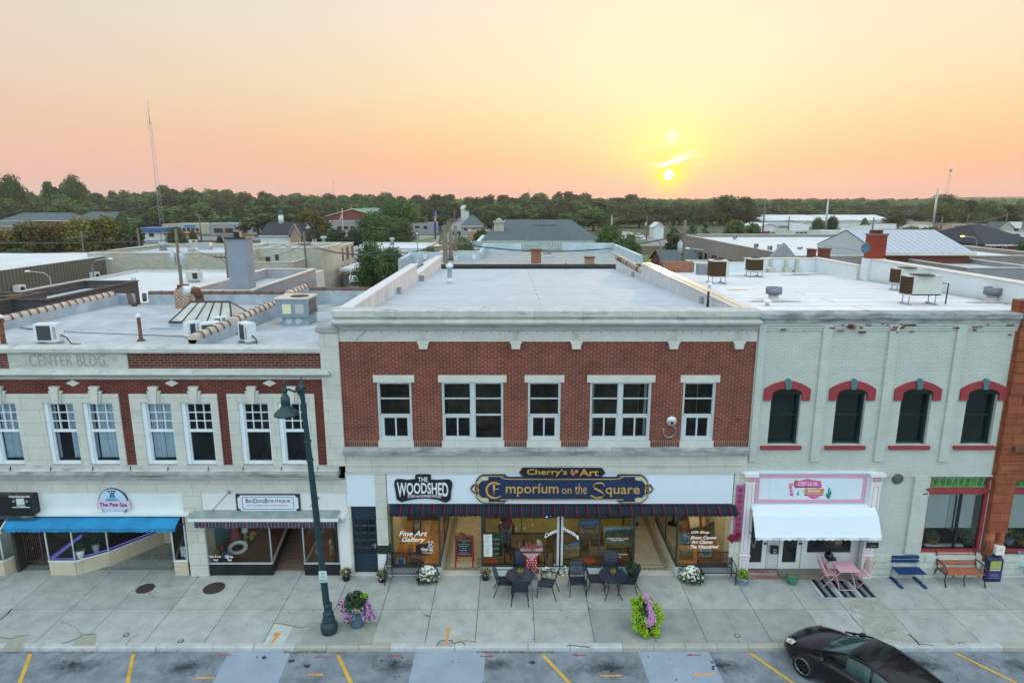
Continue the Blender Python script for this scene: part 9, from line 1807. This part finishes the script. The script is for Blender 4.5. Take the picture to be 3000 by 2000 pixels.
x0,z1=F(1270,619,200);x1,z0=F(1277,693,200);r=thing('tall_blue_sign','tall narrow blue sign tower beside the street','sign',(x0,200,0));g=MB();g.box(x0,x1+.2,200,200.6,z0+2,z1);g.build('board',M('royal_blue_panel',(.01,.05,.28),.5,.2,1),r);g=MB();g.box(x0+.1,x1,200.1,200.5,0,z0+2);g.build('post',m_black,r);g=MB();g.box(x0+.1,x1+.1,199.9,200,z0+5,z0+6.6);g.build('red_panel',M('salmon_panel',(.5,.2,.15),.5,.1),r)
# ================= roads, lawns, poles, trees, hills, haze
random.seed(77)
def sheet(name,pts,mat,z):
 g=MB();q=[(*G(a,b,z),z)for a,b in pts];ar=sum(q[i][0]*q[(i+1)%len(q)][1]-q[(i+1)%len(q)][0]*q[i][1]for i in range(len(q)));g.face(q if ar>0 else q[::-1]);struct(g.build(name,mat))
m_lot=M('parking_lot',(.17,.19,.21),.9,.15,.2,streak=((.10,.11,.12),.5,.58,.08,.08));m_lawn=M('lawn',(.10,.15,.045),.95,.3,.3);m_road8=M('pale_road',(.22,.22,.23),.9,.1,.1)
sheet('ground_apron',[(-900,900),(3900,900),(3300,735),(-300,735)],M('alley_asphalt',(.10,.11,.12),.9,.2,.5),-.2)
for nm,pts,mt,z in(('parking_lot',[(-300,790),(420,790),(560,712),(-200,712)],m_lot,-.15),('parking_lot',[(480,705),(760,705),(770,692),(470,692)],m_lot,-.1),('road',[(1290,722),(1395,722),(1355,640),(1340,625),(1335,640)],m_road8,-.1),('parking_lot',[(1185,715),(1285,706),(1290,690),(1190,688)],m_road8,-.12),('lawn',[(1130,742),(1250,716),(1280,694),(1268,694),(1180,712),(1110,722)],m_lawn,-.08),('road',[(1790,760),(2040,752),(1960,700),(1850,685),(1800,690)],m_road8,-.1),('lawn',[(1850,800),(2000,800),(1990,742),(1870,742)],m_lawn,-.05),('lawn',[(1850,712),(1905,712),(1900,704),(1850,700)],m_lawn,-.04),('parking_lot',[(2230,690),(3100,690),(3100,672),(2230,668)],m_lot,-.1),('lawn',[(2900,790),(3100,800),(3100,775),(2925,772)],m_lawn,-.05),('lawn',[(430,668),(620,668),(600,655),(430,655)],m_lawn,-.05),('parking_lot',[(2800,760),(3100,770),(3100,715),(2860,712)],m_lot,-.12)):
 sheet(nm,pts,mt,z)
# hills: rolling wooded skyline
def hills(name,Y,y0,amp,col,seed):
 rnd=random.Random(seed);ph=[rnd.uniform(0,6)for _ in range(9)];g=MB();n=420;top=[]
 for i in range(n+1):
  px_=-500+4000*i/n;x,z=F(px_,y0(px_)-amp*sum(sin(px_*(.004+.0035*k*k)+ph[k])/(k+1)for k in range(9)),Y);top.append((x,z+rnd.uniform(0,.8)))
 for i in range(n):
  a,b=top[i],top[i+1];g.idx([(a[0],Y-260,-2),(b[0],Y-260,-2),(b[0],Y,b[1]),(a[0],Y,a[1]),(a[0],Y+200,0),(b[0],Y+200,0)],[(0,1,2,3),(3,2,5,4)],0,True)
 struct(g.build(name,col))
m_wood=M('distant_woods',(.035,.07,.03),.95,.5,.02,col2=(.07,.12,.05))
def hy(p_):return 586-(0 if p_<2600 else min(9,(p_-2600)*.03))+(4 if 2150<p_<2600 else 0)
hills('far_hills',2600,hy,1.5,m_wood,4);hills('near_hills',1500,lambda p_:hy(p_)+7,2.2,m_wood,9)
# foliage prototypes
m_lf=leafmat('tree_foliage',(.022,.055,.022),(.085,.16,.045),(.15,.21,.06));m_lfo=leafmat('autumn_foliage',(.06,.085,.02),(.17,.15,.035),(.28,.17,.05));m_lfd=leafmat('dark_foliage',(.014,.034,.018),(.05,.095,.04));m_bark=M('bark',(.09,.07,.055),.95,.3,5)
def tree_proto(nleaf,mat,lumps=14,R0=4.6,H=11.,shape='round',leaf=.5,seed=0):
 rnd=random.Random(seed);r=thing('tree','x','tree',(0,0,0));g=MB();th=H*.30
 g.tube([(0,0,-.3),(.1,0,th),(.2,.1,H*.62)],[.32,.24,.1],7)
 for k in range(6):a=k*1.1+rnd.random();g.tube([(.1,0,th*rnd.uniform(.8,1.5)),(R0*.5*cos(a),R0*.5*sin(a),H*rnd.uniform(.5,.7))],[.14,.04],5)
 g.build('trunk',m_bark,r);g=MB();tones=[];L_=[]
 for k in range(lumps):
  if shape=='cone':t=rnd.random();a=rnd.uniform(0,6.3);rr=R0*(1-t)*.8;L_.append((rr*cos(a),rr*sin(a),H*(.12+.82*t),R0*.32*(1.1-t)+.3))
  else:
   a=rnd.uniform(0,6.3);t=rnd.uniform(-1,1);q=sqrt(1-t*t)*rnd.uniform(.45,.75);L_.append((R0*q*cos(a),R0*q*sin(a),H*.56+t*H*.31*rnd.uniform(.75,1.1),R0*rnd.uniform(.24,.46)))
 if shape!='cone':L_.append((0,0,H*.66,R0*.55))
 wt=[l[3]**2 for l in L_]
 for _ in range(nleaf):
  l=rnd.choices(L_,wt)[0];a=rnd.uniform(0,6.283);b=rnd.uniform(-1,1);q=l[3]*rnd.uniform(.55,1.3);s=sqrt(1-b*b)
  n=(s*cos(a),s*sin(a),b);p=(l[0]+q*n[0],l[1]+q*n[1],l[2]+q*n[2]*.85);sz=leaf*rnd.uniform(.5,1.25)
  d=[n[i]+rnd.uniform(-.9,.9)for i in range(3)];m=sqrt(sum(t*t for t in d))or 1;d=[t/m for t in d];u=(d[1],-d[0],0)if abs(d[2])<.9 else(1,0,0);m=sqrt(sum(t*t for t in u))or 1;u=[t/m for t in u]
  v=(d[1]*u[2]-d[2]*u[1],d[2]*u[0]-d[0]*u[2],d[0]*u[1]-d[1]*u[0]);w=rnd.uniform(.5,1)
  g.face([tuple(p[i]-sz*u[i]for i in range(3)),tuple(p[i]-sz*w*v[i]for i in range(3)),tuple(p[i]+sz*u[i]*.8 for i in range(3)),tuple(p[i]+sz*w*v[i]for i in range(3))]);tones.append(min(1,max(0,(hash((round(l[0],3),round(l[2],3)))%97)/97*.55+rnd.random()*.5)))
 set_tone(g.build('crown',mat,r),tones);return r
PR={'a':tree_proto(2600,m_lf,seed=1),'b':tree_proto(2600,m_lf,18,5.2,10.5,seed=2),'c':tree_proto(2400,m_lf,11,4.,12.5,seed=3),'d':tree_proto(2600,m_lfd,16,5.,11,seed=4),'e':tree_proto(2600,m_lf,9,4.4,10,seed=6),'o':tree_proto(3600,m_lfo,16,4.0,11,leaf=.36,seed=5),'n':tree_proto(9000,m_lf,24,4.8,10,leaf=.26,seed=8),'p':tree_proto(3000,m_lfd,34,3.6,13,'cone',.32,seed=9),'k':tree_proto(2200,m_lfd,30,1.7,5,'cone',.2,seed=10)}
PH={'a':11*.93,'b':10.5*.93,'c':12.5*.93,'d':11*.93,'e':9.3,'o':11*.93,'n':9.3,'p':12.6,'k':4.8};PWd={'a':9,'b':10,'c':8,'d':10,'e':8.6,'o':7.9,'n':9.4,'p':6.6,'k':3.2}
used=set()
def tree(kind,px_,pt,Y,wpx=None,lab='leafy green tree in the woods behind the town',grp='trees of the woods behind the town'):
 x,zt=F(px_,pt,Y);zt=max(zt,2.);sz=zt/PH[kind];sx=sz if not wpx else wpx/CF*(Y+CD)/PWd[kind]
 if kind not in used:used.add(kind);o=PR[kind];o.location=(x,Y,-.3);o.scale=(sx,sx,sz);o.rotation_euler.z=R(0,6.28);o['label']=lab;o['group']=grp
 else:dup(PR[kind],(x,Y,-.3),R(0,6.28),lab,grp,(sx,sx,sz))
# named trees nearer the square: kind, px, top py, Y, width px, label
for a in(('o',10,672,110,110,'reddish green street tree at the left edge'),('o',88,650,112,110,'second reddish green street tree from the left'),('o',160,655,114,100,'third reddish green street tree from the left'),('o',228,640,116,120,'tallest reddish green street tree left of the pole'),('o',300,637,118,110,'reddish green street tree right of the pole'),('b',375,662,120,90,'plain green tree at the right end of the street tree row'),('n',52,728,100,80,'low yellow green shrub tree beyond the metal hall'),('a',352,625,210,40,'dark narrow tree beside the brick institution'),('o',912,618,170,100,'round orange tinged tree left of the brick gymnasium'),('d',930,674,150,70,'left end of the dark clipped tree row'),('d',985,671,150,80,'middle of the dark clipped tree row'),('d',1042,673,150,70,'right end of the dark clipped tree row'),('n',1092,625,160,110,'large green tree at the left before the brick classroom wing'),('n',1158,588,172,130,'tallest dark green tree before the brick classroom wing'),('n',1182,650,160,80,'green tree leaning over the lawn'),('n',1078,714,62,110,'leafy tree behind the carport roof on the left'),('n',1150,730,60,110,'leafy tree behind the carport roof in the middle'),('n',1208,745,58,90,'leafy tree behind the carport roof next to the parapet'),('n',1262,732,60,80,'light green bush tree left of the utility poles'),('n',1360,700,74,90,'dark tree right of the utility poles'),('b',1410,674,100,60,'bushy tree before the library tower'),('n',1782,664,74,108,'dense dark green tree right of the library roof'),('n',1848,695,64,70,'smaller green tree in front of the side lawn'),('k',1715,708,72,30,'small pointed shrub before the library'),('p',1975,622,95,70,'spreading dark pine left of its twin'),('p',2030,615,98,60,'tall dark pine behind the utility pole'),('p',2070,634,96,70,'dark pine right of the utility pole'),('b',2155,648,150,72,'bright green round tree before the wood'),('b',2206,655,155,48,'small round tree beside the shed'),('n',2120,578,330,110,'large tree standing above the wood at left'),('n',2185,582,335,90,'large tree standing above the wood at right'),('n',2395,640,200,38,'slim tree before the warehouse'),('n',2440,636,205,44,'bushy tree before the warehouse'),('a',2535,640,230,26,'small wind bent tree at the warehouse end'),('o',2668,662,170,70,'yellow green bush at left behind the metal gable roof'),('o',2722,664,172,80,'yellow green bush at right behind the metal gable roof'),('b',2625,620,260,60,'green tree beside the warehouse end'),('n',2772,576,300,110,'big dark tree below the lattice tower'),('d',2838,590,310,70,'dark tree right of the big one'),('n',2892,594,290,80,'rounded tree with brown tinge on the right'),('d',2955,602,300,90,'dark broad tree near the right edge'),('n',2820,662,200,60,'bush cluster left on the far right street'),('n',2862,660,205,60,'bush cluster right on the far right street'),('k',2808,712,100,16,'cone shrub at left before the long white building'),('k',2834,709,100,18,'cone shrub in the middle before the long white building'),('k',2866,711,100,14,'cone shrub at right before the long white building'),('k',2888,715,100,10,'smallest cone shrub before the long white building'),('n',2995,716,60,60,'round dark tree at the right edge'),('n',20,523,330,80,'tall dark tree at the left end of the skyline'),('c',150,534,360,50,'thin open tree in the left skyline'),('n',208,523,360,60,'tall pointed tree in the left skyline'),('n',508,670,110,60,'reddish tinged small tree beside the far lot'),('n',565,678,110,30,'small green tree beside the far lot'),('d',640,692,112,30,'dark shrub tree below the grey shopfront'),('d',118,702,180,40,'low dark tree in the far lot')):
 tree(*a,grp='trees and shrubs in the town')
prof=[(-60,540),(20,532),(70,562),(110,560),(150,548),(200,535),(250,560),(330,566),(420,563),(480,548),(540,552),(600,548),(650,562),(700,560),(790,562),(830,566),(900,572),(1000,572),(1080,562),(1140,576),(1200,570),(1300,564),(1360,572),(1420,568),(1480,576),(1560,564),(1640,572),(1710,566),(1760,578),(1830,580),(1890,577),(1945,576),(1990,588),(2080,590),(2150,584),(2200,584),(2250,590),(2330,588),(2420,586),(2470,592),(2560,594),(2650,598),(2720,600),(2780,590),(2850,596),(2900,600),(2960,604),(3060,606)]
def pr(x):
 for(a,b),(c,d)in zip(prof[:-1],prof[1:]):
  if a<=x<=c:return b+(d-b)*(x-a)/(c-a)
 return 600
fl='abcde'
for Y,stp,off,jit,lo,hi in((600,46,1,8,-60,3070),(500,52,8,8,-60,3070),(420,58,17,9,-60,3070),(350,66,28,9,-60,2230),(290,78,44,9,-60,1900),(245,92,62,8,380,1260)):
 x=lo
 while x<hi:
  y=pr(min(max(x,-60),3059))+off+R(-jit,jit)*.6+(R(-6,5)if Y>560 else R(0,jit))
  if not(Y<400 and(1300<x<1400 or 600<x<650)):tree(random.choice(fl),x,y,Y+R(-25,25),R(52,92)*460/Y,lab='leafy tree in the woods, '+('left of the blue sign tower' if x<1270 else 'between the blue sign tower and the sun' if x<1965 else 'right of the setting sun'),grp='trees of the woods behind the town')
  x+=stp*R(.75,1.25)
# a carpet of canopy between the far trees (one mass)
g=MB();tn=[];rnd=random.Random(5)
for _ in range(15000):
 Y=rnd.uniform(660,1400);x=rnd.uniform(-.95,.95)*(Y+20);z=rnd.uniform(5,11)+2.5*sin(x*.05)*sin(Y*.06)+(Y-660)*.004;s=rnd.uniform(2,5);a=rnd.uniform(0,3)
 g.face([(x-s*cos(a),Y-s*sin(a),z-s*.6),(x+s*cos(a),Y+s*sin(a),z-s*.4),(x+s*.6*cos(a),Y+s*.6*sin(a),z+s*.6),(x-s*.5*cos(a),Y-s*.5*sin(a),z+s*.8)]);tn.append(rnd.random())
o=struct(g.build('distant_wood',m_lf),'stuff');set_tone(o,tn)
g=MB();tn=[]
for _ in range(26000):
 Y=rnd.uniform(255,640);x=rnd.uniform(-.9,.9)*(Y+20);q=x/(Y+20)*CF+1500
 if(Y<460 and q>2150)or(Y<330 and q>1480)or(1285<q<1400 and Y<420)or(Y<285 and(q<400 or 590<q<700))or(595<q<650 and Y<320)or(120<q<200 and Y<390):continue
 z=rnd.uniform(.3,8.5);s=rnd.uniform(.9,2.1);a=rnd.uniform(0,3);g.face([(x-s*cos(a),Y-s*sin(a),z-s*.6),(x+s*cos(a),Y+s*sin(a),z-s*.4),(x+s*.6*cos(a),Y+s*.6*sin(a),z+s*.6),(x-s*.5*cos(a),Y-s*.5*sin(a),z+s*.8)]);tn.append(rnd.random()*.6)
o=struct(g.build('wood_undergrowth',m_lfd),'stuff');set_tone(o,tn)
# utility poles and wires
m_pole=M('weathered_pole',(.15,.13,.10),.9,.25,3);m_wire=M('overhead_wire',(.05,.05,.055),.6,.1)
def pole(lab,px_,pb,pt,Y=None,r_=.14,arm=(),can=0,col=None):
 x,y=G(px_,pb,0)if Y is None else(0,Y);xt,zt=F(px_+(px_-1490)*(pt-pb)/9000*-0,pt,y);x=F(px_,(pt+pb)/2,y)[0]
 r=thing('utility_pole',lab,'utility pole',(x,y,0));g=MB();g.tube([(x,y,-.3),(x,y,zt)],[r_*1.2,r_*.8],8);g.build('pole',col or m_pole,r)
 for z,w in arm:g=MB();g.box(x-w,x+w,y-.08,y+.06,zt-z-.08,zt-z+.08);[g.tube([(x+w*q,y,zt-z+.08),(x+w*q,y,zt-z+.3)],.05,6)for q in(-.9,-.45,.45,.9)];g.tube([(x-w*.6,y,zt-z),(x,y,zt-z-.7)],.03,4);g.tube([(x+w*.6,y,zt-z),(x,y,zt-z-.7)],.03,4);g.build('crossarm',m_pole,r)
 for k in range(can):q=(-.45,.45,0)[k];g=MB();g.lathe(x+q,y-.2,[(.25,zt-3.4),(.28,zt-3.3),(.28,zt-2.3),(.1,zt-2.1)],12);g.build('transformer',m_galv,r)
 return x,y,zt
A={}
for k,a in{'p1':('wooden utility pole with two grey transformers behind the white flat roof',478,0,672,44,.17,(),2),'p2':('wooden utility pole with a crossarm between the white and cream roofs',625,0,668,50,.17,((3.1,1.3),)),'p3':('slim pole carrying tangled cables over the cream wing',867,0,679,66,.12,((1.6,.8),)),'p4':('thick weathered pole at the left of the cable cluster',1296,0,660,32,.22),'p5':('pole in the middle of the cable cluster with grey transformers',1313,0,672,35,.2,((1.2,1.0),),2),'p6':('dark pole at the right of the cable cluster',1328,0,662,38,.17,((1.5,1.2),)),'p7':('wooden pole with transformer before the stone hall',2026,0,645,48,.2,((1.4,1.2),),1),'p8':('leaning grey pole left of the white sign',362,0,668,90,.16),'p9':('pole with crossarms before the street trees',190,0,676,92,.15,((1.,1.1),)),'q1':('grey pole behind the tall street trees',413,665,600,None,.2),'q2':('pole at the foot of the left woods',195,628,592,None,.2),'q3':('pole beside the white far shop',587,705,637,None,.2,((1.4,1.6),)),'q4':('pole rising behind the long white shop',762,662,604,None,.25,(),1),'q5':('pole left of the pines by the side street',1895,703,632,None,.2,(),1),'q6':('tall pole beside the long warehouse',2238,690,588,None,.3,((1.,2.),)),'q7':('tall steel pole before the warehouse',2421,700,585,None,.35,(),0,m_galv),'q8':('tall steel pole with short arms on the far right',2740,672,553,None,.45,((3.,1.4),(6.,1.4)),0,m_galv),'q9':('pole with crossarm behind the brick chimney',2557,700,637,None,.25,((2.,2.2),)),'r1':('pole with crossarm among the right side bushes',2310,695,634,None,.25,((1.5,1.6),)),'r2':('pole right of the yellow green bushes',2757,700,632,None,.25,((3.,2.),)),'r3':('pole with crossarm at the far right',2948,672,624,None,.25,((1.,2.),)),'r4':('street pole at the end of the road',1332,655,617,None,.2),'r5':('pole left of the road by the workshop',1300,668,620,None,.2,((1.,1.2),)),'r6':('thin pole beside the far right canopy',2835,670,624,None,.2,((1.,1.8),))}.items():A[k]=pole(*a)
def wire(p,q,sag=1.,dz=(0,0),n=1,w=.02):
 g=MB()
 for j in range(n):
  o=(j-(n-1)/2)*.5;g.tube([(p[0]+(q[0]-p[0])*t/10,p[1]+(q[1]-p[1])*t/10+o,p[2]-dz[0]+(q[2]-dz[1]-p[2]+dz[0])*t/10-4*sag*(t/10)*(1-t/10))for t in range(11)],w,4)
 tag(g.build('overhead_wire',m_wire),'thin sagging overhead wire strung between utility poles behind the square','wire','overhead wires')
L0=(-90,60,9.5);R0_=(140,150,12)
for a in((L0,A['p1'],1,(0,1),3),(A['p1'],A['p2'],.5,(1,3.1),2),(A['p2'],A['p3'],.8,(3.1,1.6),2),(A['p3'],A['p5'],1.2,(1.6,1.2),3),(A['p6'],A['p7'],1.2,(1.5,1.4),3),(A['q3'],A['q4'],1.,(1.4,1),1,.05),((-180,150,22),A['q3'],1.5,(0,1.4),1,.05),(A['q4'],A['q5'],2.,(1,1),1,.04),(A['q5'],A['q6'],1.5,(1,1),1,.05),(A['q6'],A['q7'],2,(1,1),1,.06),(A['q7'],A['q8'],3,(1,3),2,.06),(A['q8'],(260,230,18),3,(3,0),2,.06),(A['q9'],A['r3'],2,(2,1),2,.04),(A['r1'],A['q9'],1.5,(1.5,2),2,.04),(A['p6'],(-1.0,27.5,7.9),.3,(3,0),2,.03),(A['p9'],A['p8'],.8,(1,1),2),((-150,140,14),A['q1'],2,(0,1),2,.045),(A['q1'],A['q3'],2,(1,1),2,.045),((-60,40,8.6),A['p1'],.8,(0,1.5),2),(A['q6'],A['q9'],1.5,(1.5,1),2,.04),(A['q9'],A['q8'],2,(1,2),2,.04),(A['r3'],(190,160,14),2,(0,0),2,.04),(A['r2'],A['r3'],1.5,(2,1),3,.04),(A['p7'],(30,140,12),1,(1,0),2),((-8,26,9.2),A['p3'],1,(0,1),2)):wire(*a)
g=MB();x,y,z=A['p5'];[g.tube([(x-.3*sin(k),y-.3,z-2-k*.1),(x-.9-.1*k,y-.3,z-3-k*.5),(x-.5,y-.3,z-5-k*.4)],.035,5)for k in range(5)];tag(g.build('cable_loops',m_black),'black cable loops hanging on the middle pole of the cluster','cable')
# street lights behind
for px_,pb,pt,Y,s,lab in((268,0,758,52,1,'cobra street light above the metal hall on the right'),(143,0,795,44,-1,'cobra street light above the metal hall on the left'),(945,0,744,70,-1,'street light before the cream corner building'),(1156,0,735,68,0,'slim dark lamp pole behind the carport'),(2865,0,692,70,-1,'street light with an orange glowing lamp at the far right'),(2075,0,728,46,-1,'cobra street light before the stone hall'),(1937,0,700,60,-1,'grey cobra street light beside the lawn'),(1222,0,684,100,0,'twin lamp post beside the flat white roof')):
 x,zt=F(px_,pt,Y);r=thing('street_light',lab,'street light',(x,Y,0));g=MB();g.tube([(x,Y,-.2),(x,Y,zt-.6),(x+s*.5,Y,zt-.15),(x+s*1.8,Y,zt)],[.09,.07,.05,.05],6);g.build('pole',m_galv,r);g=MB();a=x+s*2.1;g.ball((a,Y,zt),.28,8,sq=.4);g.build('lamp_head',M('lit_orange_head',(.8,.5,.1),.5,0,emit=(1,.55,.12,4))if 'orange' in lab else m_white,r)
# lattice towers
def tower(lab,px_,pt,Y,w,top=None,zb=0.):
 x,zt=F(px_,pt,Y);r=thing('lattice_tower',lab,'tower',(x,Y,0));g=MB();n=max(10,int(zt/2.2));k3=[(w*cos(a),w*sin(a))for a in(.5,2.6,4.7)]
 f=lambda t:1-.55*t
 for a,b in k3:g.tube([(x+a*f(0)*1.2,Y+b,-.3),(x+a*f(1),Y+b*f(1),zt*.86)],.03+w*.035,4)
 for i in range(n):
  z0,z1=zt*.86*i/n,zt*.86*(i+1)/n;t0,t1=f(i/n),f((i+1)/n)
  for j in range(3):p,q=k3[j],k3[(j+1)%3];g.tube([(x+p[0]*t0,Y+p[1]*t0,z0),(x+q[0]*t1,Y+q[1]*t1,z1)],.02+w*.012,4,cap=False)
 g.build('lattice',m_galv,r);g=MB();g.tube([(x,Y,zt*.84),(x,Y,zt)],.06+w*.05,5);g.tube([(x-.9*w,Y,zt*.93),(x-.9*w,Y,zt*.8),(x,Y,zt*.8)],.05,4)if not top else g.ball((x,Y,zt-1.5),1.0,10);g.build('antenna',m_galv,r)
x,z=F(434,500,185);tower('tall lattice radio tower rising over the left skyline',432,296,185,.75);tower('lattice tower with a round dish top on the right skyline',2786,492,420,1.7,top=1);tower('thin distant mast left of centre',975,516,700,.8);tower('thin distant mast right of the sun',2144,543,900,1.0);tower('distant mast cluster above the library roof',1552,549,520,.9);tower('thin faint mast between library and sun',1763,524,1400,.7)
def flag(lab,px_,pt,Y,cols_,pb=None):
 x,zt=F(px_,pt,Y);r=thing('flagpole',lab,'flagpole',(x,Y,0));g=MB();g.tube([(x,Y,-.2),(x,Y,zt)],.09,6);g.ball((x,Y,zt),.2,6);g.build('pole',m_cap8,r);g=MB();[g.face([(x-.1-.2*k,Y-.05*k,zt-1.2-.5*k),(x-.3-.2*k,Y-.05*k-.05,zt-1.7-.5*k),(x-.3-.2*k,Y-.1,zt-3.-.3*k),(x-.1-.2*k,Y-.1,zt-2.9-.3*k)],k%2)for k in range(5)];g.build('flag',cols_,r)
flag('white flagpole with a limp striped flag before the woods',1793,634,150,[M('flag_red',(.4,.05,.06),.7,.1),M('flag_blue',(.03,.06,.25),.7,.1)]);flag('white flagpole with a red flag before the brick gymnasium',1002,612,200,[M('flag_red',(.4,.05,.06)),m_white])
r_=MB();x,y=G(2950,770,0);[r_.box(x-6+k*2.2,x-4+k*2.2,y+k*.3,y+.1+k*.3,0,1.7)for k in range(9)];tag(r_.build('white_fence',m_white),'white panel fence at the far right beyond the roofs','fence')
x0,_=F(2004,728,68);g=MB();x,y=G(1990,745,0);g.box(x-11,x,y,y+.12,0,2.0);tag(g.build('board_fence',M('grey_brown_boards',(.16,.13,.11),.9,.2,3)),'brown board fence behind the side lawn','fence')
# evening haze: one closed box of thin air round camera and scene
g=MB();g.box(-3600,3600,-60,2860,-2.5,75);hz=g.build('haze',None);hz.data.materials.clear();mh=bpy.data.materials.new('haze_air');mh.use_nodes=True;t=mh.node_tree;t.nodes.clear();o_=t.nodes.new('ShaderNodeOutputMaterial');pv=t.nodes.new('ShaderNodeVolumePrincipled');pv.inputs['Color'].default_value=(.92,.84,.84,1);pv.inputs['Density'].default_value=.00015;pv.inputs['Anisotropy'].default_value=.35;t.links.new(pv.outputs[0],o_.inputs['Volume']);hz.data.materials.append(mh);struct(hz,'stuff')
